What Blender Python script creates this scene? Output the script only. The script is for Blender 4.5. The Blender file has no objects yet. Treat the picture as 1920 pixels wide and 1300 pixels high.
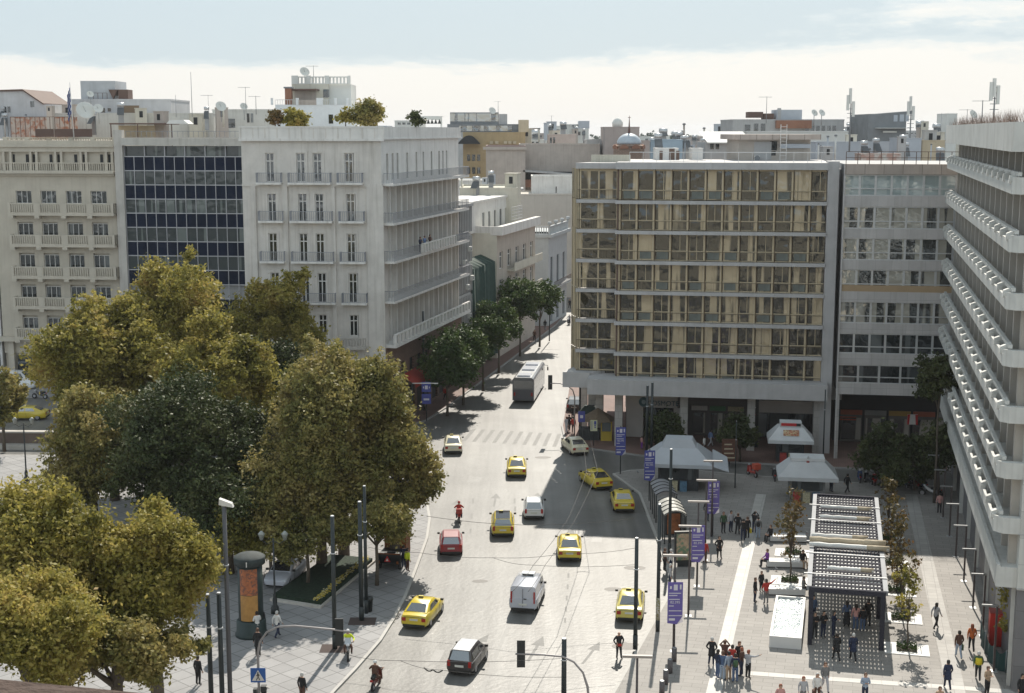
import bpy, math, random
import numpy as np
from math import sin, cos, tan, atan, atan2, radians, pi, sqrt
from mathutils import Vector, Matrix
sc = bpy.context.scene
COL = sc.collection
# ---------------------------------------------------------------- camera
FP = 2600.0; HC = 31.0; PIT = atan(405/FP)
cd = bpy.data.cameras.new('camera'); cam = bpy.data.objects.new('camera', cd); COL.objects.link(cam)
cam.location = (0, 0, HC); cam.rotation_euler = (pi/2-PIT, 0, 0)
cd.sensor_width = 36; cd.lens = FP/1920*36; cd.clip_start = .3; cd.clip_end = 20000
sc.camera = cam
# ---------------------------------------------------------------- light
SUN_EL = 42.5; SUN_AZ = 8.5          # azimuth to the right of the view direction
sl = bpy.data.lights.new('sun', 'SUN'); sl.energy = 4.3; sl.angle = radians(.55); sl.color = (1, .93, .82)
so = bpy.data.objects.new('sun', sl); COL.objects.link(so)
so.rotation_euler = (radians(90-SUN_EL), 0, pi-radians(SUN_AZ))
so.rotation_euler = Vector((sin(radians(SUN_AZ))*cos(radians(SUN_EL)), cos(radians(SUN_AZ))*cos(radians(SUN_EL)), sin(radians(SUN_EL)))).to_track_quat('Z', 'Y').to_euler()
w = bpy.data.worlds.new('World'); sc.world = w; w.use_nodes = True
nt = w.node_tree; N = nt.nodes; L = nt.links; N.clear()
sky = N.new('ShaderNodeTexSky'); sky.sky_type = 'NISHITA'; sky.sun_disc = False
sky.sun_elevation = radians(SUN_EL); sky.sun_rotation = radians(SUN_AZ); sky.air_density = 1.0; sky.dust_density = 2.0; sky.altitude = 100
bg = N.new('ShaderNodeBackground'); bg.inputs[1].default_value = .13
wo = N.new('ShaderNodeOutputWorld')
tc = N.new('ShaderNodeTexCoord'); mp = N.new('ShaderNodeMapping'); mp.inputs['Scale'].default_value = (1.6, 1.6, 8.5); mp.inputs['Location'].default_value = (3.1, .4, 1.55)
nz = N.new('ShaderNodeTexNoise'); nz.inputs['Scale'].default_value = 1.9; nz.inputs['Detail'].default_value = 10; nz.inputs['Roughness'].default_value = .66; nz.inputs['Distortion'].default_value = .25
L.new(tc.outputs['Generated'], mp.inputs[0]); L.new(mp.outputs[0], nz.inputs['Vector'])
sx = N.new('ShaderNodeSeparateXYZ'); L.new(tc.outputs['Generated'], sx.inputs[0])
hz = N.new('ShaderNodeMapRange'); hz.inputs[1].default_value = .03; hz.inputs[2].default_value = .062; hz.inputs[3].default_value = .22; hz.inputs[4].default_value = -.09
L.new(sx.outputs[2], hz.inputs[0])
ad = N.new('ShaderNodeMath'); ad.operation = 'ADD'; L.new(nz.outputs[0], ad.inputs[0]); L.new(hz.outputs[0], ad.inputs[1])
cr = N.new('ShaderNodeValToRGB'); cr.color_ramp.interpolation = 'EASE'
e = cr.color_ramp.elements; e[0].position = .43; e[0].color = (3.25, 3.85, 4.2, 1); e[1].position = .57; e[1].color = (4.95, 4.95, 4.8, 1)
for p_, c_ in ((.48, (3.7, 4.2, 4.45, 1)), (.52, (4.5, 4.7, 4.7, 1))):
    q = e.new(p_); q.color = c_
L.new(ad.outputs[0], cr.inputs[0])
mxs = N.new('ShaderNodeMix'); mxs.data_type = 'RGBA'; mxs.inputs[0].default_value = .93
L.new(sky.outputs[0], mxs.inputs[6]); L.new(cr.outputs[0], mxs.inputs[7])
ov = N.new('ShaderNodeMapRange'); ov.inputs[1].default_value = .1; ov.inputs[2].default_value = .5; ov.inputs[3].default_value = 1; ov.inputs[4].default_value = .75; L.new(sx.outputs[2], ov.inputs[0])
bk = N.new('ShaderNodeMapRange'); bk.inputs[1].default_value = .3; bk.inputs[2].default_value = -.6; bk.inputs[3].default_value = 1; bk.inputs[4].default_value = 1.55; L.new(sx.outputs[1], bk.inputs[0])   # clouds opposite the sun brightened as added fill for the shaded facades
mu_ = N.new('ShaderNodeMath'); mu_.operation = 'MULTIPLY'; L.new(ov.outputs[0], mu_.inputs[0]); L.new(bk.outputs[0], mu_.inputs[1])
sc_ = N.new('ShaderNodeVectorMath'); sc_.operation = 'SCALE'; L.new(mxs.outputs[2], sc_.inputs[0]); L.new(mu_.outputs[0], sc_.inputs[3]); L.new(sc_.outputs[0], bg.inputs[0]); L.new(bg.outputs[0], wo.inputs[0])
sc.view_settings.view_transform = 'Standard'; sc.view_settings.look = 'None'; sc.view_settings.gamma = 1
sc.view_settings.exposure = .5
# ---------------------------------------------------------------- pixel -> world
FW = Vector((0, cos(PIT), -sin(PIT))); UP = Vector((0, sin(PIT), cos(PIT))); C0 = Vector((0, 0, HC))
def ray(px, py): return Vector((px-960, 0, 0))+UP*(650-py)+FW*FP
def G(px, py, z=0):
    d = ray(px, py); t = (z-HC)/d.z; return C0+d*t
def AT(px, py, Y):
    d = ray(px, py); return C0+d*(Y/d.y)
AS = atan(640/2631); U = Vector((sin(AS), cos(AS), 0)); V = Vector((cos(AS), -sin(AS), 0))
class Fr:      # a facade plane: x along it, -y out towards the viewer, z up
    def __init__(s, A, B):
        if len(A) == 2: A = G(*A)
        if len(B) == 2: B = G(*B)
        s.O = Vector(A); d = Vector(B)-s.O; s.W = sqrt(d.x**2+d.y**2); s.a = atan2(d.y, d.x)
        s.M = Matrix.Translation(s.O)@Matrix.Rotation(s.a, 4, 'Z'); s.I = s.M.inverted()
    def l(s, px, py, y=0):
        o = s.I@C0; d = s.I.to_3x3()@ray(px, py); t = (y-o.y)/d.y; p = o+d*t; return p.x, p.z
    def x(s, px, y=0, py=500): return s.l(px, py, y)[0]
    def z(s, px, py, y=0): return s.l(px, py, y)[1]
# ---------------------------------------------------------------- materials
MATS = {}
def M(name, c, r=.8, metal=0, var=.12, vs=.6, bump=0, bs=8, spec=.5, coat=0, emit=0, c2=None, streak=0, brick=None, rnd=0):
    if name in MATS: return MATS[name]
    m = bpy.data.materials.new(name); m.use_nodes = True; t = m.node_tree; n = t.nodes; l = t.links
    b = n['Principled BSDF']; b.inputs['Roughness'].default_value = r; b.inputs['Metallic'].default_value = metal
    b.inputs['Specular IOR Level'].default_value = spec; b.inputs['Coat Weight'].default_value = coat
    c = tuple(c)+(1,); src = None
    co = n.new('ShaderNodeTexCoord')
    rg = n.new('ShaderNodeRGB'); rg.outputs[0].default_value = c; src = rg.outputs[0]
    def mix(a, bb, fac, mode='MIX'):
        x = n.new('ShaderNodeMix'); x.data_type = 'RGBA'; x.blend_type = mode
        for i, k in ((6, a), (7, bb)):
            if isinstance(k, tuple): x.inputs[i].default_value = k
            else: l.new(k, x.inputs[i])
        if isinstance(fac, float): x.inputs[0].default_value = fac
        else: l.new(fac, x.inputs[0])
        return x.outputs[2]
    if brick:   # (width, height, mortar, mortar colour factor)
        bt = n.new('ShaderNodeTexBrick'); bt.inputs['Scale'].default_value = 1; bt.inputs['Brick Width'].default_value = brick[0]; bt.inputs['Row Height'].default_value = brick[1]
        bt.inputs['Mortar Size'].default_value = brick[2]; bt.offset = brick[4] if len(brick) > 4 else .5; bt.inputs['Bias'].default_value = 0
        k = brick[3]; bt.inputs['Color1'].default_value = (c[0]*.93, c[1]*.93, c[2]*.93, 1); bt.inputs['Color2'].default_value = (min(c[0]*1.08, 1), min(c[1]*1.08, 1), min(c[2]*1.08, 1), 1)
        bt.inputs['Mortar'].default_value = (c[0]*k, c[1]*k, c[2]*k, 1)
        mpp = n.new('ShaderNodeMapping')
        if len(brick) > 5 and brick[5] == 'wall': mpp.inputs['Rotation'].default_value = (pi/2, 0, 0)
        elif len(brick) > 5: mpp.inputs['Rotation'].default_value = (0, 0, brick[5])
        l.new(co.outputs['Object'], mpp.inputs[0]); l.new(mpp.outputs[0], bt.inputs[0]); src = bt.outputs[0]
    if var:
        t1 = n.new('ShaderNodeTexNoise'); t1.inputs['Scale'].default_value = vs; t1.inputs['Detail'].default_value = 8; t1.inputs['Roughness'].default_value = .65
        l.new(co.outputs['Object'], t1.inputs['Vector'])
        rr = n.new('ShaderNodeMapRange'); rr.inputs[1].default_value = .3; rr.inputs[2].default_value = .7; rr.inputs[3].default_value = 1-var; rr.inputs[4].default_value = 1+var*.6
        l.new(t1.outputs[0], rr.inputs[0])
        vv = n.new('ShaderNodeVectorMath'); vv.operation = 'SCALE'; l.new(src, vv.inputs[0]); l.new(rr.outputs[0], vv.inputs[3]); src = vv.outputs[0]
        if c2:
            r2 = n.new('ShaderNodeMapRange'); r2.inputs[1].default_value = .45; r2.inputs[2].default_value = .6
            t2 = n.new('ShaderNodeTexNoise'); t2.inputs['Scale'].default_value = vs*2.3; t2.inputs['Detail'].default_value = 6; l.new(co.outputs['Object'], t2.inputs['Vector'])
            l.new(t2.outputs[0], r2.inputs[0]); src = mix(src, tuple(c2)+(1,), r2.outputs[0])
    if streak:   # rain streaks running down a wall
        mp2 = n.new('ShaderNodeMapping'); mp2.inputs['Scale'].default_value = (2.2, 2.2, .12); l.new(co.outputs['Object'], mp2.inputs[0])
        t3 = n.new('ShaderNodeTexNoise'); t3.inputs['Scale'].default_value = 1.3; t3.inputs['Detail'].default_value = 5; l.new(mp2.outputs[0], t3.inputs['Vector'])
        r3 = n.new('ShaderNodeMapRange'); r3.inputs[1].default_value = .5; r3.inputs[2].default_value = .75; r3.inputs[4].default_value = streak; l.new(t3.outputs[0], r3.inputs[0])
        src = mix(src, (c[0]*.45, c[1]*.42, c[2]*.38, 1), r3.outputs[0])
    if rnd:
        oi = n.new('ShaderNodeObjectInfo'); r4 = n.new('ShaderNodeMapRange'); r4.inputs[3].default_value = 1-rnd; r4.inputs[4].default_value = 1+rnd; l.new(oi.outputs['Random'], r4.inputs[0])
        vv = n.new('ShaderNodeVectorMath'); vv.operation = 'SCALE'; l.new(src, vv.inputs[0]); l.new(r4.outputs[0], vv.inputs[3]); src = vv.outputs[0]
    l.new(src, b.inputs['Base Color'])
    if bump:
        t4 = n.new('ShaderNodeTexNoise'); t4.inputs['Scale'].default_value = bs; t4.inputs['Detail'].default_value = 5; l.new(co.outputs['Object'], t4.inputs['Vector'])
        bp = n.new('ShaderNodeBump'); bp.inputs['Strength'].default_value = bump; bp.inputs['Distance'].default_value = .05; l.new(t4.outputs[0], bp.inputs['Height']); l.new(bp.outputs[0], b.inputs['Normal'])
    if emit: l.new(src, b.inputs['Emission Color']); b.inputs['Emission Strength'].default_value = emit
    MATS[name] = m; return m
def glassmat(name, dark, curtain, amount=.5, refl=.35, wav=.25, rough=.04, hs=1.0):
    """window glass: a dark room or a curtain behind it, uneven panes that mirror the square"""
    m = bpy.data.materials.new(name); m.use_nodes = True; t = m.node_tree; n = t.nodes; l = t.links; b = n['Principled BSDF']
    oi = n.new('ShaderNodeObjectInfo'); co = n.new('ShaderNodeTexCoord')
    ad = n.new('ShaderNodeVectorMath'); l.new(co.outputs['Object'], ad.inputs[0]); cx = n.new('ShaderNodeCombineXYZ'); mm = n.new('ShaderNodeMath'); mm.operation = 'MULTIPLY'; mm.inputs[1].default_value = 91
    l.new(oi.outputs['Random'], mm.inputs[0]); l.new(mm.outputs[0], cx.inputs[0]); l.new(mm.outputs[0], cx.inputs[2]); l.new(cx.outputs[0], ad.inputs[1])
    mp = n.new('ShaderNodeMapping'); mp.inputs['Scale'].default_value = (1.1*hs, 1.1*hs, .04*hs); l.new(ad.outputs[0], mp.inputs[0])
    tn = n.new('ShaderNodeTexNoise'); tn.inputs['Scale'].default_value = .8; tn.inputs['Detail'].default_value = 1; l.new(mp.outputs[0], tn.inputs['Vector'])
    mr = n.new('ShaderNodeMapRange'); mr.inputs[1].default_value = .60-amount*.3; mr.inputs[2].default_value = .63-amount*.3; l.new(tn.outputs[0], mr.inputs[0])
    mx = n.new('ShaderNodeMix'); mx.data_type = 'RGBA'; mx.inputs[6].default_value = tuple(dark)+(1,); mx.inputs[7].default_value = tuple(curtain)+(1,); l.new(mr.outputs[0], mx.inputs[0])
    l.new(mx.outputs[2], b.inputs['Base Color']); b.inputs['Roughness'].default_value = .6; b.inputs['Specular IOR Level'].default_value = .1
    gl = n.new('ShaderNodeBsdfGlossy'); gl.inputs['Roughness'].default_value = rough; gl.inputs['Color'].default_value = (.9, .95, 1, 1)
    t2 = n.new('ShaderNodeTexNoise'); t2.inputs['Scale'].default_value = .9; t2.inputs['Detail'].default_value = 1.5; l.new(ad.outputs[0], t2.inputs['Vector'])
    bp = n.new('ShaderNodeBump'); bp.inputs['Strength'].default_value = wav; bp.inputs['Distance'].default_value = .12; l.new(t2.outputs[0], bp.inputs['Height']); l.new(bp.outputs[0], gl.inputs['Normal'])
    fr = n.new('ShaderNodeFresnel'); fr.inputs[0].default_value = 1.5
    fa = n.new('ShaderNodeMath'); fa.operation = 'ADD'; fa.use_clamp = True; fa.inputs[1].default_value = refl; l.new(fr.outputs[0], fa.inputs[0])
    ms = n.new('ShaderNodeMixShader'); l.new(fa.outputs[0], ms.inputs[0]); l.new(b.outputs[0], ms.inputs[1]); l.new(gl.outputs[0], ms.inputs[2]); l.new(ms.outputs[0], n['Material Output'].inputs[0])
    MATS[name] = m; return m
def leafmat(name, cols, trans=.35):
    m = bpy.data.materials.new(name); m.use_nodes = True; t = m.node_tree; n = t.nodes; l = t.links; b = n['Principled BSDF']
    ge = n.new('ShaderNodeNewGeometry'); co = n.new('ShaderNodeTexCoord'); tn = n.new('ShaderNodeTexNoise'); tn.inputs['Scale'].default_value = .33; tn.inputs['Detail'].default_value = 3
    l.new(co.outputs['Object'], tn.inputs['Vector'])
    oi = n.new('ShaderNodeObjectInfo')
    a = n.new('ShaderNodeMath'); a.operation = 'MULTIPLY'; a.inputs[1].default_value = .34; l.new(ge.outputs['Random Per Island'], a.inputs[0])
    mr = n.new('ShaderNodeMapRange'); mr.inputs[1].default_value = .3; mr.inputs[2].default_value = .7; mr.inputs[4].default_value = .62; l.new(tn.outputs[0], mr.inputs[0])
    a2 = n.new('ShaderNodeMath'); a2.operation = 'ADD'; l.new(a.outputs[0], a2.inputs[0]); l.new(mr.outputs[0], a2.inputs[1])
    cr = n.new('ShaderNodeValToRGB'); e = cr.color_ramp.elements; e[0].color = tuple(cols[0])+(1,); e[1].color = tuple(cols[-1])+(1,)
    for i, c in enumerate(cols[1:-1]): q = e.new((i+1)/(len(cols)-1)); q.color = tuple(c)+(1,)
    l.new(a2.outputs[0], cr.inputs[0]); l.new(cr.outputs[0], b.inputs['Base Color']); b.inputs['Roughness'].default_value = .55; b.inputs['Specular IOR Level'].default_value = .2
    tr = n.new('ShaderNodeBsdfTranslucent'); l.new(cr.outputs[0], tr.inputs[0]); ms = n.new('ShaderNodeMixShader'); ms.inputs[0].default_value = trans
    l.new(b.outputs[0], ms.inputs[1]); l.new(tr.outputs[0], ms.inputs[2]); l.new(ms.outputs[0], n['Material Output'].inputs[0])
    MATS[name] = m; return m
# ---------------------------------------------------------------- mesh building
class MB:
    def __init__(s): s.v = []; s.f = []; s.m = []; s.mats = []; s.sm = []
    def mi(s, mat):
        if mat not in s.mats: s.mats.append(mat)
        return s.mats.index(mat)
    def add(s, vs, fs, mat, smooth=False):
        o = len(s.v); s.v += [tuple(v) for v in vs]; k = s.mi(mat)
        for f in fs: s.f.append(tuple(i+o for i in f)); s.m.append(k); s.sm.append(smooth)
        return s
    def box(s, x0, x1, y0, y1, z0, z1, mat):
        return s.add([(x0, y0, z0), (x1, y0, z0), (x1, y1, z0), (x0, y1, z0), (x0, y0, z1), (x1, y0, z1), (x1, y1, z1), (x0, y1, z1)],
                     [(0, 3, 2, 1), (4, 5, 6, 7), (0, 1, 5, 4), (1, 2, 6, 5), (2, 3, 7, 6), (3, 0, 4, 7)], mat)
    def cyl(s, p0, p1, r0, r1, mat, n=8, smooth=True):
        p0 = Vector(p0); p1 = Vector(p1); d = (p1-p0).normalized(); a = d.orthogonal().normalized(); b = d.cross(a)
        vs = []
        for p, r in ((p0, r0), (p1, r1)):
            for i in range(n): t = 2*pi*i/n; vs.append(p+a*(r*cos(t))+b*(r*sin(t)))
        fs = [(i, (i+1) % n, n+(i+1) % n, n+i) for i in range(n)]
        s.add(vs, fs, mat, smooth); o = len(s.v)-2*n
        k = s.mi(mat); s.f += [tuple(o+i for i in reversed(range(n))), tuple(o+n+i for i in range(n))]; s.m += [k, k]; s.sm += [False, False]
        return s
    def tube(s, pts, r, mat, n=6):
        if not isinstance(r, (list, tuple)): r = [r]*len(pts)
        pts = [Vector(p) for p in pts]; vs = []; a = None
        for i, p in enumerate(pts):
            d = (pts[min(i+1, len(pts)-1)]-pts[max(i-1, 0)]).normalized()
            if a is None or abs(a.dot(d)) > .99: a = d.orthogonal().normalized()
            a = (a-d*a.dot(d)).normalized(); b = d.cross(a)
            for k in range(n): t = 2*pi*k/n; vs.append(p+a*(r[i]*cos(t))+b*(r[i]*sin(t)))
        fs = []
        for i in range(len(pts)-1):
            for k in range(n): fs.append((i*n+k, i*n+(k+1) % n, (i+1)*n+(k+1) % n, (i+1)*n+k))
        fs += [tuple(reversed(range(n))), tuple((len(pts)-1)*n+k for k in range(n))]
        return s.add(vs, fs, mat, True)
    def prism(s, poly, z0, z1, mat, side=None):
        n = len(poly); ar = sum(poly[i][0]*poly[(i+1) % n][1]-poly[(i+1) % n][0]*poly[i][1] for i in range(n))
        if ar < 0: poly = list(reversed(poly))
        vs = [(p[0], p[1], z0) for p in poly]+[(p[0], p[1], z1) for p in poly]
        s.add(vs, [tuple(range(n, 2*n))], mat)
        s.add(vs, [(i, (i+1) % n, n+(i+1) % n, n+i) for i in range(n)]+[tuple(reversed(range(n)))], side or mat); return s
    def extr(s, poly, y0, y1, mat):      # polygon in x,z extruded along y
        n = len(poly); ar = sum(poly[i][0]*poly[(i+1) % n][1]-poly[(i+1) % n][0]*poly[i][1] for i in range(n))
        if ar < 0: poly = list(reversed(poly))
        vs = [(p[0], y0, p[1]) for p in poly]+[(p[0], y1, p[1]) for p in poly]
        return s.add(vs, [tuple(range(n)), tuple(reversed(range(n, 2*n)))]+[((i+1) % n, i, n+i, n+(i+1) % n) for i in range(n)], mat)
    def lathe(s, prof, mat, n=16, c=(0, 0), smooth=True):
        vs = []
        for r, z in prof:
            for k in range(n): t = 2*pi*k/n; vs.append((c[0]+r*cos(t), c[1]+r*sin(t), z))
        fs = [(i*n+k, i*n+(k+1) % n, (i+1)*n+(k+1) % n, (i+1)*n+k) for i in range(len(prof)-1) for k in range(n)]
        fs += [tuple(reversed(range(n))), tuple((len(prof)-1)*n+k for k in range(n))]
        return s.add(vs, fs, mat, smooth)
    def hip(s, x0, x1, y0, y1, z0, z1, i, mat):   # truncated pyramid, inset i at the top
        return s.add([(x0, y0, z0), (x1, y0, z0), (x1, y1, z0), (x0, y1, z0), (x0+i, y0+i, z1), (x1-i, y0+i, z1), (x1-i, y1-i, z1), (x0+i, y1-i, z1)],
                     [(0, 3, 2, 1), (4, 5, 6, 7), (0, 1, 5, 4), (1, 2, 6, 5), (2, 3, 7, 6), (3, 0, 4, 7)], mat)
    def mesh(s, name):
        me = bpy.data.meshes.new(name); me.from_pydata(s.v, [], s.f)
        for m in s.mats: me.materials.append(m)
        me.polygons.foreach_set('material_index', s.m); me.polygons.foreach_set('use_smooth', s.sm)
        me.update(); return me
    def obj(s, name, parent=None, Mx=None):
        return mk(name, s.mesh(name), parent, Mx)
RM = {}
def mk(name, me, parent=None, Mx=None):
    """link a mesh; Mx is where it stands in the world (or in its root when the parent is a part)"""
    o = bpy.data.objects.new(name, me); COL.objects.link(o)
    if parent is not None:
        o.parent = parent
        if Mx is not None: o.matrix_basis = (RM[parent.name].inverted()@Mx) if parent.name in RM else Mx
    elif Mx is not None: o.matrix_basis = Mx
    return o
def tag(o, label=None, cat=None, group=None, kind=None):
    if label: o['label'] = label
    if cat: o['category'] = cat
    if group: o['group'] = group
    if kind: o['kind'] = kind
    return o
def thing(name, label, cat, Mx=None, group=None):
    o = bpy.data.objects.new(name, None); COL.objects.link(o); o.empty_display_size = .5
    Mx = Mx if Mx is not None else Matrix(); o.matrix_basis = Mx; RM[o.name] = Mx.copy()
    return tag(o, label, cat, group)
def T(x, y, z=0, rz=0): return Matrix.Translation((x, y, z))@Matrix.Rotation(rz, 4, 'Z')
def TG(px, py, rz=0, z=0): p = G(px, py, z); return T(p.x, p.y, z, rz)
KIDS = {}
def dup(root, Mx, label=None, group=None, slots=None):
    def cp(o, par):
        c = o.copy(); COL.objects.link(c)
        if par is not None: c.parent = par; c.matrix_basis = o.matrix_basis.copy()
        for k in o.children: cp(k, c)
        return c
    r = cp(root, None); r.matrix_basis = Mx; RM[r.name] = Mx.copy()
    if label: r['label'] = label
    if group: r['group'] = group
    return r
def lettering(name, txt, size, mat, parent, Mx, ext=.01, align='CENTER'):
    cu = bpy.data.curves.new('t', 'FONT'); cu.body = txt; cu.size = size; cu.extrude = ext; cu.align_x = align; cu.align_y = 'CENTER'
    o = bpy.data.objects.new('t', cu); COL.objects.link(o); bpy.context.view_layer.update()
    me = bpy.data.meshes.new_from_object(o.evaluated_get(bpy.context.evaluated_depsgraph_get())); bpy.data.objects.remove(o); bpy.data.curves.remove(cu)
    me.materials.clear(); me.materials.append(mat); return mk(name, me, parent, Mx)
RX = Matrix.Rotation(pi/2, 4, 'X')
# ---------------------------------------------------------------- palette
STONE = M('stone', (.5, .47, .43), .85, var=.14, streak=.35)
WHT = M('white_plaster', (.68, .66, .63), .8, var=.12, streak=.4)
CREAM = M('cream_plaster', (.56, .53, .45), .85, var=.1, streak=.25)
GREY = M('grey_plaster', (.4, .4, .4), .85, var=.12, streak=.3)
BEIGE = M('beige_plaster', (.46, .41, .36), .9, var=.12, streak=.35)
OCHRE = M('ochre_plaster', (.4, .3, .17), .85, var=.12, streak=.2)
BROWN = M('rust_brown', (.12, .075, .06), .8)
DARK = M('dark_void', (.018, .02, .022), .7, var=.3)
BLACK = M('black_paint', (.02, .024, .026), .45)
POLE = M('pole_paint', (.022, .03, .032), .5, var=.25)
MET = M('grey_metal', (.3, .31, .32), .4, .6)
STEEL = M('pale_metal', (.55, .56, .57), .4, .5)
GLASSD = glassmat('window_glass_dark', (.015, .02, .022), (.1, .11, .11), .12, .05)
GLASSN = glassmat('window_glass_navy', (.008, .015, .035), (.006, .012, .028), .2, -.06, rough=.3)
GLASSG = glassmat('window_glass_gold', (.03, .027, .02), (.47, .38, .25), .15, .03, wav=1.0)
GLASSR = glassmat('window_glass_mirror', (.04, .042, .04), (.36, .34, .29), .45, .13, wav=.6)
GOLD = M('gold_anodised', (.52, .43, .29), .55, .1, var=.1)
MARB = M('white_marble', (.6, .6, .59), .5, var=.08)
# ================================================================ setting
def P2(pts): return [(G(*p).x, G(*p).y) for p in pts]
def sheet(name, poly, z, mat, kind='structure'):
    b = MB(); n = len(poly); ar = sum(poly[i][0]*poly[(i+1) % n][1]-poly[(i+1) % n][0]*poly[i][1] for i in range(n))
    if ar < 0: poly = list(reversed(poly))
    b.add([(p[0], p[1], z) for p in poly], [tuple(range(n))], mat); return tag(b.obj(name), kind=kind)
ASPH = M('asphalt', (.16, .155, .146), .47, var=.3, vs=.16, bump=.35, bs=3, spec=.5)
def asphalt_extra():
    m = ASPH; n = m.node_tree.nodes; l = m.node_tree.links; b = n['Principled BSDF']; src = b.inputs['Base Color'].links[0].from_socket
    co = n.new('ShaderNodeTexCoord')
    # worn wheel tracks along the street, fine grain, patches
    mp = n.new('ShaderNodeMapping'); mp.inputs['Rotation'].default_value = (0, 0, AS); mp.inputs['Scale'].default_value = (.55, .02, 1); l.new(co.outputs['Object'], mp.inputs[0])
    t = n.new('ShaderNodeTexNoise'); t.inputs['Scale'].default_value = 1.6; t.inputs['Detail'].default_value = 4; l.new(mp.outputs[0], t.inputs['Vector'])
    r = n.new('ShaderNodeMapRange'); r.inputs[1].default_value = .35; r.inputs[2].default_value = .68; r.inputs[3].default_value = .72; r.inputs[4].default_value = 1.2; l.new(t.outputs[0], r.inputs[0])
    g = n.new('ShaderNodeTexNoise'); g.inputs['Scale'].default_value = 9; g.inputs['Detail'].default_value = 6; g.inputs['Roughness'].default_value = .8; l.new(co.outputs['Object'], g.inputs['Vector'])
    r2 = n.new('ShaderNodeMapRange'); r2.inputs[1].default_value = .3; r2.inputs[2].default_value = .7; r2.inputs[3].default_value = .8; r2.inputs[4].default_value = 1.2; l.new(g.outputs[0], r2.inputs[0])
    mu = n.new('ShaderNodeMath'); mu.operation = 'MULTIPLY'; l.new(r.outputs[0], mu.inputs[0]); l.new(r2.outputs[0], mu.inputs[1])
    v = n.new('ShaderNodeVectorMath'); v.operation = 'SCALE'; l.new(src, v.inputs[0]); l.new(mu.outputs[0], v.inputs[3]); l.new(v.outputs[0], b.inputs['Base Color'])
asphalt_extra()
EARTH = M('far_city_ground', (.2, .2, .19), .9, var=.2, vs=.02)
PAVE = M('plaza_paving', (.265, .248, .23), .75, var=.14, vs=.35, brick=(1.1, .55, .022, .72, .5, AS))
PAVE2 = M('grey_slab_paving', (.27, .265, .265), .75, var=.16, vs=.4, brick=(1.15, 1.15, .035, .55, 0, AS+.5))
PAVE3 = M('red_brick_paving', (.2, .125, .105), .8, var=.2, vs=.5, brick=(.4, .2, .02, .7, .5, AS))
KERB = M('marble_kerb', (.4, .385, .36), .7, var=.12)
CURBD = M('granite_kerb', (.3, .29, .28), .7, var=.15)
sheet('ground', [(-2500, -400), (2500, -400), (4500, 9000), (-4500, 9000)], -.03, EARTH)
sheet('road', [(-150, -60), (120, -60), (150, 420), (-150, 420)], 0, ASPH)
def slab(name, pts, mat, h=.14, kw=.2, closed_world=None, kerbmat=KERB):
    poly = closed_world or P2(pts)
    n = len(poly); ar = sum(poly[i][0]*poly[(i+1) % n][1]-poly[(i+1) % n][0]*poly[i][1] for i in range(n))
    if ar < 0: poly = list(reversed(poly))
    b = MB(); b.prism(poly, -.02, h-.006, kerbmat)
    o = tag(b.obj(name.replace('pavement', 'kerb') if 'pavement' in name else name+'_kerb'), kind='structure')
    ins = []
    for i in range(n):
        p0, p1, p2 = (Vector(poly[(i-1) % n]), Vector(poly[i]), Vector(poly[(i+1) % n])); d0 = (p1-p0).normalized(); d1 = (p2-p1).normalized()
        n0 = Vector((-d0.y, d0.x)); n1 = Vector((-d1.y, d1.x)); bi = (n0+n1); bi = bi/max(bi.length_squared, .4)*2; ins.append(p1+bi*kw)
    sheet(name, [tuple(p) for p in ins], h, mat)
# right plaza
slab('plaza_pavement', [(1147, 1302), (1245, 1130), (1256, 1092), (1231, 1015), (1219, 985), (1197, 927), (1148, 891), (1180, 884), (1260, 880), (1400, 893), (1560, 905), (1700, 912), (1790, 915), (2050, 905), (2400, 1300), (2500, 1700), (900, 1700)], PAVE)
# pavement in front of the glass block and the slab block
slab('far_pavement', [(1062, 745), (1052, 800), (1058, 829), (1109, 844), (1200, 856), (1330, 866), (1560, 879), (1900, 893), (1900, 700), (1100, 560), (1078, 640)], PAVE3, kerbmat=CURBD)
# street pavement, left side of the receding street
slab('street_pavement', [(1062, 590), (1043, 611), (917, 707), (840, 764), (800, 790), (748, 806), (600, 795), (600, 700), (1030, 560), (1062, 560)], PAVE3, kerbmat=CURBD)
slab('cross_pavement', [(1700, 555), (1062, 560), (1030, 540), (1100, 510), (1700, 510)], PAVE3, kerbmat=CURBD)
# pavement before the far left buildings
slab('left_pavement', [(-300, 742), (470, 752), (600, 770), (620, 740), (470, 700), (-300, 690)], PAVE2, kerbmat=CURBD)
# the near left square
kl = [(560, 1380), (631, 1297), (670, 1256), (716, 1203), (739, 1166), (762, 1122), (783, 1067), (803, 1011), (808, 975), (800, 930), (770, 895), (700, 872), (560, 862), (300, 858), (-300, 852), (-900, 852), (-1500, 1600), (300, 1600)]
slab('square_pavement', kl, PAVE2)
# white marble band in the plaza
BAND = M('white_marble_band', (.42, .405, .38), .6, var=.1, brick=(.9, .9, .02, .7, 0, AS))
def band(p0, p1, wid, name, z=.146):
    a = G(*p0); b_ = G(*p1); d = (b_-a).normalized(); n_ = Vector((-d.y, d.x, 0))*wid/2
    sheet(name, [tuple((a+n_)[:2]), tuple((a-n_)[:2]), tuple((b_-n_)[:2]), tuple((b_+n_)[:2])], z, BAND)
band((1427, 930), (1332, 1330), .85, 'paving_band'); band((1404, 1267), (1900, 1302), .6, 'paving_band', .151)
DPAV = M('light_granite_band', (.37, .355, .335), .7, var=.15, brick=(.6, .6, .02, .7, 0, AS))
BAND2 = BAND; BAND = DPAV; band((1708, 930), (1800, 1330), 1.0, 'paving_band')
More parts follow.
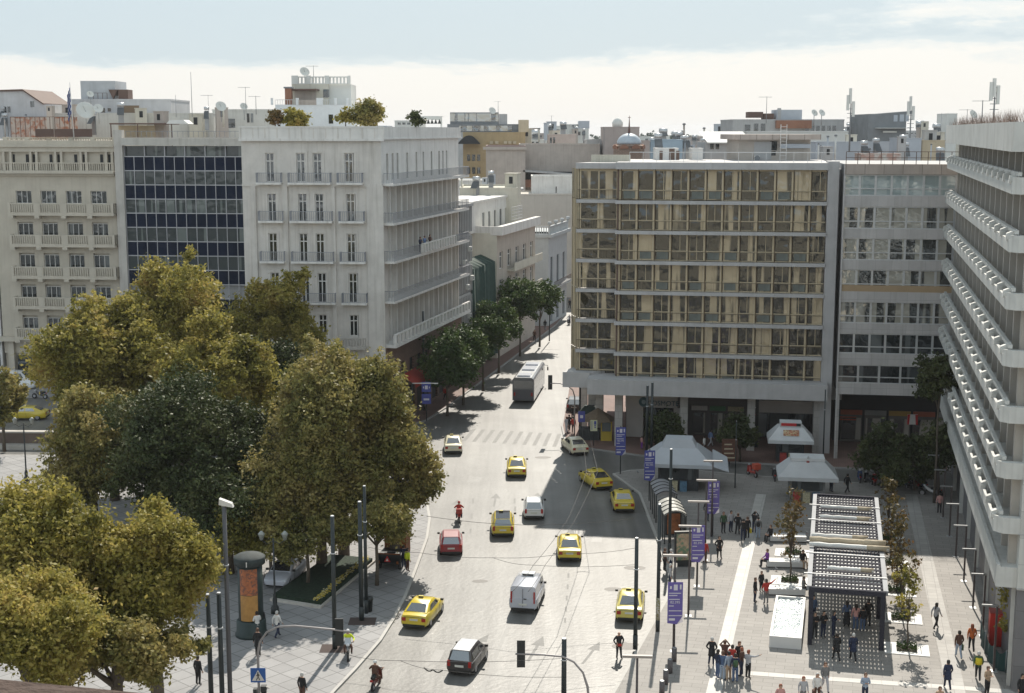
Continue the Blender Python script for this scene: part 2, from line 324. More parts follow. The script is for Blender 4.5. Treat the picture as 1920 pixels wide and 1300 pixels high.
# crossing, arrows, lane dashes
PAINT = M('glare_dimmed_paint', (.15, .147, .14), .62, var=.25, vs=2, spec=.35)  # white markings coloured dark grey, painting in their dimness against the road glare
def quadmark(name, pts, z=.004):
    b = MB()
    for q in pts:
        g = [G(*p) for p in q]; b.add([(p.x, p.y, z) for p in g], [tuple(range(len(g)))], PAINT)
        me = b
    for i, f in enumerate(b.f):      # face up
        a, c, d = (Vector(b.v[f[k]]) for k in (0, 1, 2))
        if (c-a).cross(d-a).z < 0: b.f[i] = tuple(reversed(f))
    return tag(b.obj(name), kind='structure')
cw = []
for i in range(12):
    t = i/11; xt = 853+t*195; yt = 802+t*12; xb = 832+t*207; yb = 825+t*13; wd = 3.6
    cw.append([(xt-wd+1, yt), (xt+wd+1, yt), (xb+wd, yb), (xb-wd, yb)])
quadmark('zebra_crossing', cw)
def arrow(px, py, s=1.0, sk=0.0):
    p = G(px, py); b = MB()
    vs = [(-.09, 0), (.09, 0), (.09, 2.6), (.42, 2.6), (0, 4.2), (-.42, 2.6), (-.09, 2.6)]
    an = -AS+sk; q = [(p.x+(x*cos(an)-y*sin(an))*s, p.y+(x*sin(an)+y*cos(an))*s, .004) for x, y in vs]
    b.add(q, [(0, 1, 2, 6), (3, 4, 5)], PAINT); tag(b.obj('road_arrow'), kind='structure')
arrow(926, 950, 1, .2); arrow(1003, 948, 1, .16); arrow(851, 962, 1, .2); arrow(1092, 1245, .9, -.1); arrow(990, 1240, 1, .0); arrow(880, 1225, .8, -.1); arrow(1055, 1020, 1, 0)
ds = []
for (x0, y0, x1, y1, n) in ((1066, 1075, 1058, 1180, 5), (887, 935, 880, 1020, 3), (965, 935, 967, 965, 2), (1085, 992, 1078, 1010, 1)):
    for i in range(n):
        t = i/max(n, 1); x = x0+(x1-x0)*t; y = y0+(y1-y0)*t; ds.append([(x-1.8, y), (x+1.8, y), (x+1.5, y+9), (x-2.1, y+9)])
quadmark('lane_dashes', ds)
# manhole and drain covers
IRON = M('cast_iron', (.09, .085, .08), .6, .3)
for (x, y, r) in ((1018, 858, .5), (1190, 1065, .5), (1176, 1212, .6), (1150, 1105, .4), (900, 1090, .35)):
    p = G(x, y); sheet('drain_cover', [(p.x+r*1.6*cos(a), p.y+r*sin(a)) for a in [k*pi/6 for k in range(12)]], .006 if x < 1200 else .15, IRON)

random.seed(14)
PATCH = [M('asphalt_patch_dark', (.145, .142, .135), .5, var=.25, vs=1.5, spec=.52), M('asphalt_patch_pale', (.18, .175, .168), .5, var=.2, vs=1.5, spec=.55)]
for i, (px, py, hw, hl) in enumerate(((905, 1120, .25, 3), (1010, 880, .5, 1), (930, 1230, .12, 6), (1090, 1130, .4, .8), (890, 900, .6, 1), (1120, 1010, .4, 1), (1000, 1040, .1, 5), (820, 1230, .3, 1), (975, 770, .8, 1))):
    p = G(px, py); a = -AS*.6; q = [(p.x+x*cos(a)-y*sin(a), p.y+x*sin(a)+y*cos(a)) for x, y in ((-hw, -hl), (hw, -hl*.95), (hw*.9, hl), (-hw, hl*.97))]; sheet('asphalt_patch', q, .0025, PATCH[i % 2])
# ================================================================ buildings round the square
def rail(b, x0, x1, y, z0, z1, mat, step=.13, r=.014, post=0):
    b.box(x0, x1, y-.03, y+.03, z1-.05, z1, mat); b.box(x0, x1, y-.02, y+.02, z0, z0+.03, mat)
    n = max(2, int((x1-x0)/step))
    for i in range(n+1):
        x = x0+(x1-x0)*i/n; b.box(x-r, x+r, y-r, y+r, z0+.03, z1-.05, mat)
def railside(b, x, y0, y1, z0, z1, mat, step=.15, r=.014):
    b.box(x-.03, x+.03, y0, y1, z1-.05, z1, mat)
    n = max(2, int(abs(y1-y0)/step))
    for i in range(n+1):
        y = y0+(y1-y0)*i/n; b.box(x-r, x+r, y-r, y+r, z0, z1-.05, mat)
def balus(b, x0, x1, y0, y1, z0, z1, mat, step=.22, wd=.1):
    b.box(x0, x1, y0, y1, z1-.13, z1, mat); b.box(x0, x1, y0+.03, y1-.03, z0, z0+.1, mat)
    n = max(2, int((x1-x0)/step)); m = (y0+y1)/2
    for i in range(n+1):
        x = x0+(x1-x0)*i/n; b.box(max(x0, x-wd/2), min(x1, x+wd/2), m-wd/2, m+wd/2, z0+.1, z1-.13, mat)
def window(name, parent, Mx, wd, ht, glass, fmat, mull=1, trans=None, ft=.07, dp=.1):
    """a window: outer frame with mullions, and its pane as a sub-part. origin bottom left of the opening"""
    b = MB(); b.box(0, ft, 0, dp, 0, ht, fmat); b.box(wd-ft, wd, 0, dp, 0, ht, fmat); b.box(ft, wd-ft, 0, dp, 0, ft, fmat); b.box(ft, wd-ft, 0, dp, ht-ft, ht, fmat)
    for i in range(1, mull+1):
        x = wd*i/(mull+1); b.box(x-ft/2, x+ft/2, .003, dp-.003, ft, ht-ft, fmat)
    if trans: b.box(ft, wd-ft, .006, dp-.006, ht*trans-ft/2, ht*trans+ft/2, fmat)
    f = b.obj(name, parent, Mx)
    g = MB(); g.add([(ft, dp*.6, ft), (wd-ft, dp*.6, ft), (wd-ft, dp*.6, ht-ft), (ft, dp*.6, ht-ft)], [(0, 1, 2, 3)], glass); g.obj('pane', f)
    return f
def dupk(o, Mx):
    """copy a part with its sub-parts onto the same thing"""
    c = o.copy(); COL.objects.link(c); c.parent = o.parent; c.matrix_basis = RM[o.parent.name].inverted()@Mx
    for k in o.children: d = k.copy(); COL.objects.link(d); d.parent = c; d.matrix_basis = k.matrix_basis.copy()
    return c
def wallgrid(b, x0, x1, z0, z1, holes, mat, y0=0, y1=.3, back=None):
    """wall with rectangular openings (x0,x1,z0,z1), cut in columns"""
    xs = sorted(set([x0, x1]+[h[0] for h in holes]+[h[1] for h in holes])); xs = [x for x in xs if x0 <= x <= x1]
    for a, c in zip(xs, xs[1:]):
        if c-a < 1e-4: continue
        hs = sorted([(h[2], h[3]) for h in holes if h[0] <= a+1e-5 and h[1] >= c-1e-5]); z = z0
        for h in hs:
            if h[0] > z: b.box(a, c, y0, y1, z, h[0], mat)
            z = max(z, h[1])
        if z < z1: b.box(a, c, y0, y1, z, z1, mat)
# ---------------- A: stone building with balustraded balconies
FA = Fr((11, 722), (233, 726)); A_ = thing('apartment_building', 'tall stone building with balustraded balconies, left of the black glass office', 'building', FA.M)
ASTO = M('warm_grey_stone', (.52, .47, .39), .85, var=.1, streak=.22)
W = FA.W; zA = lambda y, yo=0: FA.z(120, y, yo)
b = MB(); wins = []
levels = [(358, 382), (417, 443), (475, 502), (534, 561), (592, 620)]
cols = [(37, 66), (83, 112), (130, 159), (176, 206)]
for (t, bo) in levels:
    for c in cols: wins.append((FA.x(c[0]), FA.x(c[1]), zA(bo), zA(t)))
zt = zA(326); z0 = zA(640)
wallgrid(b, 0, W, z0, zt, wins, ASTO, 0, .5)
b.box(0, W, .5, 14, 0.0, zA(262, 14)-.0, ASTO)
b.obj('wall', A_, FA.M)
b = MB(); b.box(-.2, W+.1, -.9, 0, zA(640), zA(632), ASTO); b.obj('cornice', A_, FA.M); b = MB(); b.box(-.3, W+.1, -.8, .6, zA(326, -.8), zA(321, -.8), ASTO); b.box(0, W, -.35, 0, zA(330), zt-.02, ASTO); b.obj('cornice', A_, FA.M)
first = None
for w_ in wins:
    Mx = FA.M@Matrix.Translation((w_[0], .22, w_[2]))
    if first is None: first = window('window', A_, Mx, w_[1]-w_[0], w_[3]-w_[2], GLASSD, WHT, 2, None, .07)
    else: dupk(first, Mx)
# balconies
b0 = None
for (yt, yb) in ((384, 405), (443, 464), (502, 524), (561, 581), (620, 639)):
    zt_, zb_ = zA(yt, -1.2), zA(yb, -1.2)
    if b0 is None:
        b = MB(); x0 = FA.x(20, -1.2); x1 = FA.x(217, -1.2); h = zt_-zb_
        b.box(x0, x1, -1.2, 0, -.28, 0, ASTO)
        n = 4
        for i in range(n):
            a = x0+(x1-x0)*i/n; c = x0+(x1-x0)*(i+1)/n
            b.box(a, a+.75 if i else a+.3, -1.18, -1.0, .004, h*.9, ASTO); balus(b, a+(.75 if i else .3), c, -1.17, -1.02, .002, h*.9, ASTO, .27, .12)
            b.box(a+.05, a+.65, -1.26, -.3, -.6, -.284, ASTO)
        b.box(x1-.3, x1, -1.18, -.9, .003, h*.92, ASTO)
        for s_ in (x0, x1-.12):
            for k in range(4): b.box(s_, s_+.12, -1+.25*k, -.88+.25*k, .1, h*.8, ASTO)
            b.box(s_-.02, s_+.14, -1.0, 0, h*.8, h*.91, ASTO)
        b0 = b.obj('balcony', A_, FA.M@Matrix.Translation((0, 0, zb_+.28)))
    else: dupk(b0, FA.M@Matrix.Translation((0, 0, zb_+.28)))
# loggia and parapets
b = MB(); zl0, zl1 = zA(320), zA(285)
b.box(0, W, 0, .5, zl1, zA(276), ASTO); b.box(-.15, W, -.25, .55, zA(276), zA(273), ASTO)
for c in (17, 30, 67, 78, 113, 124, 160, 170, 207, 218): x = FA.x(c); b.box(x-.12, x+.16, .05, .4, zl0, zl1, ASTO)
balus(b, .1, W-.1, 0, .2, zl0-.1, zA(305), ASTO, .27, .12); b.obj('loggia', A_, FA.M)
b = MB(); zp = zA(258)
b.box(.8, W, 1.2, 1.4, zA(276), zA(270), ASTO); balus(b, .8, W, 1.18, 1.42, zA(270), zp, ASTO, .3, .14)
for i in range(6): x = .8+(W-1.4)*i/5; b.box(x, x+.6, 1.12, 1.5, zA(271), zp+.05, ASTO)
b.obj('parapet', A_, FA.M)
d = MB()
for c in (34, 60, 72, 104, 118, 150, 165, 198, 213): x = FA.x(c); d.box(x-.25, x+.1, .44, .52, zl0, zl0+1.9, DARK)
d.obj('loggia_doors', A_, FA.M)
b = MB(); b.box(0, W, .2, .6, zA(664), zA(640), ASTO)
for c in (14, 70, 82, 100): x = FA.x(c); b.box(x-.35, x+.35, -.3, .2, 0, zA(640)-.001, ASTO)
for c in (130, 180, 225): x = FA.x(c); b.box(x-.4, x+.4, -.3, .2, 0, zA(640)-.001, ASTO)
b.obj('pillars', A_, FA.M)
for c0, c1 in ((22, 40), (43, 62), (92, 98), (105, 125), (135, 175), (185, 220)): b = MB(); b.box(FA.x(c0), FA.x(c1), .15, .3, .1, zA(668), GLASSD); b.obj('shop_window', A_, FA.M)
# ---------------- far left edge building
F0 = Fr((-90, 722), (8, 722)); A0 = thing('white_building', 'sliver of white building with grey bands cut by the left edge of the picture', 'building', F0.M)
b = MB(); b.box(0, F0.W, 0, 12, 0, F0.z(0, 262), WHT); b.obj('wall', A0, F0.M)
b = MB()
for k in range(7):
    y = 365+50*k; b.box(F0.x(-60), F0.W-.3, -.06, 0, F0.z(0, y+22), F0.z(0, y), GLASSD); b.box(F0.x(-80), F0.W-.2, -.5, 0, F0.z(0, y+32), F0.z(0, y+26), GREY)
b.obj('window_bands', A0, F0.M)
# ---------------- A2: black glass curtain wall
F2 = Fr((235, 727), (468, 731)); G2 = thing('glass_office', 'office block with black and grey glass grid curtain wall between two stone buildings', 'building', F2.M)
W = F2.W; z2 = lambda y, yo=0: F2.z(350, y, yo)
xa = F2.x(241); xb = F2.x(466)
b = MB(); b.box(0, W, .6, 14, 0, z2(285), GREY); b.box(0, xa-.05, -.3, .6, 0, z2(244), STONE); b.box(xb+.02, W, -.05, .6, 0, z2(262), STONE)
b.obj('wall', G2, F2.M)
b = MB(); b.box(xa-.04, xb+.01, -.55, 1.2, z2(273, -.5), z2(259, -.5), M('concrete', (.5, .48, .44), .85, var=.12, streak=.4)); b.obj('roof_slab', G2, F2.M)
rows = [294+26.6*k for k in range(14)]
NC = 12; pw = (xb-xa)/NC
mb = MB(); FR = M('grey_aluminium', (.42, .42, .44), .45, .4)
for i in range(NC+1): x = xa+pw*i; mb.box(x-.035, x+.035, -.06, .1, 0, z2(294), FR)
for y in rows: mb.box(xa, xb, -.04, .1, z2(y)-.05, z2(y)+.05, FR)
mb.obj('mullion_grid', G2, F2.M)
fw = fs = None
for r, y in enumerate(rows[:-1]):
    h = z2(y)-z2(rows[r+1])-.1
    for i in range(NC):
        Mx = F2.M@Matrix.Translation((xa+pw*i+.04, .04, z2(rows[r+1])+.05))
        if r % 2 == 0:
            if i: continue
            b = MB(); b.box(0, (xb-xa)-.08, 0, .3, 0, h, GLASSN); b.obj('spandrel', G2, Mx)
        elif r < 9:
            if fw is None:
                g = MB(); g.box(0, pw-.08, 0, .06, 0, h, GLASSR2 if 'GLASSR2' in globals() else glassmat('office_glass', (.03, .04, .04), (.13, .15, .14), .1, .0, wav=.4)); fw = g.obj('window', G2, Mx); GLASSR2 = MATS['office_glass']
            else: dupk(fw, Mx)
b = MB()
for i in range(7): x = xa+(xb-xa)*i/6; b.box(x-.05, x+.05, .2, .5, z2(294), z2(274), FR)
b.obj('top_mullions', G2, F2.M)
b = MB(); b.box(xa, xb, .5, .58, z2(294), z2(274), GLASSR2); b.obj('penthouse_glazing', G2, F2.M)
# ---------------- B: large white corner building
FB = Fr((468, 806), (722, 811)); FB2 = Fr((722, 811), (862, 719)); B_ = thing('corner_building', 'big white corner building with grey railed balconies in the middle, plants on its roof', 'building', FB.M)
BWAL = M('pale_grey_stucco', (.62, .585, .545), .88, var=.14, streak=.4)
W = FB.W; zB = lambda y, yo=0: FB.z(600, y, yo); W2 = FB2.W
wrows = [(287, 342), (364, 417), (438, 492), (512, 568), (590, 630)]
wc = [(503, 519), (560, 577), (591, 608), (649, 667)]
holes = []; rowsh = []
for r, (t, bo) in enumerate(wrows):
    for c in wc:
        o = 4 if r > 2 else 2 if r else 0
        h = (FB.x(c[0]+o), FB.x(c[1]+o), zB(bo), zB(t)); holes.append(h); rowsh.append(r)
b = MB(); wallgrid(b, 0, W, 0, zB(262), holes, BWAL, 0, .5); b.box(0, W, .5, 9, 0, zB(262), BWAL); b.obj('wall', B_, FB.M)
bb = MB()      # raised window surrounds and pilasters
for h in holes:
    e_ = .22
    for q in ((h[0]-e_, h[0], h[2]-.3, h[3]+e_), (h[1], h[1]+e_, h[2]-.3, h[3]+e_), (h[0], h[1], h[3], h[3]+e_)): bb.box(q[0], q[1], -.06, 0, q[2], q[3], BWAL)
for c0, c1 in ((475, 484), (533, 543), (623, 631), (690, 721)): bb.box(FB.x(c0), FB.x(c1), -.2, 0, zB(680), zB(350), BWAL)
bb.box(0, W+.1, -.12, 0, zB(350), zB(345), BWAL); bb.box(0, W, -.15, 0, zB(690), zB(682), BWAL)
bb.obj('pilasters', B_, FB.M)
first = {}
for h, r in zip(holes, rowsh):
    Mx = FB.M@Matrix.Translation((h[0], .12, h[2])); k = round(h[3]-h[2], 1)
    if k not in first: first[k] = window('window', B_, Mx, h[1]-h[0], h[3]-h[2], GLASSD, WHT, 1, .72, .1)
    else: dupk(first[k], Mx)
RAILM = M('grey_blue_rail', (.27, .28, .31), .5, .3)
bal = {}
for r, y in enumerate((347, 419, 495, 572)):
    for k, (c0, c1) in enumerate(((484, 530), (543, 622), (634, 681))):
        o = (0, 2, 3, 5)[r]; z = zB(y, -.8); Mx = FB.M@Matrix.Translation((FB.x(c0+o, -.8), 0, z)); wd = FB.x(c1+o, -.8)-FB.x(c0+o, -.8)
        kk = k
        if kk in bal: dupk(bal[kk], Mx); continue
        b = MB(); b.box(0, wd, -.85, 0, 0, .22, WHT); f = b.obj('balcony', B_, Mx); bal[kk] = f
        b = MB(); rail(b, .03, wd-.03, -.8, .224, 1.2, RAILM, .2, .018); railside(b, .03, -.8, 0, .224, 1.2, RAILM); railside(b, wd-.03, -.8, 0, .224, 1.2, RAILM)
        b.obj('railing', f)
b = MB(); z = zB(655, -.9); x0 = FB.x(622, -.9); x1 = FB.x(683, -.9); b.box(x0, x1, -1.0, 0, z, z+.25, STONE); balus(b, x0, x1, -.95, -.75, z+.25, z+1.2, STONE, .3, .16); b.box(FB.x(490), FB.x(618), -.9, 0, z, z+.22, STONE); b.obj('stone_balcony', B_, FB.M)
# right face
xc2 = [729, 739, 748, 766, 783, 796, 811, 825, 832, 839]
b = MB(); hol = []
def z2r(px, py): return FB2.l(px, py)
lvls = []
for yl in (345, 419, 491, 566, 648): lvls.append(FB.z(721, yl))     # floor lines at the corner
ztop = zB(262)
for k, c in enumerate(xc2):
    x = FB2.x(c); hol.append((x-.32, x+.32, lvls[0]+.3, lvls[0]+3.0))
ztop2 = FB2.z(730, 262)
wallgrid(b, 0, W2, lvls[0]-.2, ztop, hol, WHT, 0, .4); b.box(0, W2, 2.1, 9, 0, lvls[0]-.2, BWAL); b.box(.4, W2, .4, 9, lvls[0]-.2, ztop, BWAL)
b.box(0, 1.6, 0, 2.1, 0, lvls[0]-.2, BWAL); b.box(W2-.4, W2, 0, 2.1, 0, lvls[0]-.2, BWAL)
b.obj('street_wall', B_, FB2.M)
for h in hol: b = MB(); b.box(h[0], h[1], .2, .3, h[2], h[3], DARK); b.obj('window', B_, FB2.M)
# recessed loggia bays between slender piers on the street side
nb = 14; pier = MB(); BEI = M('sandy_stucco', (.5, .4, .3), .85, var=.12); bays = None
for i in range(nb+1):
    x = 1.6+(W2-2.0)*i/nb; pier.box(x-.13, x+.13, .25, .9, lvls[4], lvls[0]-.2, WHT)
pier.obj('piers', B_, FB2.M)
b = MB(); b.box(1.6, W2-.4, .9, 2.0, 0, lvls[0]-.2, BEI); b.obj('recessed_wall', B_, FB2.M)
fb = None; wd = (W2-2.0)/nb
for j in range(1, 5):
    for i in range(nb):
        Mx = FB2.M@Matrix.Translation((1.6+wd*i+wd*.3, .82, lvls[j]+.35))
        if fb is None: fb = window('french_window', B_, Mx, wd*.42, 2.9, GLASSD, BROWN if False else M('window_paint_beige', (.55, .5, .43), .6), 1, .75, .07, .07)
        else: dupk(fb, Mx)
fb = None
for j in range(5):
    z = lvls[j]
    if fb is None:
        b = MB(); b.box(.3, W2+.7, -1.15, .9, 0, .25, WHT); fb = f = b.obj('long_balcony', B_, FB2.M@Matrix.Translation((0, 0, z-.25)))
        b = MB(); rail(b, .35, W2+.65, -1.1, .254, 1.3, RAILM, .34, .02); railside(b, W2+.65, -1.1, .2, .254, 1.3, RAILM); railside(b, .35, -1.1, -.1, .254, 1.3, RAILM); b.obj('railing', f)
    elif j == 4:
        b = MB(); b.box(.3, W2+.7, -1.25, .9, -.3, 0, WHT); balus(b, .3, W2+.7, -1.2, -1.0, 0, 1.1, WHT, 1.3, .35); b.box(.3, W2+.7, -1.02, -1.0, .1, 1.0, GREY); b.obj('stone_balustrade', B_, FB2.M@Matrix.Translation((0, 0, z)))
    else: dupk(fb, FB2.M@Matrix.Translation((0, 0, z-.25)))
b = MB(); x0 = W2*.33; x1 = W2*.8; balus(b, x0, x1, -1.27, -1.16, lvls[2], lvls[2]+1.1, WHT, 1.0, .3); b.obj('solid_parapet', B_, FB2.M)
# ground floor brick base with shop fronts
BRK = M('brown_brick', (.2, .13, .1), .85, var=.2, brick=(.5, .16, .015, .6, .5, 'wall'))
b = MB(); zz = lvls[4]-.3; ho = []
for i in range(9): x = 1.8+i*(W2-3)/9; ho.append((x, x+(W2-3)/9-.7, .4, 3.6)); ho.append((x+.3, x+(W2-3)/9-1.0, 4.6, 6.6))
wallgrid(b, 0, W2, 0, zz, ho, BRK, -.25, 0); b.box(0, W2, -.02, .02, 0, zz, DARK); b.obj('brick_base', B_, FB2.M)
b = MB(); b.extr([(0, 0), (0, 0)], 0, 0, BRK) if False else None; xa_ = FB2.x(765, -.3, 700); b.add([(xa_-2.5, -.3, 5.2), (xa_+3.5, -.3, 5.2), (xa_+3.5, -1.9, 4.3), (xa_-2.5, -1.9, 4.3), (xa_+3.5, -1.9, 3.9), (xa_-2.5, -1.9, 3.9)], [(0, 3, 2, 1), (3, 5, 4, 2)], M('awning_red', (.35, .04, .025), .8)); b.obj('red_awning', B_, FB2.M)
b = MB(); b.box(-.1, W2+.3, -.35, 9, ztop, ztop+.12, WHT)
b.box(-.05, W2+.2, -.25, -.02, ztop+.12, zB(238)+.0, WHT); b.obj('street_parapet', B_, FB2.M)
b = MB(); b.box(-.1, W+.32, -.3, 0, zB(262), zB(240), WHT); b.box(-.15, W+.36, -.42, -.301, ztop-.15, ztop+.1, WHT); b.box(-.12, W+.3, -.36, 0, zB(240), zB(237), WHT)
for i in range(12): x = i*W/11.5; b.box(x, x+.12, -.33, -.3, zB(260), zB(241), BWAL)
b.obj('parapet', B_, FB.M)
# ---------------- C: gold framed glass block
FC = Fr((1155, 838), (1562, 852)); C_ = thing('glass_office', 'office block of gold framed glass floors over a phone shop at the street corner', 'building', FC.M)
CSL = M('grey_concrete_slab', (.45, .44, .44), .8, var=.12, streak=.2)
zC = lambda y, yo=0, px=1350: FC.z(px, y, yo)
SY = [318, 377, 434, 491, 548, 606, 664, 722]    # tops of floor slabs at px 1350
zs = [zC(y) for y in SY]; W = FC.x(1545); x0 = 0.0; PWC = W/12
xl = FC.x(1086, 1.4); RET = 1.4
BDX = FC.x(1562)
b = MB(); b.box(xl+1.6, BDX+1.5, 3.0, 22, 4.8, zs[0], GREY); b.box(W+.05, FC.x(1567), -.35, 3, 0, zC(302), CSL); b.obj('wall', C_, FC.M)
# floor slabs with chamfered street corner
fsl = None
for i, z in enumerate(zs[1:7], 1):
    if fsl is None:
        b = MB(); b.box(-.3, W+.05, -.55, 3, -.34, 0, CSL)
        b.prism([(xl-.3, RET-.4), (-.3, RET-.4), (-.3, 3), (xl+2.2, 6), (xl+1.0, 6)], -.34, 0, CSL); fsl = b.obj('floor_slab', C_, FC.M@Matrix.Translation((0, 0, z)))
    else: dupk(fsl, FC.M@Matrix.Translation((0, 0, z)))
b = MB(); zr = zs[0]; b.box(-.3, W+.05, -.6, 3, zr, zC(305), CSL); b.prism([(xl-.35, RET-.5), (-.3, RET-.5), (-.3, 3), (8, 14), (xl+2.2, 9)], zr, zC(307), CSL)
b.box(xl+1.7, BDX, 3, 22, zr+.01, zC(308), CSL); b.obj('roof_slab', C_, FC.M)
fw = {}; fg = None; zi = 0
RAILG = M('thin_dark_rail', (.16, .13, .09), .5, .4)
for i in range(7):
    z = zs[i+1]+.004; h = zs[i]-.34-z-.004 if i else zs[0]-z
    for k in range(12):
        Mx = FC.M@Matrix.Translation((PWC*k, 0, z))
        kd = (i*5+k*7+i*k) % 4
        if kd in fw: dupk(fw[kd], Mx); continue
        H_ = h; b = MB(); b.box(0, .16, 0, .35, 0, h, GOLD); b.box(.16, .24, .14, .3, 0, h, M('dark_bronze', (.25, .18, .11), .6)); b.box(.24, PWC, .14, .3, h*.32-.04, h*.32+.04, GOLD); b.box(.24, PWC, .14, .3, h-.18, h, GOLD); b.box(.24, PWC, .14, .3, 0, .1, GOLD)  # thin dark bronze inner frame strip beside each mullion
        if kd == 1: b.box(1.0, 1.06, .16, .28, h*.32+.04, h-.18, GOLD)
        if kd == 2: b.box(PWC*.6, PWC*.6+.06, .16, .28, .1, h-.18, GOLD)
        fw[kd] = b.obj('window', C_, Mx); g = MB(); g.add([(.3, .26, .1), (PWC, .26, .1), (PWC, .26, h-.15), (.3, .26, h-.15)], [(0, 1, 2, 3)], GLASSG); g.obj('pane', fw[kd])
        if kd in (0, 3): g = MB(); g.add([(.42, .24, .16), (PWC-.1, .24, .16), (PWC-.1, .24, h*.32-.1), (.42, .24, h*.32-.1)], [(0, 1, 2, 3)], M('lower_panel', (.2, .22, .2) if 0 else (.16, .18, .165), .5, var=.3)); g.obj('lower_panel', fw[kd])
    Mx = FC.M@Matrix.Translation((0, 0, z))
    if fg is None:
        b = MB()      # set-back corner bay, its oblique return and the balcony rail
        wl = -xl-.35; gl = MB()
        for q in range(3): b.box(xl+wl*q/2, xl+wl*q/2+.14, RET, RET+.25, 0, H_, GOLD)
        b.box(xl+.14, -.2, RET+.05, RET+.2, H_*.32-.05, H_*.32+.05, GOLD); b.box(xl+.14, -.2, RET+.05, RET+.2, H_-.25, H_, GOLD)
        gl.box(xl+.14, -.1, RET+.12, RET+.15, .05, H_-.1, GLASSG)
        for q in range(5): u_ = q/4; b.box(xl-1.05+.95*u_*.9, xl-1.05+.95*u_*.9+.1, RET+2.6-2.6*u_, RET+2.7-2.6*u_, 0, H_, GOLD)
        gl.add([(xl-1.0, RET+2.6, .05), (xl, RET+.12, .05), (xl, RET+.12, H_), (xl-1.0, RET+2.6, H_)], [(0, 1, 2, 3)], GLASSG)
        b.box(-.16, 0, -.1, 1.5, 0, H_, BROWN)
        fg = b.obj('corner_bay', C_, Mx); gl.obj('pane', fg)
        r_ = MB(); rail(r_, 0, W, -.45, 0, .95, RAILG, 1.1, .012); rail(r_, xl-.2, -.35, RET-.3, 0, .95, RAILG, .25, .01); railside(r_, xl-.2, RET-.3, RET+2.6, 0, .95, RAILG, .2, .012); r_.obj('railing', fg)
    else: dupk(fg, Mx)
# first floor hall and canopy
zc0, zc1 = zC(747, -2.2), zC(718, -2.2); h = zs[6]-.36-zc1+.3
b = MB(); b.box(FC.x(1103, -2.2), FC.x(1560, -2.2), -2.2, 3, zc0, zc1, CSL); b.prism([(FC.x(1056, 0), 0), (FC.x(1103, -2.2), 0), (0, 3), (FC.x(1100), 7), (FC.x(1085), 7)], zc0+.25, zc1+.25, CSL); b.obj('canopy', C_, FC.M)
b = MB(); b.box(0, W, .6, .65, zc1, zs[6]-.34, GLASSG); b.box(xl, 0, 2.0, 2.05, zc1, zs[6]-.34, GLASSG); b.obj('hall_glazing', C_, FC.M)
b = MB()
for k in range(13):
    x = PWC*k; s_ = .16 if k % 2 == 0 else .05; b.box(x-s_, x+s_, .3, .55, zc1, zs[6]-.34, GOLD if k % 2 == 0 else BROWN)
b.box(0, W, .35, .5, zc1+.95, zc1+1.03, GOLD)
for k in range(5): x = xl-.9+k*.35; b.box(x, x+.12, 1.9+1.2-k*.3, 2.0+1.2-k*.3, zc1, zs[6]-.34, GOLD)
b.obj('hall_mullions', C_, FC.M)
cb = None
CP = M('column_stone', (.42, .4, .38), .7, var=.15, brick=(.7, .7, .012, .6, .5, 'wall'))
for px, yo in ((1160, 0), (1282, 0), (1408, 0), (1532, 0)):
    Mx = FC.M@Matrix.Translation((FC.x(px, 0, 790), 0, .12))
    if cb is None: b = MB(); b.box(-.38, .38, -.3, .45, 0, zc0-.13, CP); cb = b.obj('column', C_, Mx)
    else: dupk(cb, Mx)
for px, Y in ((1094, 8), (1110, 5.5), (1124, 3.2)): dupk(cb, FC.M@Matrix.Translation((FC.x(px, Y, 760), Y, .12)))
# shop fronts under the canopy
SHOP = M('shop_fascia', (.5, .47, .45), .7, var=.1)
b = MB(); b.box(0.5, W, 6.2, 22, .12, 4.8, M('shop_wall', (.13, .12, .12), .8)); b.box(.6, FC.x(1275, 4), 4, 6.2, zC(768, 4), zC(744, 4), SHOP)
b.box(.7, .7+1.7, 4.2, 6, .12, zC(768, 4), SHOP); b.box(FC.x(1268, 4), FC.x(1290, 4), 4.1, 6, .12, zC(768, 4), SHOP); b.box(FC.x(1410, 4), W, 5, 6.2, zC(775, 4), zC(752, 4), SHOP); b.obj('shop_wall', C_, FC.M)
b = MB(); b.box(2.6, FC.x(1265, 4), 4.5, 4.55, .3, zC(770, 4), GLASSD); b.obj('shop_window', C_, FC.M); b = MB(); b.box(FC.x(1420, 4), W-.5, 5.4, 5.45, .3, zC(778, 4), GLASSD); b.obj('shop_window', C_, FC.M)
for k, px in enumerate((1296, 1330, 1364)):
    x = FC.x(px, 6.1, 800); b = MB(); b.box(x, x+1.5, 6.05, 6.19, .2, 2.7, M('shop_frame', (.12, .11, .1), .7)); f_ = b.obj('shop_front', C_, FC.M); b = MB(); b.box(x+.1, x+1.4, 6.0, 6.04, .4, 2.5, GLASSR); b.obj('pane', f_); b = MB(); b.box(x, x+1.6, 5.9, 6.18, 2.75, 3.2, (SHOP, M('fascia_green', (.08, .2, .1), .6), M('fascia_cream', (.4, .34, .22), .6))[k]); b.obj('fascia', f_)
SG = M('sign_green_blue', (.02, .09, .12), .5); SLT = M('sign_light', (.3, .4, .45), .5)
sx_, sz_ = FC.l(1243, 757, 3.9)
lettering('shop_lettering', 'COSMOTE', .68, SG, C_, FC.M@Matrix.Translation((sx_, 3.9, sz_))@RX, .03)
ex, ez = FC.l(1207, 754, 3.9); b = MB(); b.cyl((ex, 3.99, ez), (ex, 3.9, ez), .5, .5, SG, 20); b.cyl((ex, 3.9, ez), (ex, 3.87, ez), .22, .22, SLT, 14); b.obj('shop_emblem', C_, FC.M)
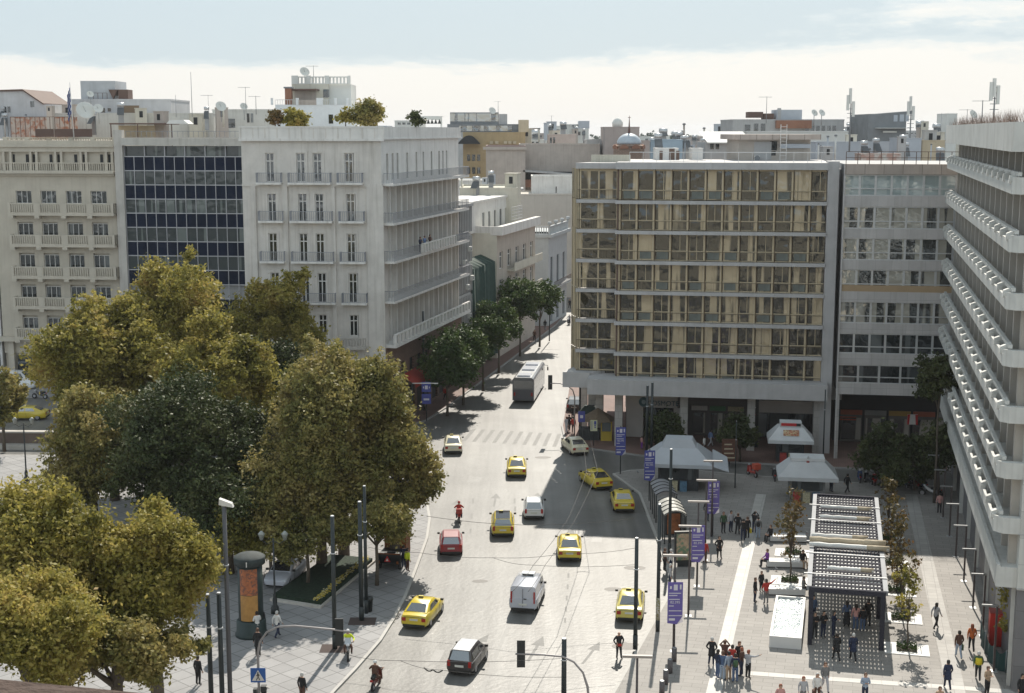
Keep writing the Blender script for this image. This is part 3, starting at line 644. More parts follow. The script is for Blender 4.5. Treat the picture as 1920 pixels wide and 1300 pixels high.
# painted mural panel and coloured letters deeper in the arcade
b = MB(); random.seed(4); mu = [M('mural_'+n_, c, .7) for n_, c in (('red', (.4, .05, .03)), ('yellow', (.55, .4, .05)), ('green', (.08, .2, .06)), ('white', (.6, .6, .55)))]
mx0, mz0 = FC.l(1402, 815, 1.2)
for i in range(16):
    zz = mz0+i*.24; xx = mx0+random.uniform(0, .25); a = random.uniform(.3, .6); b.add([(xx, 1.2, zz), (xx+a, 1.2, zz+.05), (xx+a*.7, 1.2, zz+.3), (xx+.1, 1.2, zz+.24)], [(0, 1, 2, 3)], mu[i % 4])
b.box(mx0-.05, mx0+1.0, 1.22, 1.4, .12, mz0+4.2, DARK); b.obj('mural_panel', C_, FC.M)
# parapet and rails on the roof
b = MB(); px0 = FC.x(1107, 4); px1 = FC.x(1178, 4); zq = zC(307); b.box(px0, px1, 4, 4.15, zq, zC(291, 4), CREAM)
for i in range(14): x = px0+(px1-px0)*i/13; b.box(x, x+.08, 3.94, 4.0, zq, zC(291, 4), CREAM)
b.obj('roof_parapet', C_, FC.M)
b = MB(); x0_ = FC.x(1178, 1.5); x1_ = FC.x(1560, 1.5); b.box(x0_, x1_, 1.5, 1.54, zq+1.0, zq+1.06, STEEL)
for i in range(16): x = x0_+(x1_-x0_)*i/15; b.box(x-.02, x+.02, 1.5, 1.54, zq, zq+1.0, STEEL)
b.obj('roof_rail', C_, FC.M)
# ---------------- D: banded slab block
FD = Fr((1566, 862), (1800, 870)); D_ = thing('office_block', 'grey slab office block with mirrored windows, between gold framed block and white fin block', 'building', FD.M)
zD = lambda y, yo=0: FD.z(1680, y, yo); W = FD.W
DST = M('grey_marble_cladding', (.47, .45, .44), .75, var=.1, streak=.3, brick=(1.5, 1.4, .015, .7, 0, 'wall'))
rw = [(328, 368), (388, 430), (448, 489), (507, 548), (568, 608), (627, 665), (686, 721)]
b = MB(); xs0 = FD.x(1577); pw = FD.x(1606.5)-xs0; NW = 8
hol = []
for r, (t, bo) in enumerate(rw): hol.append((xs0, xs0+pw*NW, zD(bo), zD(t)))
wallgrid(b, 0, W, zD(742), zD(309), hol, DST, 0, .4); b.box(0, W+5, .7, 18, zD(742), zD(309), GREY); b.box(0, FD.x(1576), -.15, 0, 0, zD(309), DST)  # back block widened past the front, added to block sun through the gap
b.box(0, FD.x(1566.5)+.8, -.1, .6, 0, zD(742), CP); b.obj('wall', D_, FD.M)
b = MB(); b.box(-.1, W, -.25, .8, zD(327), zD(308), M('brown_concrete', (.4, .34, .3), .85, streak=.3, brick=(1.7, 3, .03, .4, 0, 'wall'))); b.obj('roof_band', D_, FD.M)
fd = {}
for r, (t, bo) in enumerate(rw):
    nn = NW if r < 6 else 5; p_ = pw if r < 6 else pw*1.35; gl = GLASSR if r not in (0, 5, 6) else GLASSD if r else glassmat('pale_blind_glass', (.3, .36, .36), (.42, .47, .46), .5, .12, wav=.2) if 'pale_blind_glass' not in MATS else MATS['pale_blind_glass']
    for k in range(nn):
        Mx = FD.M@Matrix.Translation((xs0+p_*k, .1, zD(bo))); key = (r in (0,), r in (5,), r == 6)
        if key in fd: dupk(fd[key], Mx)
        else: fd[key] = window('window', D_, Mx, p_, zD(t)-zD(bo), gl, STEEL, 0, .34, .1)
b = MB(); b.box(xs0, xs0+pw*NW, .04, .09, zD(548), zD(536), M('tan_spandrel', (.38, .27, .16), .6)); b.obj('tan_spandrel', D_, FD.M)
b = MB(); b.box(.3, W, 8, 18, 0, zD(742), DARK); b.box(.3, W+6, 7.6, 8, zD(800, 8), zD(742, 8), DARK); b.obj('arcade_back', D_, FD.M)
for k in range(5):      # shop fronts deep in the arcade
    x = 1.0+k*2.35; b = MB(); b.box(x, x+2.1, 7.5, 7.59, .15, 2.9, M('shop_frame', (.12, .11, .1), .7)); f_ = b.obj('shop_front', D_, FD.M); b = MB(); b.box(x+.12, x+2.0, 7.44, 7.49, .4, 2.6, GLASSR); b.obj('pane', f_); b = MB(); b.box(x, x+2.1, 7.4, 7.58, 2.92, 3.4, M('fascia_%d' % (k % 3), ((.3, .08, .04), (.2, .2, .19), (.32, .2, .05))[k % 3], .6)); b.obj('fascia', f_)
b = MB(); zr = zD(308)
for zz in (.55, 1.1): b.box(0, W, 0, .05, zr+zz, zr+zz+.05, BROWN)
for i in range(12): x = W*i/11; b.box(x-.03, x+.03, 0, .05, zr, zr+1.1, BROWN)
b.obj('roof_rail', D_, FD.M)
# ---------------- E: white fin block on the right
FE = Fr((1770, 880), (1881, 1295)); E_ = thing('fin_block', 'white concrete block with deep scalloped balconies and vertical fins along the right side', 'building', FE.M)
EC = M('white_concrete_panels', (.54, .54, .51), .75, var=.12, streak=.25, brick=(3.2, 1.5, .012, .6, 0, 'wall'))
ECP = M('white_concrete', (.56, .56, .535), .75, var=.14, streak=.3)
EG = M('dark_granite_cladding', (.17, .165, .17), .6, var=.15, brick=(1.6, 1.6, .012, .5, 0, 'wall'))
W = FE.W; zr = HC+.45
def zE(y): return FE.z(1893, y, 0)
lv = [FE.z(1897, y, -1.5) for y in (328, 435, 537, 640, 744, 842, 943)]
pit_ = 3.08; lv = [lv[0]-pit_*i for i in range(7)]
XE = W-.0
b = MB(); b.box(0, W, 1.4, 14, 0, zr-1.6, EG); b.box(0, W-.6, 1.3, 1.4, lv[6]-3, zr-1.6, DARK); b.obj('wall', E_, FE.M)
b = MB(); b.box(-.6, W+.9, -1.2, 15, zr-1.55, zr, ECP); b.obj('roof_slab', E_, FE.M)
GF = M('fin_concrete', (.46, .43, .39), .8, var=.12, streak=.2); fin = {}; rest = MB()
for i in range(8):
    ztop_ = zr-1.56 if i == 0 else lv[i-1]-1.15; zbot = lv[i]-1.05 if i < 7 else lv[6]-1.2-pit_+.9; h_ = round(ztop_-zbot, 2)
    for k in range(16):
        x = .3+(W-1.0)*k/15; Mx = FE.M@Matrix.Translation((x, 0, zbot))
        if i > 5: rest.box(x-.22, x+.22, -.1, 1.3, zbot, zbot+h_, GF); continue
        if h_ in fin: dupk(fin[h_], Mx); continue
        b = MB(); b.box(-.22, .22, -.1, 1.3, 0, h_, GF); fin[h_] = b.obj('fin', E_, Mx)
rest.obj('fins', E_, FE.M)['kind'] = 'stuff'
ba = None
for i, z in enumerate(lv):
    if ba is None:
        b = MB(); b.box(-.4, W-.02, -.9, 1.2, -1.15, -.8, ECP); b.box(-.4, W-.02, -1.0, -.86, -1.15, -.5, ECP); b.box(-.4, W-.02, -.72, -.52, -.2, 0, ECP)
        n = 17
        for k in range(n):      # scalloped brackets carrying the top rail
            x = .2+(W-1.0)*k/(n-1)
            b.add([(x-.2, -1.12, -.6), (x+.2, -1.12, -.6), (x+.2, -.6, -.6), (x-.2, -.6, -.6), (x-.2, -1.08, -.2), (x+.2, -1.08, -.2), (x+.2, -.55, .03), (x-.2, -.55, .03)], [(0, 3, 2, 1), (4, 5, 6, 7), (0, 1, 5, 4), (1, 2, 6, 5), (2, 3, 7, 6), (3, 0, 4, 7)], ECP)
            b.box(x-.34, x-.2, -1.06, -.82, -.5, -.3, ECP); b.box(x+.2, x+.34, -1.06, -.82, -.5, -.3, ECP)
        b.prism([(W-.02, -1.0), (W+.45, -.55), (W+.45, .35), (W-.02, .35)], -1.15, -.25, ECP)
        ba = b.obj('balcony', E_, FE.M@Matrix.Translation((0, 0, z)))
    else: dupk(ba, FE.M@Matrix.Translation((0, 0, z)))
zc = lv[6]-pit_
b = MB(); b.box(-.8, W+.3, -.75, 1.4, zc-1.15, zc-.0, ECP); b.box(-.8, W+.3, -.75, -.55, zc, zc+.12, ECP); b.obj('canopy', E_, FE.M)
n = 8
for k in range(n): x = W-.5-(W/(n-1))*k*.97; b = MB(); b.box(x-.07, x+.07, .2, 1.4, .14, zc-1.15, ECP); b.obj('pilaster', E_, FE.M)
b = MB(); b.box(0, W-.02, .5, 1.38, .1, zc-1.16, EG); b.obj('granite_base', E_, FE.M)
# end wall towards us
FE2 = Fr(tuple(FE.M@Vector((W, 0, 0))), tuple(FE.M@Vector((W, 0, 0))+V*14))
b = MB(); b.box(.35, 14, -.5, .5, zc-1.2, zr-1.56, EC)
for z in lv+[zc]: b.box(.3, 14, -.54, -.5, z-1.15, z-1.1, GREY)
b.obj('end_wall', E_, FE2.M)
b = MB(); b.box(.4, 14, -.3, .45, .1, zc-1.21, EG); b.obj('end_base', E_, FE2.M)
b = MB(); random.seed(3)
for k in range(900):
    x = random.uniform(2, W); y = random.uniform(-1.2, -.2); l_ = random.uniform(.4, .9); a_ = random.uniform(-.3, .3)
    b.add([(x-.08, y, zr), (x+.08, y, zr), (x+a_, y+a_, zr+l_)], [(0, 1, 2)], M('dry_red_ivy', (.13, .07, .045), .9))
t_ = b.obj('roof_ivy'); t_.matrix_basis = FE.M; tag(t_, 'dry reddish ivy hedge along the roof edge of the white fin block', 'hedge', kind='stuff')
# ---------------- the building the camera stands on (seen in the windows opposite)
HM = M('hotel_stone', (.62, .55, .43), .85, var=.1, streak=.2)
HB = thing('stone_building', 'warm stone building under the viewpoint, its dark ledge at the lower left corner', 'building', T(0, -2, 0))
b = MB(); b.box(-60, 60, -14, 0, 0, 29.3, HM); b.obj('wall', HB, T(0, -2, 0))
b = MB()
for j in range(7):
    for i in range(30): x = -57+i*4; z = 3+j*3.9; b.box(x, x+1.5, .0, .05, z, z+2.5, GLASSD)
o = b.obj('window_openings', HB, T(0, -2, 0)); 
b = MB(); LD = M('ledge_stone', (.07, .045, .035), .95, bump=.5, bs=30); p0 = AT(-60, 1268, 2.6); p1 = AT(330, 1306, 2.6); 
b.add([tuple(p0-Vector((0, 2, 3.2))) if k == 9 else v for k, v in enumerate([(p0.x, p0.y-.5, p0.z-.5), (p1.x, p1.y-.5, p1.z-.5), (p1.x, p1.y, p1.z-.5), (p0.x, p0.y, p0.z-.5), (p0.x, p0.y-.5, p0.z), (p1.x, p1.y-.5, p1.z), (p1.x, p1.y, p1.z), (p0.x, p0.y, p0.z)])], [(0, 3, 2, 1), (4, 5, 6, 7), (0, 1, 5, 4), (1, 2, 6, 5), (2, 3, 7, 6), (3, 0, 4, 7)], LD)
b.box(p0.x-1.0, p0.x, -2, p0.y, p0.z-.5, p0.z, LD); b.obj('ledge', HB, Matrix())
# ================================================================ streets and roofs behind
def blk(name, label, x0, x1, yt, Y, dep, mat, wins=(), cat='building', group=None, rot=0, zb=0, par=.25, gl=None, cap=None, parts=()):
    """a building standing Y metres away whose front spans x0..x1 with its roof at yt (photo pixels)"""
    a = AT(x0, yt, Y); c = AT(x1, yt, Y); a.z = c.z = 0
    if rot:      # turned a little about its left corner
        d = (c-a); c = a+Vector((d.length*cos(rot), d.length*sin(rot), 0))
    f = Fr(tuple(a), tuple(c)); t = thing(name, label, cat, f.M, group); z = f.z((x0+x1)/2, yt); W = f.W
    b = MB(); b.box(0, W, 0, dep, zb, z-par, mat); p = .2
    if par: b.box(-.05, W+.05, -.05, p, z-par+.0, z, cap or mat); b.box(-.05, p, p, dep, z-par, z, cap or mat); b.box(W-p, W+.05, p, dep, z-par, z, cap or mat); b.box(p, W-p, dep-p, dep, z-par, z, cap or mat)
    b.obj('wall', t, f.M)
    for (xa, xb, ya, yb, n) in wins:
        xa_ = f.x(xa); xb_ = f.x(xb); za = f.z(xa, yb); zb_ = f.z(xa, ya); st = (xb_-xa_)/n; first = None
        for i in range(n):
            Mx = f.M@Matrix.Translation((xa_+st*i+(st*.18 if n > 1 else 0), -.05, za))
            if first is None:
                g = MB(); w_ = st*.64 if n > 1 else st; g.box(0, w_, 0, .1, 0, zb_-za, gl or GLASSD); first = g.obj('window', t, Mx)
            else: dupk(first, Mx)
    return t, f, z
PINK = M('pinkish_plaster', (.43, .38, .34), .9, var=.12, streak=.3)
TAN = M('tan_plaster', (.5, .42, .3), .9, var=.1, streak=.2)
DKG = M('dark_grey_wall', (.2, .21, .22), .85, var=.2)
BLUEG = M('blue_grey_wall', (.42, .45, .49), .85, var=.1)
TILE = M('terracotta', (.26, .13, .085), .85, var=.2)
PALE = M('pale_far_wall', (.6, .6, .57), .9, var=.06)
def prism_roof(t, f, pts, y0, y1, mat, name='roof'):
    b = MB(); b.extr(pts, y0, y1, mat); return b.obj(name, t, f.M)
# --- street side, left
f = Fr((862, 719), (886, 703)); t = thing('office_block', 'narrow dark grey block with close vertical fins just behind the big white corner building', 'building', f.M)
zt = f.z(864, 390); b = MB(); b.box(0, f.W, .5, 10, 0, zt, DKG); b.box(-.1, f.W+.1, -.2, 10, zt, zt+.35, GREY); b.obj('wall', t, f.M)
fin = None
for j in range(5):
    for i in range(9):
        Mx = f.M@Matrix.Translation((f.W*i/8-.09, 0, 3+(zt-3)/5*j))
        if fin is None: b = MB(); b.box(0, .18, 0, .5, .5, (zt-3)/5, GREY); fin = b.obj('fin', t, Mx)
        else: dupk(fin, Mx)
b = MB(); b.box(0, f.W, .2, .5, 3, 3.4, GREY)
for j in range(1, 5): b.box(0, f.W, .2, .5, 3+(zt-3)/5*j-.2, 3+(zt-3)/5*j+.3, GREY)
b.obj('spandrels', t, f.M)
ac = None
for i, (u_, v_) in enumerate(((.3, .62), (.7, .7), (.5, .45), (.85, .5), (.2, .3), (.65, .25))):
    Mx = f.M@Matrix.Translation((f.W*u_, -.45, 3+(zt-3)*v_))
    if ac is None: b = MB(); b.box(-.4, .4, 0, .4, 0, .6, PALE); b.cyl((-.1, -.02, .3), (-.1, 0, .3), .22, .22, DKG, 12); ac = b.obj('air_conditioner', t, Mx)
    else: dupk(ac, Mx)
f = Fr((886, 703), (932, 674)); t = thing('netted_house', 'low house wrapped in dark green scaffold net beside the cream building', 'building', f.M); NET = M('green_net', (.018, .045, .035), .8, var=.35, vs=1.5, bump=.6, bs=2)
zt = f.z(890, 505); b = MB(); b.box(.3, f.W, 1, 9, 0, zt-.5, BEIGE); b.obj('wall', t, f.M)
b = MB(); n = 24
for i in range(n):
    x0_ = f.W*i/n; x1_ = f.W*(i+1)/n; y0_ = .35*sin(i*1.9)-.1; y1_ = .35*sin((i+1)*1.9)-.1
    b.add([(x0_, y0_, 1), (x1_, y1_, 1), (x1_, y1_*.4+.2, zt), (x0_, y0_*.4+.2, zt), (x0_, 2.2, zt+.9), (x1_, 2.2, zt+.9)], [(0, 1, 2, 3), (3, 2, 5, 4)], NET, True)
b.obj('scaffold_net', t, f.M); b = MB(); b.extr([(-.5, zt-.3), (f.W, zt-.3), (f.W*.5, zt+2.2)], 3, 9, TILE); b.obj('roof', t, f.M)
# cream building: side wall to us, front along the street
fs = Fr((884, 673), (932, 674)); f = Fr((932, 674), (1003, 629)); t = thing('cream_building', 'cream building with blank side wall and set-back white roof storey, halfway along the street', 'building', fs.M)
zt = f.z(932, 425); b = MB(); b.box(0, fs.W, 0, 6, 0, zt-.9, CREAM); b.obj('side_wall', t, fs.M)
hol = [(f.W*(k+.25)/5, f.W*(k+.7)/5, zz, zz+2.4) for k in range(5) for zz in (4.2, 8.4, 12.2)]
b = MB(); wallgrid(b, 0, f.W, 0, zt-1.2, hol, BEIGE, 0, .4); b.box(0, f.W, .4, 8, 0, zt-.9, CREAM); b.obj('wall', t, f.M)
fw = None
for h in hol:
    Mx = f.M@Matrix.Translation((h[0], .2, h[2]))
    if fw is None: fw = window('window', t, Mx, h[1]-h[0], 2.4, GLASSD, WHT, 1, .7, .1)
    else: dupk(fw, Mx)
b = MB(); b.box(-.1, f.W+.2, -.8, 0, zt-1.2, zt, WHT); b.box(-.1, .2, 0, 8, zt-1.2, zt, WHT); b.obj('parapet', t, f.M)
for zz in (7.9, 11.8):
    b = MB(); b.box(f.W*.25, f.W+.3, -1.1, 0, zz-.25, zz, CREAM); b.box(f.W*.25, f.W+.3, -1.1, -.98, zz, zz+.9, CREAM); b.obj('balcony', t, f.M)
zu = f.z(940, 372, 3)
hol = [(3+(f.W-4)*(k+.2)/6, 3+(f.W-4)*(k+.6)/6, zt-.8, zt+1.6) for k in range(6)]
b = MB(); wallgrid(b, -2.5, f.W-2, zt-.9, zu, hol, WHT, 3, 3.3); b.box(-2.5, f.W-2, 3.3, 9, zt-.9, zu, CREAM); b.box(-2.7, f.W-1.8, 2.8, 9.2, zu, zu+.3, WHT); b.obj('roof_storey', t, f.M)
for h in hol: b = MB(); b.box(h[0], h[1], 3.15, 3.2, h[2], h[3], GLASSD); b.obj('roof_window', t, f.M)
b = MB(); x0_ = f.W*.45
for k in range(9): b.box(x0_+k*.8, x0_+k*.8+.05, .5, .55, zt, zt+2.0, STEEL)
for k in range(5): b.box(x0_, x0_+6.4, .5, .55, zt+.2+k*.45, zt+.25+k*.45, STEEL)
b.obj('trellis', t, f.M)
# grey neoclassical house further on
fs = Fr((1003, 613), (1028, 613)); f = Fr((1028, 613), (1062, 591)); t = thing('neoclassical_house', 'grey neoclassical house with urns on its balustrade at the far end of the street', 'building', fs.M)
zt = f.z(1028, 440); NG = M('cool_grey_stucco', (.45, .47, .48), .85, var=.1, streak=.2); b = MB(); b.box(-2, fs.W, 0, 6, 0, zt, NG); b.box(-2, fs.W, -.3, 0, zt-.5, zt, NG); b.obj('side_wall', t, fs.M)
hol = [(f.W*(k+.3)/3, f.W*(k+.7)/3, zz, zz+hh) for k in range(3) for zz, hh in ((.5, 4), (6.5, 4.5))]
b = MB(); wallgrid(b, 0, f.W, 0, zt, hol, NG, 0, .4); b.box(0, f.W, .4, 8, 0, zt, NG); b.box(-.4, f.W+.4, -.6, 0, zt-.5, zt, NG); b.obj('wall', t, f.M)
for h in hol: b = MB(); b.box(h[0], h[1], .2, .3, h[2], h[3], GLASSD); b.obj('window', t, f.M)
b = MB(); b.box(0, f.W, -1.0, 0, 6, 6.25, NG); rail(b, 0, f.W, -.95, 6.25, 7.2, BROWN, .3); b.obj('balcony', t, f.M)
b = MB(); balus(b, 0, f.W, -.3, 0, zt, zt+1.3, NG, .35, .15); b.box(-.1, .1, -.2, 0, zt, zt+1.5, NG); b.obj('balustrade', t, f.M)
b = MB(); balus(b, -2, fs.W, -.1, .2, zt, zt+1.3, NG, .35, .15); b.obj('balustrade', t, fs.M)
for k in range(4): b = MB(); b.lathe([(.1, zt+1.3), (.3, zt+1.6), (.38, zt+1.9), (.2, zt+2.0)], NG, 8, (f.W*k/3, -.15)); b.obj('urn', t, f.M)
# blank walls closing the street
blk('blank_wall_building', 'big blank beige wall of a building closing the end of the street', 930, 1130, 364, 258, 14, M('blank_beige', (.5, .46, .41), .9, var=.08, streak=.2))
t, f, z = blk('white_building', 'white low roof terrace building beside the dark opening above the street end', 997, 1120, 330, 266, 8, WHT, [(1041, 1043, 350, 362, 1)])
t, f, z = blk('roof_building', 'flat grey roof terrace with a low white wall left of the street end', 856, 925, 338, 232, 10, WHT, [(926-22, 938-22, 346, 358, 1)])
b = MB(); b.box(f.W-.1, f.W+5, 0, 6, z-1.6, z-1.4, GREY); b.obj('roof', t, f.M)
blk('plain_building', 'pale low roof with a bright skylight behind the cream building', 862, 970, 352, 205, 12, CREAM)
t, f, z = blk('beige_building', 'beige blank gable block with dark gutter left of the wide pinkish block', 911, 985, 273, 300, 14, PINK, (), par=.5, cap=M('gutter', (.3, .22, .2), .8))
b = MB(); b.extr([(-.6, z-.3), (f.W*1.05, z-.3), (f.W*1.05, z-.9), (-.6, z-.9)], -.5, 0, PINK); b.obj('eaves', t, f.M)
t, f, z = blk('beige_building', 'wide pinkish blank block over the dark open shed in the middle distance', 974, 1125, 270, 306, 16, PINK, (), par=.35)
b = MB(); b.box(f.x(982), f.x(1075), -3, -.1, f.z(1000, 345), f.z(1000, 322), DARK); b.extr([(f.x(980), f.z(980, 318)), (f.x(1108), f.z(1100, 327)), (f.x(1108), f.z(1100, 330)), (f.x(980), f.z(980, 321))], -6, 0, GREY); b.obj('open_shed', t, f.M)
b = MB(); b.box(f.x(982), f.x(1000), -4, -3.1, f.z(1000, 350), f.z(1000, 336), TILE); b.box(f.x(1003), f.x(1022), -4, -3.1, f.z(1000, 345), f.z(1000, 325), BROWN); b.obj('rusty_sheets', t, f.M)
t, f, z = blk('ochre_building', 'ochre building with small dark windows and two dark glazed roof storeys', 868, 985, 248, 330, 18, OCHRE, [(875, 903, 290, 302, 3), (875, 903, 314, 326, 3)])
b = MB(); b.box(f.x(840), f.x(972), 1, 14, z, f.z(900, 233, 1), DKG); b.obj('glazed_storey', t, f.M)
b = MB(); b.box(f.x(845), f.x(935), 2, 12, f.z(900, 233, 1), f.z(900, 211, 2), DKG); b.box(f.x(936), f.x(951), 2, 12, f.z(900, 233, 1), f.z(900, 214, 2), GREY); b.box(f.x(845), f.x(935), 1.9, 2, f.z(900, 228, 2), f.z(900, 213, 2), GLASSR); b.box(f.x(862), f.x(960), .9, 1, f.z(900, 246, 1), f.z(900, 236, 1), GLASSR); b.obj('roof_storey', t, f.M)
b = MB(); b.box(f.x(972), f.x(991), 0, 10, z, f.z(980, 225), TAN); b.obj('stair_tower', t, f.M)
b = MB(); pts = [(f.x(860)+(f.x(902)-f.x(860))*k/10, f.z(880, 270)+2.2*sin(pi*k/10)*.9) for k in range(11)]; b.extr(pts, -4, -.1, DARK); b.obj('dark_awning', t, f.M)
aw = None
for c in (922, 932, 948, 956, 965): b = MB(); b.box(f.x(c-3), f.x(c+3), -.9, 0, f.z(c, 270), f.z(c, 265), TAN); b.obj('small_awning', t, f.M)
blk('white_building', 'small white two-step roof block beyond the pinkish block', 1023, 1066, 236, 420, 12, PALE, [(1030, 1060, 243, 250, 3)])
t, f, z = blk('white_building', 'white stepped block with a narrow tower right of centre skyline', 1074, 1104, 241, 400, 12, PALE, [(1080, 1096, 247, 254, 2), (1092, 1099, 262, 270, 1)])
b = MB(); b.box(f.x(1084), f.x(1103), 0, 8, z, f.z(1090, 227), BLUEG); b.obj('tower', t, f.M)
blk('pink_building', 'pale pink flat roofed block with white shutters above the pinkish block', 1028, 1080, 252, 340, 10, M('pale_pink', (.52, .44, .4), .9, streak=.2), [(1029, 1041, 258, 272, 2)])
t, f, z = blk('brown_building', 'brown grey block with two corner posts left of the church dome', 1134, 1199, 238, 300, 14, M('brown_grey', (.36, .31, .29), .9, var=.1, streak=.3))
b = MB(); b.lathe([(0.01, z), (1.1, z), (1.2, z+.9), (.8, z+1.6), (.05, z+2.0)], PALE, 12, (f.x(1158), 5)); b.obj('water_tank', t, f.M)
blk('brown_building', 'low brown grey wall right of the church dome', 1196, 1245, 264, 290, 10, M('brown_grey', (.36, .31, .29)))
blk('grey_building', 'low grey wall left of the brown grey block', 1100, 1136, 262, 310, 10, GREY)
# church
p = AT(1179, 300, 262); t = thing('church', 'red brick church drum with pale blue dome and thin spire', 'church', T(p.x, p.y)); Z = lambda y: AT(1179, y, 262).z
b = MB(); b.lathe([(2.9, 0), (2.9, Z(276)), (3.1, Z(274)), (2.6, Z(271)), (2.6, Z(270))], M('church_brick', (.2, .14, .11), .85, var=.2, brick=(.6, .25, .03, 1.5, .5, 'wall')), 8, smooth=False)
b.obj('drum', t, T(p.x, p.y))
b = MB(); z0_ = Z(270); R_ = 2.3
b.lathe([(R_*cos(k*pi/16), z0_+R_*.85*sin(k*pi/16)) for k in range(8)]+[(.15, z0_+R_*.86)], M('dome_lead', (.42, .47, .52), .5, var=.2), 20); b.obj('dome', t, T(p.x, p.y))
b = MB(); b.lathe([(.3, Z(256)), (.16, Z(240)), (.03, Z(217))], M('spire', (.12, .06, .05), .6), 8); b.box(-.25, .25, -.03, .03, Z(221), Z(220), BROWN); b.obj('spire', t, T(p.x, p.y))
for k in range(8):
    a = k*pi/4+pi/8; b = MB(); b.extr([(-.8, Z(279)), (.8, Z(279)), (.8, Z(274)), (0, Z(271)), (-.8, Z(274))], -2.95, -2.5, TILE); b.obj('gable', t, T(p.x, p.y, 0, a))
# --- roofs at the left
t, f, z = blk('grey_house', 'grey plastered rooftop house with slanting roof edge at the far left', -40, 98, 196, 195, 12, M('light_grey_plaster', (.5, .5, .51), .85, streak=.2), [(22, 37, 200, 211, 2), (73, 80, 190, 201, 1)], par=0)
b = MB(); z1 = f.z(60, 171); b.extr([(f.x(-40), z), (f.x(98), z), (f.x(97), z+.1), (f.x(61), z1), (f.x(-40), f.z(0, 173))], 0, 12, MATS['light_grey_plaster']); b.extr([(f.x(98), z+.15), (f.x(61), z1+.25), (f.x(-40), f.z(0, 172)+.1), (f.x(-40), f.z(0, 172)-.1), (f.x(61), z1+.02), (f.x(98), z-.05)], -.3, 12.2, BROWN); b.obj('roof', t, f.M)
t, f, z = blk('rooftop_block', 'long grey rooftop block with a brown shutter and tall box, behind the flagpole', 132, 320, 186, 205, 12, M('light_grey_plaster', ()), [(198, 210, 203, 211, 1), (215, 221, 203, 209, 1)])
b = MB(); b.box(f.x(163), f.x(227), 1, 7, z, f.z(190, 152, 1), M('steel_box', (.42, .44, .46), .7, streak=.2)); b.obj('roof_box', t, f.M)
b = MB(); b.box(f.x(244), f.x(273), -.05, .05, f.z(250, 212), f.z(250, 198), M('brown_shutter', (.2, .14, .09), .8)); b.obj('shutter', t, f.M)
b = MB(); b.extr([(f.x(216), f.z(216, 168)), (f.x(232), f.z(216, 168)), (f.x(224), z)], .5, 3, BROWN); b.box(f.x(234), f.x(252), .5, 3, z, f.z(240, 168), BROWN); b.obj('chimney_hood', t, f.M)
rl = MB(); rail(rl, f.x(180), f.x(214), .3, z, z+.9, BROWN, .6, .03); rl.obj('railing', t, f.M)
blk('white_wall_block', 'long white rooftop wall behind the stone building and the black glass office', 96, 400, 212, 196, 6, M('off_white_wall', (.58, .57, .53), .85, streak=.3), (), par=.15)
blk('rusty_shed', 'stained terrace wall with rusty red panels at the far left roofs', 20, 132, 219, 190, 3, M('stained_wall', (.46, .38, .33), .9, var=.2, streak=.5, c2=(.34, .13, .07)), (), par=.1)
t, f, z = blk('penthouse', 'pale rooftop flat with window left of the white stepped penthouse', 398, 520, 205, 200, 10, M('off_white_wall', ()), [(434, 449, 223, 240, 1), (421, 427, 224, 250, 1), (470, 484, 213, 230, 2)])
# pergola roof and bright plastic sheet on the roofs
t, f, z = blk('roof_pergola', 'dark brown flat rooftop pergola beside a bright white sheet', 204, 345, 228, 180, 5, BROWN, (), cat='pergola', zb=HC, par=.0) if False else (None, None, None)
p0 = AT(205, 231, 180); p1 = AT(352, 231, 180); t = thing('roof_pergola', 'flat brown rooftop pergola with a bright sheet, behind the black glass office', 'pergola', T(p0.x, 180)); zb_ = AT(205, 260, 180).z
w_ = p1.x-p0.x; b = MB(); b.box(0, w_*.8, 0, 4, p0.z-.18, p0.z, BROWN); b.obj('roof', t, T(p0.x, 180))
b = MB(); b.extr([(w_*.74, p0.z-.1), (w_*.78, p0.z+.35), (w_*.96, p0.z+.4), (w_*1.02, p0.z-.1)], -.6, 2.5, M('bright_sheet', (.62, .62, .6), .8)); b.obj('sheet', t, T(p0.x, 180))
for x in (.1, w_*.35, w_*.8-.15): b = MB(); b.box(x, x+.12, 0, .12, zb_-3, p0.z-.18, BROWN); b.obj('post', t, T(p0.x, 180))
b = MB(); b.box(.3, w_*.5, 3.0, 3.1, zb_-3, p0.z-.3, TAN); b.obj('back_screen', t, T(p0.x, 180))
# white penthouse on B with stair tower
t, f, z = blk('white_penthouse', 'white stepped penthouse with a balustraded tower, above the big corner building', 516, 668, 197, 162, 9, M('bright_white_plaster', (.72, .74, .75), .8, streak=.1), [(622, 630, 215, 232, 1)], par=.0)
b = MB()
for x0_, x1_ in ((516, 520), (562, 567), (600, 612), (633, 637), (655, 659)): b.box(f.x(x0_), f.x(x1_), -.1, .2, z, f.z(560, 184), MATS['bright_white_plaster'])
b.box(f.x(566), f.x(601), -.05, .1, z, f.z(580, 188), PINK); b.obj('terrace_parapet', t, f.M)
r_ = MB(); rail(r_, f.x(612), f.x(668), 0, z, f.z(560, 187), STEEL, .25, .02); rail(r_, f.x(524), f.x(560), 0, z, f.z(560, 187), STEEL, .25, .02); r_.obj('terrace_railing', t, f.M)
b = MB(); y_ = 5; b.box(f.x(555, y_), f.x(622, y_), y_, y_+6, z, f.z(600, 158, y_), CREAM); b.box(f.x(622, y_), f.x(663, y_), y_+.5, y_+6, z, f.z(600, 158, y_), PALE); b.obj('tower', t, f.M)
b = MB(); zz = f.z(600, 158, y_); zt = f.z(600, 142, y_)
for x0_, x1_ in ((555, 567), (582, 590), (616, 624), (658, 663)): b.box(f.x(x0_, y_), f.x(x1_, y_), y_-.05, y_+.4, zz, zt, PALE)
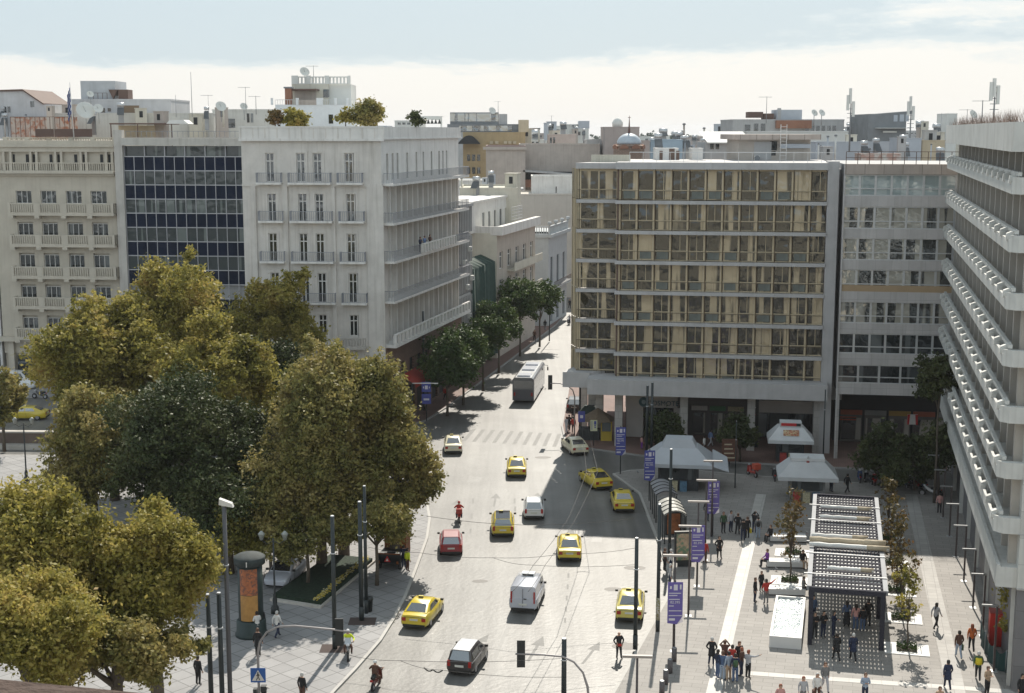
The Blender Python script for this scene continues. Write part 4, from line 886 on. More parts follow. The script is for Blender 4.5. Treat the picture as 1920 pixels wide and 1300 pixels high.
balus(b, f.x(567, y_), f.x(658, y_), y_, y_+.3, zz, zt-.1, PALE, .4, .2); b.obj('tower_balustrade', t, f.M)
b = MB(); b.box(f.x(556, y_), f.x(606, y_), 2.5, y_-.01, f.z(580, 170, 3), f.z(580, 167, 3), BROWN); b.box(f.x(560, y_), f.x(600, y_), y_-.06, y_, z, f.z(580, 171, 3), PINK); b.obj('awning', t, f.M)
b = MB(); b.box(f.x(613, y_), f.x(624, y_), y_-.08, y_, f.z(615, 183, y_), f.z(615, 168, y_), GLASSD); b.obj('tower_window', t, f.M)
b = MB(); b.box(f.x(537), f.x(549), 2, 3, z, f.z(540, 166, 2), TILE); b.box(f.x(535), f.x(551), 1.9, 3.1, f.z(540, 166, 2), f.z(540, 163, 2), DKG); b.obj('chimney', t, f.M)
p = AT(788, 218, 168); q = AT(829, 234, 168); t = thing('roof_awning', 'striped white and black awning on the roof of the white corner building', 'awning', T(p.x, 168)); w_ = q.x-p.x
b = MB(); b.box(0, w_, 0, 3, p.z-.08, p.z, PALE); b.extr([(0, p.z-.08), (w_, p.z-.08), (w_, p.z-.5), (0, p.z-.35)], -.04, 0, PALE); b.obj('roof', t, T(p.x, 168))
for i in range(5): x = w_*(.2+.17*i); b = MB(); b.extr([(x-.22, q.z+.1), (x+.22, q.z+.1), (x, p.z-.35)], -.1, -.06, BLACK); b.obj('black_curtain', t, T(p.x, 168))
b = MB(); b.box(w_-.2, w_, 0, .15, q.z-3, p.z-.08, PALE); b.box(0, .15, 0, .15, q.z-3, p.z-.08, PALE); b.obj('frame', t, T(p.x, 168))
# --- roofs at the right, on and behind C and D
ph = M('penthouse_plaster', (.42, .38, .34), .88, var=.1, streak=.3)
t, f, z = blk('penthouse', 'beige rooftop penthouse with white ladder on the gold framed office block', 1385, 1520, 262, 150, 8, ph, [(1437, 1450, 265, 282, 1), (1438, 1448, 284, 292, 1)], zb=26, par=0)
b = MB(); b.box(f.x(1368), f.x(1527), -1.2, 9, z, z+.55, M('brown_concrete', ())); b.box(f.x(1408), f.x(1440), -.06, 0, f.z(1400, 300), f.z(1400, 266), GREY); b.box(f.x(1455), f.x(1510), -.5, -.1, f.z(1400, 278), f.z(1400, 270), BLUEG); b.obj('roof', t, f.M)
b = MB()
for x in (1452, 1463): b.box(f.x(x)-.03, f.x(x)+.03, -1.4, -1.34, 27, z+1.6, WHT)
for k in range(12): b.box(f.x(1452), f.x(1463), -1.4, -1.36, 27.2+k*.38, 27.24+k*.38, WHT)
b.obj('ladder', t, f.M)
b = MB(); b.cyl((f.x(1413), -.4, f.z(1400, 297)), (f.x(1413), -.55, f.z(1400, 297)), .3, .3, DKG, 12); b.box(f.x(1408), f.x(1418), -.4, -.05, f.z(1400, 302), f.z(1400, 292), WHT); b.obj('air_conditioner', t, f.M)
t, f, z = blk('white_roof_shed', 'rooftop shed with a sloping bright white sheet roof beside the beige penthouse', 1322, 1402, 267, 165, 7, GREY, [(1325, 1345, 270, 280, 2)], cat='shed', zb=26, par=0)
b = MB(); zz = f.z(1330, 250, 4); b.add([(f.x(1320), -.6, z), (f.x(1404), -.6, z), (f.x(1404), 7, zz+.2), (f.x(1320), 7, zz+.2), (f.x(1320), -.6, z-.12), (f.x(1404), -.6, z-.12)], [(0, 1, 2, 3), (4, 5, 1, 0)], M('bright_sheet', ())); b.obj('sheet_roof', t, f.M)
t, f, z = blk('roof_cabin', 'light blue box cabin on the roof beside two brown doors', 1228, 1280, 262, 160, 5, M('blue_cabin', (.33, .42, .5), .7, streak=.2), (), cat='cabin', zb=26, par=.1)
t, f, z = blk('stair_house', 'white rooftop stair house with brown doors on the gold framed office block', 1232, 1272, 278, 152, 4, WHT, [(1233, 1239, 283, 304, 1), (1251, 1261, 279, 304, 1), (1264, 1270, 283, 304, 1)], cat='cabin', zb=26, par=.1, gl=M('brown_door', (.14, .09, .07), .7))
blk('stair_house', 'smaller pale rooftop box with white parasol beside it', 1298, 1318, 278, 153, 3, WHT, (), cat='cabin', zb=26, par=.1)
t, f, z = blk('apartment_building', 'tall flat building with a green balcony and brick band behind the beige penthouse', 1374, 1583, 224, 240, 14, GREY, [(1390, 1400, 234, 246, 1), (1404, 1430, 232, 246, 2), (1500, 1560, 236, 248, 6)])
b = MB(); b.box(f.x(1446), f.x(1511), -1, 0, f.z(1480, 241), f.z(1480, 226), TILE); b.box(f.x(1450), f.x(1497), 1, 6, z, f.z(1470, 206, 1), BLUEG); b.box(f.x(1452), f.x(1458), .9, 1.5, z, f.z(1470, 203, 1), GREY); b.obj('brick_band', t, f.M)
b = MB(); b.box(f.x(1398), f.x(1425), 1, 4, f.z(1410, 221, 1), f.z(1410, 210, 1), BROWN); b.box(f.x(1427), f.x(1445), 1, 4, z, f.z(1410, 213, 1), BROWN); b.obj('roof_plant', t, f.M)
blk('low_block', 'pale rooftop level running under the brick band building', 1400, 1590, 246, 215, 8, PALE, (), par=.2)
t, f, z = blk('dark_building', 'dark grey leaning-roof building with three pale windows behind the slab office', 1629, 1700, 214, 230, 12, DKG, [(1664, 1671, 216, 228, 1), (1675, 1683, 215, 228, 1), (1686, 1692, 215, 228, 1)], gl=BLUEG, par=0)
b = MB(); b.extr([(f.x(1629), z), (f.x(1700), z), (f.x(1700), f.z(1700, 208))], 0, 12, DKG); b.box(f.x(1645), f.x(1670), -.3, 0, f.z(1650, 249), f.z(1650, 246), PALE); b.box(f.x(1630), f.x(1690), -1.5, 0, f.z(1650, 241), f.z(1650, 240), PALE); b.obj('roof', t, f.M)
blk('white_tower', 'thin white tower block at the right of the skyline', 1776, 1795, 213, 420, 10, PALE)
blk('grey_machine_room', 'grey rooftop machine room on the slab office block', 1689, 1728, 259, 168, 5, BLUEG, (), cat='cabin', zb=26, par=.1)
blk('beige_machine_room', 'beige long rooftop room beside the grey machine room', 1730, 1772, 263, 170, 5, TAN, (), cat='cabin', zb=26, par=.1)
blk('grey_roof_wall', 'long blue grey rooftop wall behind the antennas', 1530, 1690, 266, 178, 3, BLUEG, (), zb=24, par=.1)
blk('red_roof_debris', 'low reddish roof kerb behind the brown roof rail', 1615, 1690, 288, 158, 3, M('red_plaster', (.4, .26, .22), .9, c2=(.5, .48, .45)), (), cat='roof kerb', zb=26, par=.1)
# --- far skyline
random.seed(11)
x = -60; k = 0
for x, w_, y, Y in [(a, b_, c, d) for a, b_, c, d in [(-40, 60, 214, 260), (90, 70, 212, 300), (330, 60, 214, 330), (455, 60, 213, 300), (655, 70, 236, 300), (740, 50, 226, 280), (835, 40, 240, 420), (990, 44, 250, 500), (1050, 36, 255, 600), (1100, 40, 268, 420), (1196, 60, 256, 520), (1245, 50, 262, 420), (1290, 45, 256, 600), (1330, 50, 247, 520), (1582, 50, 246, 400), (1590, 40, 255, 330), (1695, 60, 252, 420), (1750, 60, 246, 500), (1800, 60, 238, 460), (1850, 60, 240, 520), (960, 60, 262, 380), (1500, 90, 238, 500), (1140, 60, 258, 700), (1230, 80, 254, 800), (700, 90, 241, 600), (560, 80, 236, 500), (1660, 60, 245, 620)]]:
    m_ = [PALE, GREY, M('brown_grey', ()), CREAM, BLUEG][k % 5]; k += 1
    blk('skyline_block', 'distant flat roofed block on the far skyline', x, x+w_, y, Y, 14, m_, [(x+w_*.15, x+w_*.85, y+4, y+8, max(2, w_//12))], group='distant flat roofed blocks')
# antennas, dishes, masts
def mast(px, y0, y1, Y, label, r=.05, kind='rod'):
    a = AT(px, y1, Y); b_ = AT(px, y0, Y); t = thing('roof_antenna', label, 'antenna', T(a.x, Y, a.z)); h = b_.z-a.z; Mx = T(a.x, Y, a.z)
    b = MB(); b.cyl((0, 0, -1), (0, 0, h), r, r*.6, DKG if kind != 'rod' else MET, 6); b.obj('mast', t, Mx)
    if kind == 'yagi':
        b = MB(); b.box(-.9, .6, -.02, .02, h-.1, h-.06, MET)
        for k in range(6): b.box(-.9+.28*k, -.88+.28*k, -.3, .3, h-.1, h-.07, MET)
        b.obj('aerial', t, Mx)
    if kind == 'panels':
        for i, (dx, dz) in enumerate(((-.35, .62), (.28, .5), (-.1, .75))): b = MB(); b.box(dx-.14, dx+.14, -.15, .1, h*dz, h*dz+1.7, PALE); b.obj('panel', t, Mx)
        b = MB()
        for k in range(5): b.box(-.4, .4, -.04, .04, h*.3+k*.5, h*.3+.06+k*.5, DKG)
        b.obj('brackets', t, Mx)
for a in ((360, 135, 205, 178, 'tall thin rod antenna over the black glass office'), (461, 163, 200, 178, 'yagi aerial left of the chimney penthouse', .04, 'yagi'), (480, 180, 200, 180, 'short crossed aerial beside the yagi', .05, 'yagi'), (588, 123, 145, 168, 'aerial on top of the white penthouse tower', .04, 'yagi'), (391, 178, 210, 178, 'thin aerial right of the tall rod', .03, 'yagi'), (330, 178, 205, 178, 'thin pole aerial left of the tall rod', .04), (1437, 181, 215, 165, 'wide yagi aerial above the brick band', .04, 'yagi'),
          (1593, 170, 268, 158, 'tallest phone mast with panels on the slab office roof', .1, 'panels'), (1706, 189, 262, 172, 'second phone mast with panels by the dark building', .1, 'panels'), (1863, 169, 222, 130, 'phone mast on the ivy roof of the white fin block', .09, 'panels'), (1841, 188, 224, 130, 'small crossed mast left of the ivy roof phone mast', .06, 'yagi'), (1812, 205, 245, 160, 'thin aerial by the thin white tower', .04, 'yagi'), (1764, 212, 245, 160, 'thin rod left of the thin white tower', .03), (1034, 217, 236, 330, 'thin aerial on the small white two-step block', .06, 'yagi'), (934, 190, 212, 300, 'thin aerial above the ochre building', .06, 'yagi')): mast(*a)
def dish(px, py, Y, r, label, az=0.5):
    p = AT(px, py, Y); Mx = T(p.x, Y, p.z); t = thing('satellite_dish', label, 'satellite dish', Mx); D = M('dish_white', (.62, .62, .58), .5)
    b = MB(); b.lathe([(.01, -.18*r), (r*.5, -.12*r), (r*.85, .02), (r, .12*r), (r*.98, .14*r), (r*.5, -.08*r), (.01, -.12*r)], D, 16); b.obj('reflector', t, Mx@Matrix.Rotation(az, 4, 'Z')@Matrix.Rotation(pi/2-.5, 4, 'X'))
    b = MB(); b.cyl((0, .15, -r-1.2), (0, .15, 0), .05, .05, MET, 6); b.cyl((0, 0, 0), (-sin(az)*r*.0, -r*.8, r*.5), .025, .025, MET, 5); b.obj('mount', t, Mx)
for a in ((160, 208, 172, 1.15, 'largest dish left, beside the flagpole'), (184, 204, 172, .6, 'medium pale dish right of the largest dish'), (169, 177, 180, .45, 'small dish on the tall roof box'), (414, 200, 178, .7, 'dish on a stand over the black glass office'), (457, 200, 178, .5, 'small dish left of the white stepped penthouse'), (571, 135, 168, .6, 'dish on top of the white penthouse tower'), (1527, 212, 190, .5, 'left one of the dish pair on the skyline'), (1541, 212, 190, .5, 'right one of the dish pair on the skyline'), (1825, 215, 132, .45, 'dish at the corner of the ivy roof'), (923, 208, 300, .8, 'orange tinted dish above the ochre building')): dish(*a)
# flag on the roof of A
p = AT(139, 262, 167.5); t = thing('flagpole', 'white flagpole with a limp blue and white striped flag on the stone building', 'flagpole', T(p.x, 167.5, p.z)); h = AT(137, 155, 167.5).z-p.z; Mx = T(p.x, 167.5, p.z)
b = MB(); b.cyl((0, 0, 0), (-.2, 0, h), .07, .04, WHT, 8); b.obj('pole', t, Mx)
FBl = M('flag_blue', (.03, .07, .28), .8); FWh = M('flag_white', (.7, .7, .72), .8); b = MB()
for k in range(9):
    for j in range(6):
        z0_ = h*.93-k*.34-j*.2; x0_ = -.2-.07*j; b.add([(x0_, .1*(-1)**j, z0_), (x0_-.07, -.1*(-1)**j, z0_-.2), (x0_-.07, -.1*(-1)**j, z0_-.62), (x0_, .1*(-1)**j, z0_-.42)], [(0, 1, 2, 3)], FBl if k % 2 == 0 else FWh)
b.obj('flag', t, Mx)
# brown screens on the roof of A
p = AT(66, 257, 168.3); q = AT(173, 242, 168.3); t = thing('roof_screen', 'dark brown slatted screen on the roof of the stone building below the flag', 'screen', T(p.x, 168.3, p.z))
w_ = (q.x-p.x)/3
for i in range(3): b = MB(); b.box(w_*i+.03, w_*(i+1)-.05, 0, .1, 0, q.z-p.z, BROWN); b.obj('panel', t, T(p.x, 168.3, p.z))
p = AT(20, 250, 175); t = thing('roof_rail', 'rusty pipe rail frame along the left roofs', 'railing', T(p.x, 175, p.z)); b = MB(); x1_ = AT(140, 250, 175).x-p.x; zt = AT(20, 219, 175).z-p.z
b.box(0, x1_, 0, .06, zt-.06, zt, BROWN)
for i in range(14): b.box(x1_*i/13, x1_*i/13+.07, 0, .07, -1, zt-.06, BROWN)
b.obj('rail', t, T(p.x, 175, p.z))
# terrace rail over A2
p = AT(236, 258, 164); q = AT(460, 246, 164); t = thing('roof_rail', 'thin blue grey rail on the roof of the black glass office', 'railing', T(p.x, 164, p.z)); b = MB(); rail(b, 0, q.x-p.x, 0, 0, q.z-p.z, RAILM, .6, .02); b.obj('rail', t, T(p.x, 164, p.z))

# clutter on the middle roofs: tanks, stair houses, vents
random.seed(21)
def clutter(n, xa, xb, ya, yb, Ya, Yb, labels):
    for i in range(n):
        px = random.uniform(xa, xb); y0_ = random.uniform(ya, yb); Y = random.uniform(Ya, Yb); p = AT(px, y0_, Y); nm, lb, cat = random.choice(labels); t = thing(nm, lb, cat, T(p.x, Y, p.z, random.uniform(-.4, .4)), cat+'s among the roofs'); wd = random.uniform(.35, .95)*Y/200; b = MB(); m_ = random.choice([PALE, GREY, CREAM, BLUEG, PINK])
        if nm == 'roof_hut': b = MB(); b.box(-wd, wd, -wd, wd, -3, wd*1.5, m_); b.box(-wd*1.08, wd*1.08, -wd*1.1, wd*1.1, wd*1.5, wd*1.65, m_); b.obj('wall', t); b = MB(); b.box(-wd*.3, wd*.3, -wd-.05, -wd, 0, wd*1.1, DARK); b.obj('door', t)
        elif nm == 'water_tank': b = MB(); b.cyl((-wd*.6, 0, .9), (wd*.6, 0, .9), .4*wd, .4*wd, STEEL, 12); b.obj('tank', t); b = MB(); b.box(-wd*.5, wd*.5, -.1, .1, -2, .6, MET); b.add([(-wd*.6, -.2, .5), (wd*.6, -.2, .5), (wd*.6, -1.2, -.5), (-wd*.6, -1.2, -.5)], [(0, 1, 2, 3), (3, 2, 1, 0)], DKG); b.obj('solar_panel', t)
        else: b = MB(); b.cyl((0, 0, -2), (0, 0, wd), .16*wd, .16*wd, m_, 8); b.obj('pipe', t); b = MB(); b.cyl((0, 0, wd), (0, 0, wd*1.25), .3*wd, .2*wd, DKG, 8); b.obj('cowl', t)
LB = [('roof_hut', 'small plastered roof hut with a dark door among the far roofs', 'roof hut'), ('water_tank', 'solar water tank on a stand among the roofs', 'water tank'), ('roof_vent', 'little vent pipe with a dark cowl among the roofs', 'vent')]
clutter(16, 985, 1100, 238, 262, 330, 420, LB); clutter(18, 1215, 1390, 268, 292, 155, 200, LB); clutter(20, 1530, 1770, 262, 296, 160, 185, LB); clutter(14, 1240, 1400, 246, 262, 260, 500, LB); clutter(18, 0, 470, 208, 236, 182, 200, LB); clutter(12, 1580, 1780, 238, 256, 240, 400, LB); clutter(8, 860, 980, 335, 350, 205, 225, LB)
# ================================================================ vehicles (length along +y = front)
RUB = M('tyre_rubber', (.02, .02, .02), .8); RIMM = M('wheel_rim', (.4, .4, .42), .35, .7)
CGL = M('car_glass', (.03, .035, .04), .05, spec=.9); CGL.node_tree.nodes['Principled BSDF'].inputs['IOR'].default_value = 2.3; RED = M('tail_light_red', (.35, .015, .01), .3); PLT = M('number_plate', (.6, .6, .55), .5); BLK = M('black_trim', (.02, .02, .02), .5)
HLT = M('headlight', (.7, .72, .75), .2)
def paint(name, c, metal=0): return M('car_paint_'+name, c, .32, metal, var=.05, spec=.5, coat=.7)
def wheel(t, x, y, r, w_=.2, Mx0=None):
    b = MB(); s = 1 if x > 0 else -1
    b.cyl((-w_/2, 0, 0), (w_/2, 0, 0), r, r, RUB, 18); o = b.obj('wheel', t); o.location = (x, y, r)
    b = MB(); b.cyl((s*w_/2, 0, 0), (s*(w_/2+.012), 0, 0), r*.62, r*.58, RIMM, 14); b.obj('rim', o)
def car(name, label, cat, pm, Mx, L=4.6, W=1.8, H=1.46, kind='sedan', roofm=None, taxi=False, group=None, hood=.95, belt=.92):
    t = thing(name, label, cat, Mx, group); h = L/2; w = W/2
    if kind == 'sedan': cab = [(-h*.80, belt+.12), (-h*.40, H-.04), (-.1, H), (h*.16, H-.03), (h*.48, belt+.06)]
    elif kind == 'hatch': cab = [(-h*.97, belt+.02), (-h*.80, H-.05), (-.2, H), (h*.2, H-.03), (h*.58, belt+.06)]
    else: cab = [(-h*.985, belt), (-h*.95, H-.03), (-.2, H), (h*.42, H-.08), (h*.72, belt+.1)]
    tail = {'sedan': .99, 'hatch': .93, 'van': .95}[kind]
    # lower body sections: y, half width, z bottom, z shoulder, z deck
    if kind == 'sedan': S = [(-h, .86, .4, .74, .8), (-h*.97, .93, .28, .82, belt+.03), (-h*.8, .98, .22, .86, belt+.1), (-h*.5, 1, .2, .88, belt+.02), (0, 1, .2, .86, belt), (h*.46, 1, .2, .84, belt+.04), (h*.7, .97, .22, .8, .87), (h*.93, .9, .25, .66, .74), (h, .78, .34, .55, .6)]
    elif kind == 'hatch': S = [(-h, .88, .42, .78, .9), (-h*.96, .95, .3, .84, belt+.02), (-h*.7, 1, .22, .88, belt), (0, 1, .2, .88, belt), (h*.55, 1, .2, .86, belt+.03), (h*.78, .97, .22, .8, .88), (h*.94, .9, .25, .66, .76), (h, .78, .34, .55, .6)]
    else: S = [(-h, .95, .42, 1.0, belt), (-h*.97, .98, .32, 1.0, belt), (-h*.6, 1, .3, .98, belt), (0, 1, .28, .98, belt), (h*.6, 1, .26, .95, belt), (h*.8, .97, .26, .9, belt+.02), (h*.95, .9, .3, .76, .88), (h, .8, .4, .62, .7)]
    b = MB(); vs = []; n = 12
    for (y, k, zb, zs, zd) in S:
        ww = w*k; pr = [(ww*.86, zb), (ww*.97, zb+.1), (ww, (zb+zs)/2), (ww*.985, zs), (ww*.9, zd-.015), (ww*.45, zd+.01)]
        vs += [(x, y, z) for x, z in pr]+[(-x, y, z) for x, z in reversed(pr)]
    fs = [(i*n+k, (i+1)*n+k, (i+1)*n+(k+1) % n, i*n+(k+1) % n) for i in range(len(S)-1) for k in range(n)]
    fs = [tuple(reversed(f)) for f in fs]
    fs += [tuple(range(n)), tuple(reversed(range((len(S)-1)*n, len(S)*n)))]
    b.add(vs, fs, pm, True)
    # cabin
    cs = []; m = 6
    for i, (y, z) in enumerate(cab):
        wb = w*(.93 if 0 < i < 4 else .86); zb = belt-.08
        if i in (0, 4): wt = wb*.98; cs += [(wb, y, zb), (wb*.99, y, z-.02), (wb*.93, y, z), (-wb*.93, y, z), (-wb*.99, y, z-.02), (-wb, y, zb)]
        else: wt = w*(.74 if kind != 'van' else .86); cs += [(wb, y, zb), (wt*1.03, y, z-.09), (wt*.86, y, z), (-wt*.86, y, z), (-wt*1.03, y, z-.09), (-wb, y, zb)]
    fs = [((i+1)*m+k, i*m+k, i*m+k+1, (i+1)*m+k+1) for i in range(4) for k in range(m-1)]; fs = [tuple(reversed(f)) for f in fs]
    fs += [tuple(range(m)), tuple(reversed(range(4*m, 5*m)))]
    b.add(cs, fs, pm, True); me = b.mesh('body')
    try: me.set_sharp_from_angle(angle=radians(38))
    except Exception: pass
    mk('body', me, t)
    V_ = [Vector(v) for v in cs]
    def pane(name, q, off, ins=.12):
        q = [Vector(v) for v in q]; c = sum(q, Vector())/len(q); nrm = (q[1]-q[0]).cross(q[2]-q[0]).normalized()
        if nrm.dot(off) < 0: nrm = -nrm; q = list(reversed(q))
        q = [v+(c-v)*ins+nrm*.014 for v in q]; g = MB(); g.add(q, [tuple(range(len(q)))], CGL); return g.obj(name, t)
    if kind == 'van': pane('windscreen', [V_[3*m+2], V_[3*m+3], V_[4*m+3], V_[4*m+2]], Vector((0, 1, .3)), .06)
    else:
        pane('rear_window', [V_[2], V_[3], V_[m+3], V_[m+2]], Vector((0, -1, .3)), .13 if kind == 'sedan' else .1); pane('windscreen', [V_[3*m+2], V_[3*m+3], V_[4*m+3], V_[4*m+2]], Vector((0, 1, .3)), .06)
    for s_, (ka, kb) in ((1, (0, 1)), (-1, (5, 4))):
        def P_(i, f_):      # point on the side between base and top edge
            a = V_[i*m+ka]; c = V_[i*m+kb]; return a+(c-a)*f_
        lo, hi = .3, .97
        if kind != 'van':
            pane('side_window', [P_(1, lo)+Vector((0, -.25 if kind == 'sedan' else 0, 0)), P_(2, lo), P_(2, hi), P_(1, hi)], Vector((s_, 0, 0)), .07)
        pane('side_window', [P_(2, lo)+Vector((0, .05, 0)), P_(3, lo)+Vector((0, .35 if kind != 'van' else .3, 0)), P_(3, hi), P_(2, hi)+Vector((0, .05, 0))] if kind != 'van' else [P_(3, lo)+Vector((0, -.9, 0)), P_(3, lo)+Vector((0, .3, 0)), P_(3, hi), P_(3, hi)+Vector((0, -.9, 0))], Vector((s_, 0, 0)), .06)
        g = MB(); g.box(s_*w-.03*s_ if s_ > 0 else -w-.16, s_*w+.16 if s_ > 0 else -w+.03, h*.40, h*.40+.13, belt+.06, belt+.2, BLK); g.obj('mirror', t)
        g = MB(); zl = .62 if kind != 'van' else .75; zh = {'sedan': .22, 'hatch': .34, 'van': .75}[kind]; xx = w*.86; tw = {'sedan': .26, 'hatch': .17, 'van': .09}[kind]
        g.box(min(s_*xx, s_*(xx-tw)), max(s_*xx, s_*(xx-tw)), -h-.02, -h*.95, zl, zl+zh, RED); g.obj('tail_light', t)
        g = MB(); g.box(min(s_*w*.84, s_*w*.5), max(s_*w*.84, s_*w*.5), h*.90, h*.965, .56, .68, HLT); g.obj('headlight', t)
    g = MB(); g.box(-.26, .26, -h-.03, -h+.02, .66 if kind == 'sedan' else .6, .78 if kind == 'sedan' else .72, PLT); g.obj('number_plate', t)
    g = MB(); g.box(-w*.8, w*.8, -h-.015, -h+.1, .26, .42, BLK); g.obj('bumper_trim', t)
    g = MB(); SEAM = M('panel_seam', (.02, .02, .02), .7)
    if kind != 'van': g.box(-w*.72, w*.72, -h*1.002, -h*.97, belt-.08, belt-.065, SEAM)
    for s_ in (1, -1):
        for yy in (-h*.1, h*.3): g.box(s_*w-.004 if s_ > 0 else -w-.004, s_*w+.004 if s_ > 0 else -w+.004, yy, yy+.015, .35, belt-.06, SEAM)
        g.box(s_*w*.99-.012, s_*w*.99+.012, -h*.42, h*.44, .2, .27, BLK)
    g.obj('panel_seams', t)
    if taxi:
        g = MB(); g.box(-.3, .02, -.1, .04, H-.01, H+.13, M('taxi_lamp', (.6, .5, .1), .4)); g.box(-.3, .02, -.115, -.1, H+.02, H+.1, BLK); g.obj('taxi_sign', t)
    if roofm:
        g = MB(); g.add([V_[m+2]+Vector((-.02, .03, .012)), V_[m+3]+Vector((.02, .03, .012)), V_[2*m+3]+Vector((.02, 0, .012)), V_[2*m+2]+Vector((-.02, 0, .012)), V_[3*m+3]+Vector((.02, 0, .012)), V_[3*m+2]+Vector((-.02, 0, .012))], [(0, 3, 2, 1), (3, 5, 4, 2)], roofm); g.obj('roof_panel', t)
    for s_ in (1, -1):
        wheel(t, s_*(w-.12), -h*.60, .32); wheel(t, s_*(w-.12), h*.62, .32)
    return t
YEL = paint('yellow', (.62, .47, .035)); YEP = paint('pale_yellow', (.62, .52, .12)); CRM = paint('cream', (.68, .62, .45)); WHC = paint('white', (.72, .72, .72)); SLV = paint('silver', (.5, .52, .58), .2); REDP = paint('red', (.3, .025, .035)); DKP = paint('graphite', (.05, .045, .045), .3)
def CG(px, py, dy=0):      # px,py = ground under the middle of the rear bumper; returns matrix with heading along the street plus a turn
    return G(px, py)
def place(px, py, turn, L):
    p = G(px, py); a = turn; q = p+Vector((-sin(a), cos(a), 0))*L/2; return T(q.x, q.y, 0, a)
tx = [(850, 854, .05, CRM, 'sedan', 'cream taxi saloon at the left end of the zebra crossing'), (969, 898, .0, YEL, 'sedan', 'yellow taxi in the middle lane just past the zebra crossing'), (1133, 921, .3, YEL, 'sedan', 'yellow taxi turned to the left in the shade by the bus stop kerb'), (1171, 964, .01, YEL, 'sedan', 'yellow taxi in the shade along the right kerb, behind the turned one'), (943, 1010, .01, YEL, 'hatch', 'yellow estate taxi with dark roof stripe left behind the white hatchback'), (1068, 1056, -.03, YEL, 'sedan', 'yellow taxi in sun in the right lane, ahead of the white van'), (775, 1184, -.22, YEL, 'sedan', 'yellow taxi hugging the left kerb beside the dark pole'), (1179, 1170, -.13, YEP, 'sedan', 'pale yellow taxi parked at the right kerb behind the black pole')]
for px, py, tn, pm, kd, lb in tx: car('taxi', lb, 'taxi', pm, place(px, py, tn, 4.6), kind=kd, taxi=True, group='yellow taxis on the road', roofm=M('panorama_roof', (.02, .02, .025), .1) if kd == 'hatch' else None, L=4.45+.06*(px % 5), H=1.43+.02*(py % 4), belt=.9+.015*(px % 4))
p = G(50, 786); car('taxi', 'yellow taxi side on, on the road behind the trees at the left', 'taxi', YEL, T(p.x, p.y, 0, pi/2+.05), taxi=True, group='yellow taxis on the road')
car('parked_car', 'cream white saloon parked at the corner kerb by the thatched kiosk', 'car', CRM, place(1089, 856, .22, 4.7), L=4.7, H=1.42)
car('white_car', 'white hatchback in the middle lanes ahead of the yellow estate taxi', 'car', WHC, place(1001, 977, -.01, 3.7), L=3.7, W=1.7, H=1.5, kind='hatch')
car('red_car', 'red hatchback in the left lane under the scooter', 'car', REDP, place(846, 1045, .05, 3.8), L=3.8, W=1.72, H=1.47, kind='hatch', roofm=M('pale_pink_roof', (.5, .28, .28), .3, coat=.6))
car('dark_car', 'dark grey hatchback with pale roof at the bottom of the road', 'car', DKP, place(861, 1270, -.26, 3.6), L=3.6, W=1.65, H=1.52, kind='hatch', roofm=M('pale_roof', (.6, .6, .62), .3, coat=.6))
t = car('delivery_van', 'white delivery van with a roof unit in the centre lane', 'van', SLV, place(980, 1152, -.17, 4.4), L=4.4, W=1.85, H=1.86, kind='van', belt=1.05)
b = MB(); b.box(-.42, .42, -.05, .5, 1.85, 2.05, WHC); b.box(-.36, .36, -.065, -.05, 1.89, 2.0, BLK); b.obj('roof_unit', t); b = MB(); b.box(-.012, .012, -2.22, -2.2, .5, 1.7, BLK); b.box(.05, .25, -2.23, -2.2, 1.0, 1.06, BLK); b.obj('door_seam', t)
car('dark_car', 'dark car with lit tail lights half hidden by the corner canopy columns', 'car', DKP, place(1076, 775, -.1, 4.3), L=4.3, H=1.5, kind='hatch')
p = G(28, 730); t = car('delivery_van', 'white van with a red side panel parked in front of the stone building', 'van', WHC, T(p.x, p.y, 0, -pi/2), L=5.4, W=2.0, H=2.3, kind='van', belt=1.3)
b = MB(); b.box(1.0, 1.03, -2.2, -.9, .9, 2.0, M('red_sign', (.5, .03, .03), .5)); b.obj('red_panel', t)
p = G(536, 1088, .14); car('parked_car', 'pale car parked in the shade of the trees behind the poster column', 'car', SLV, T(p.x, p.y, .14, pi-.2), L=4.3)
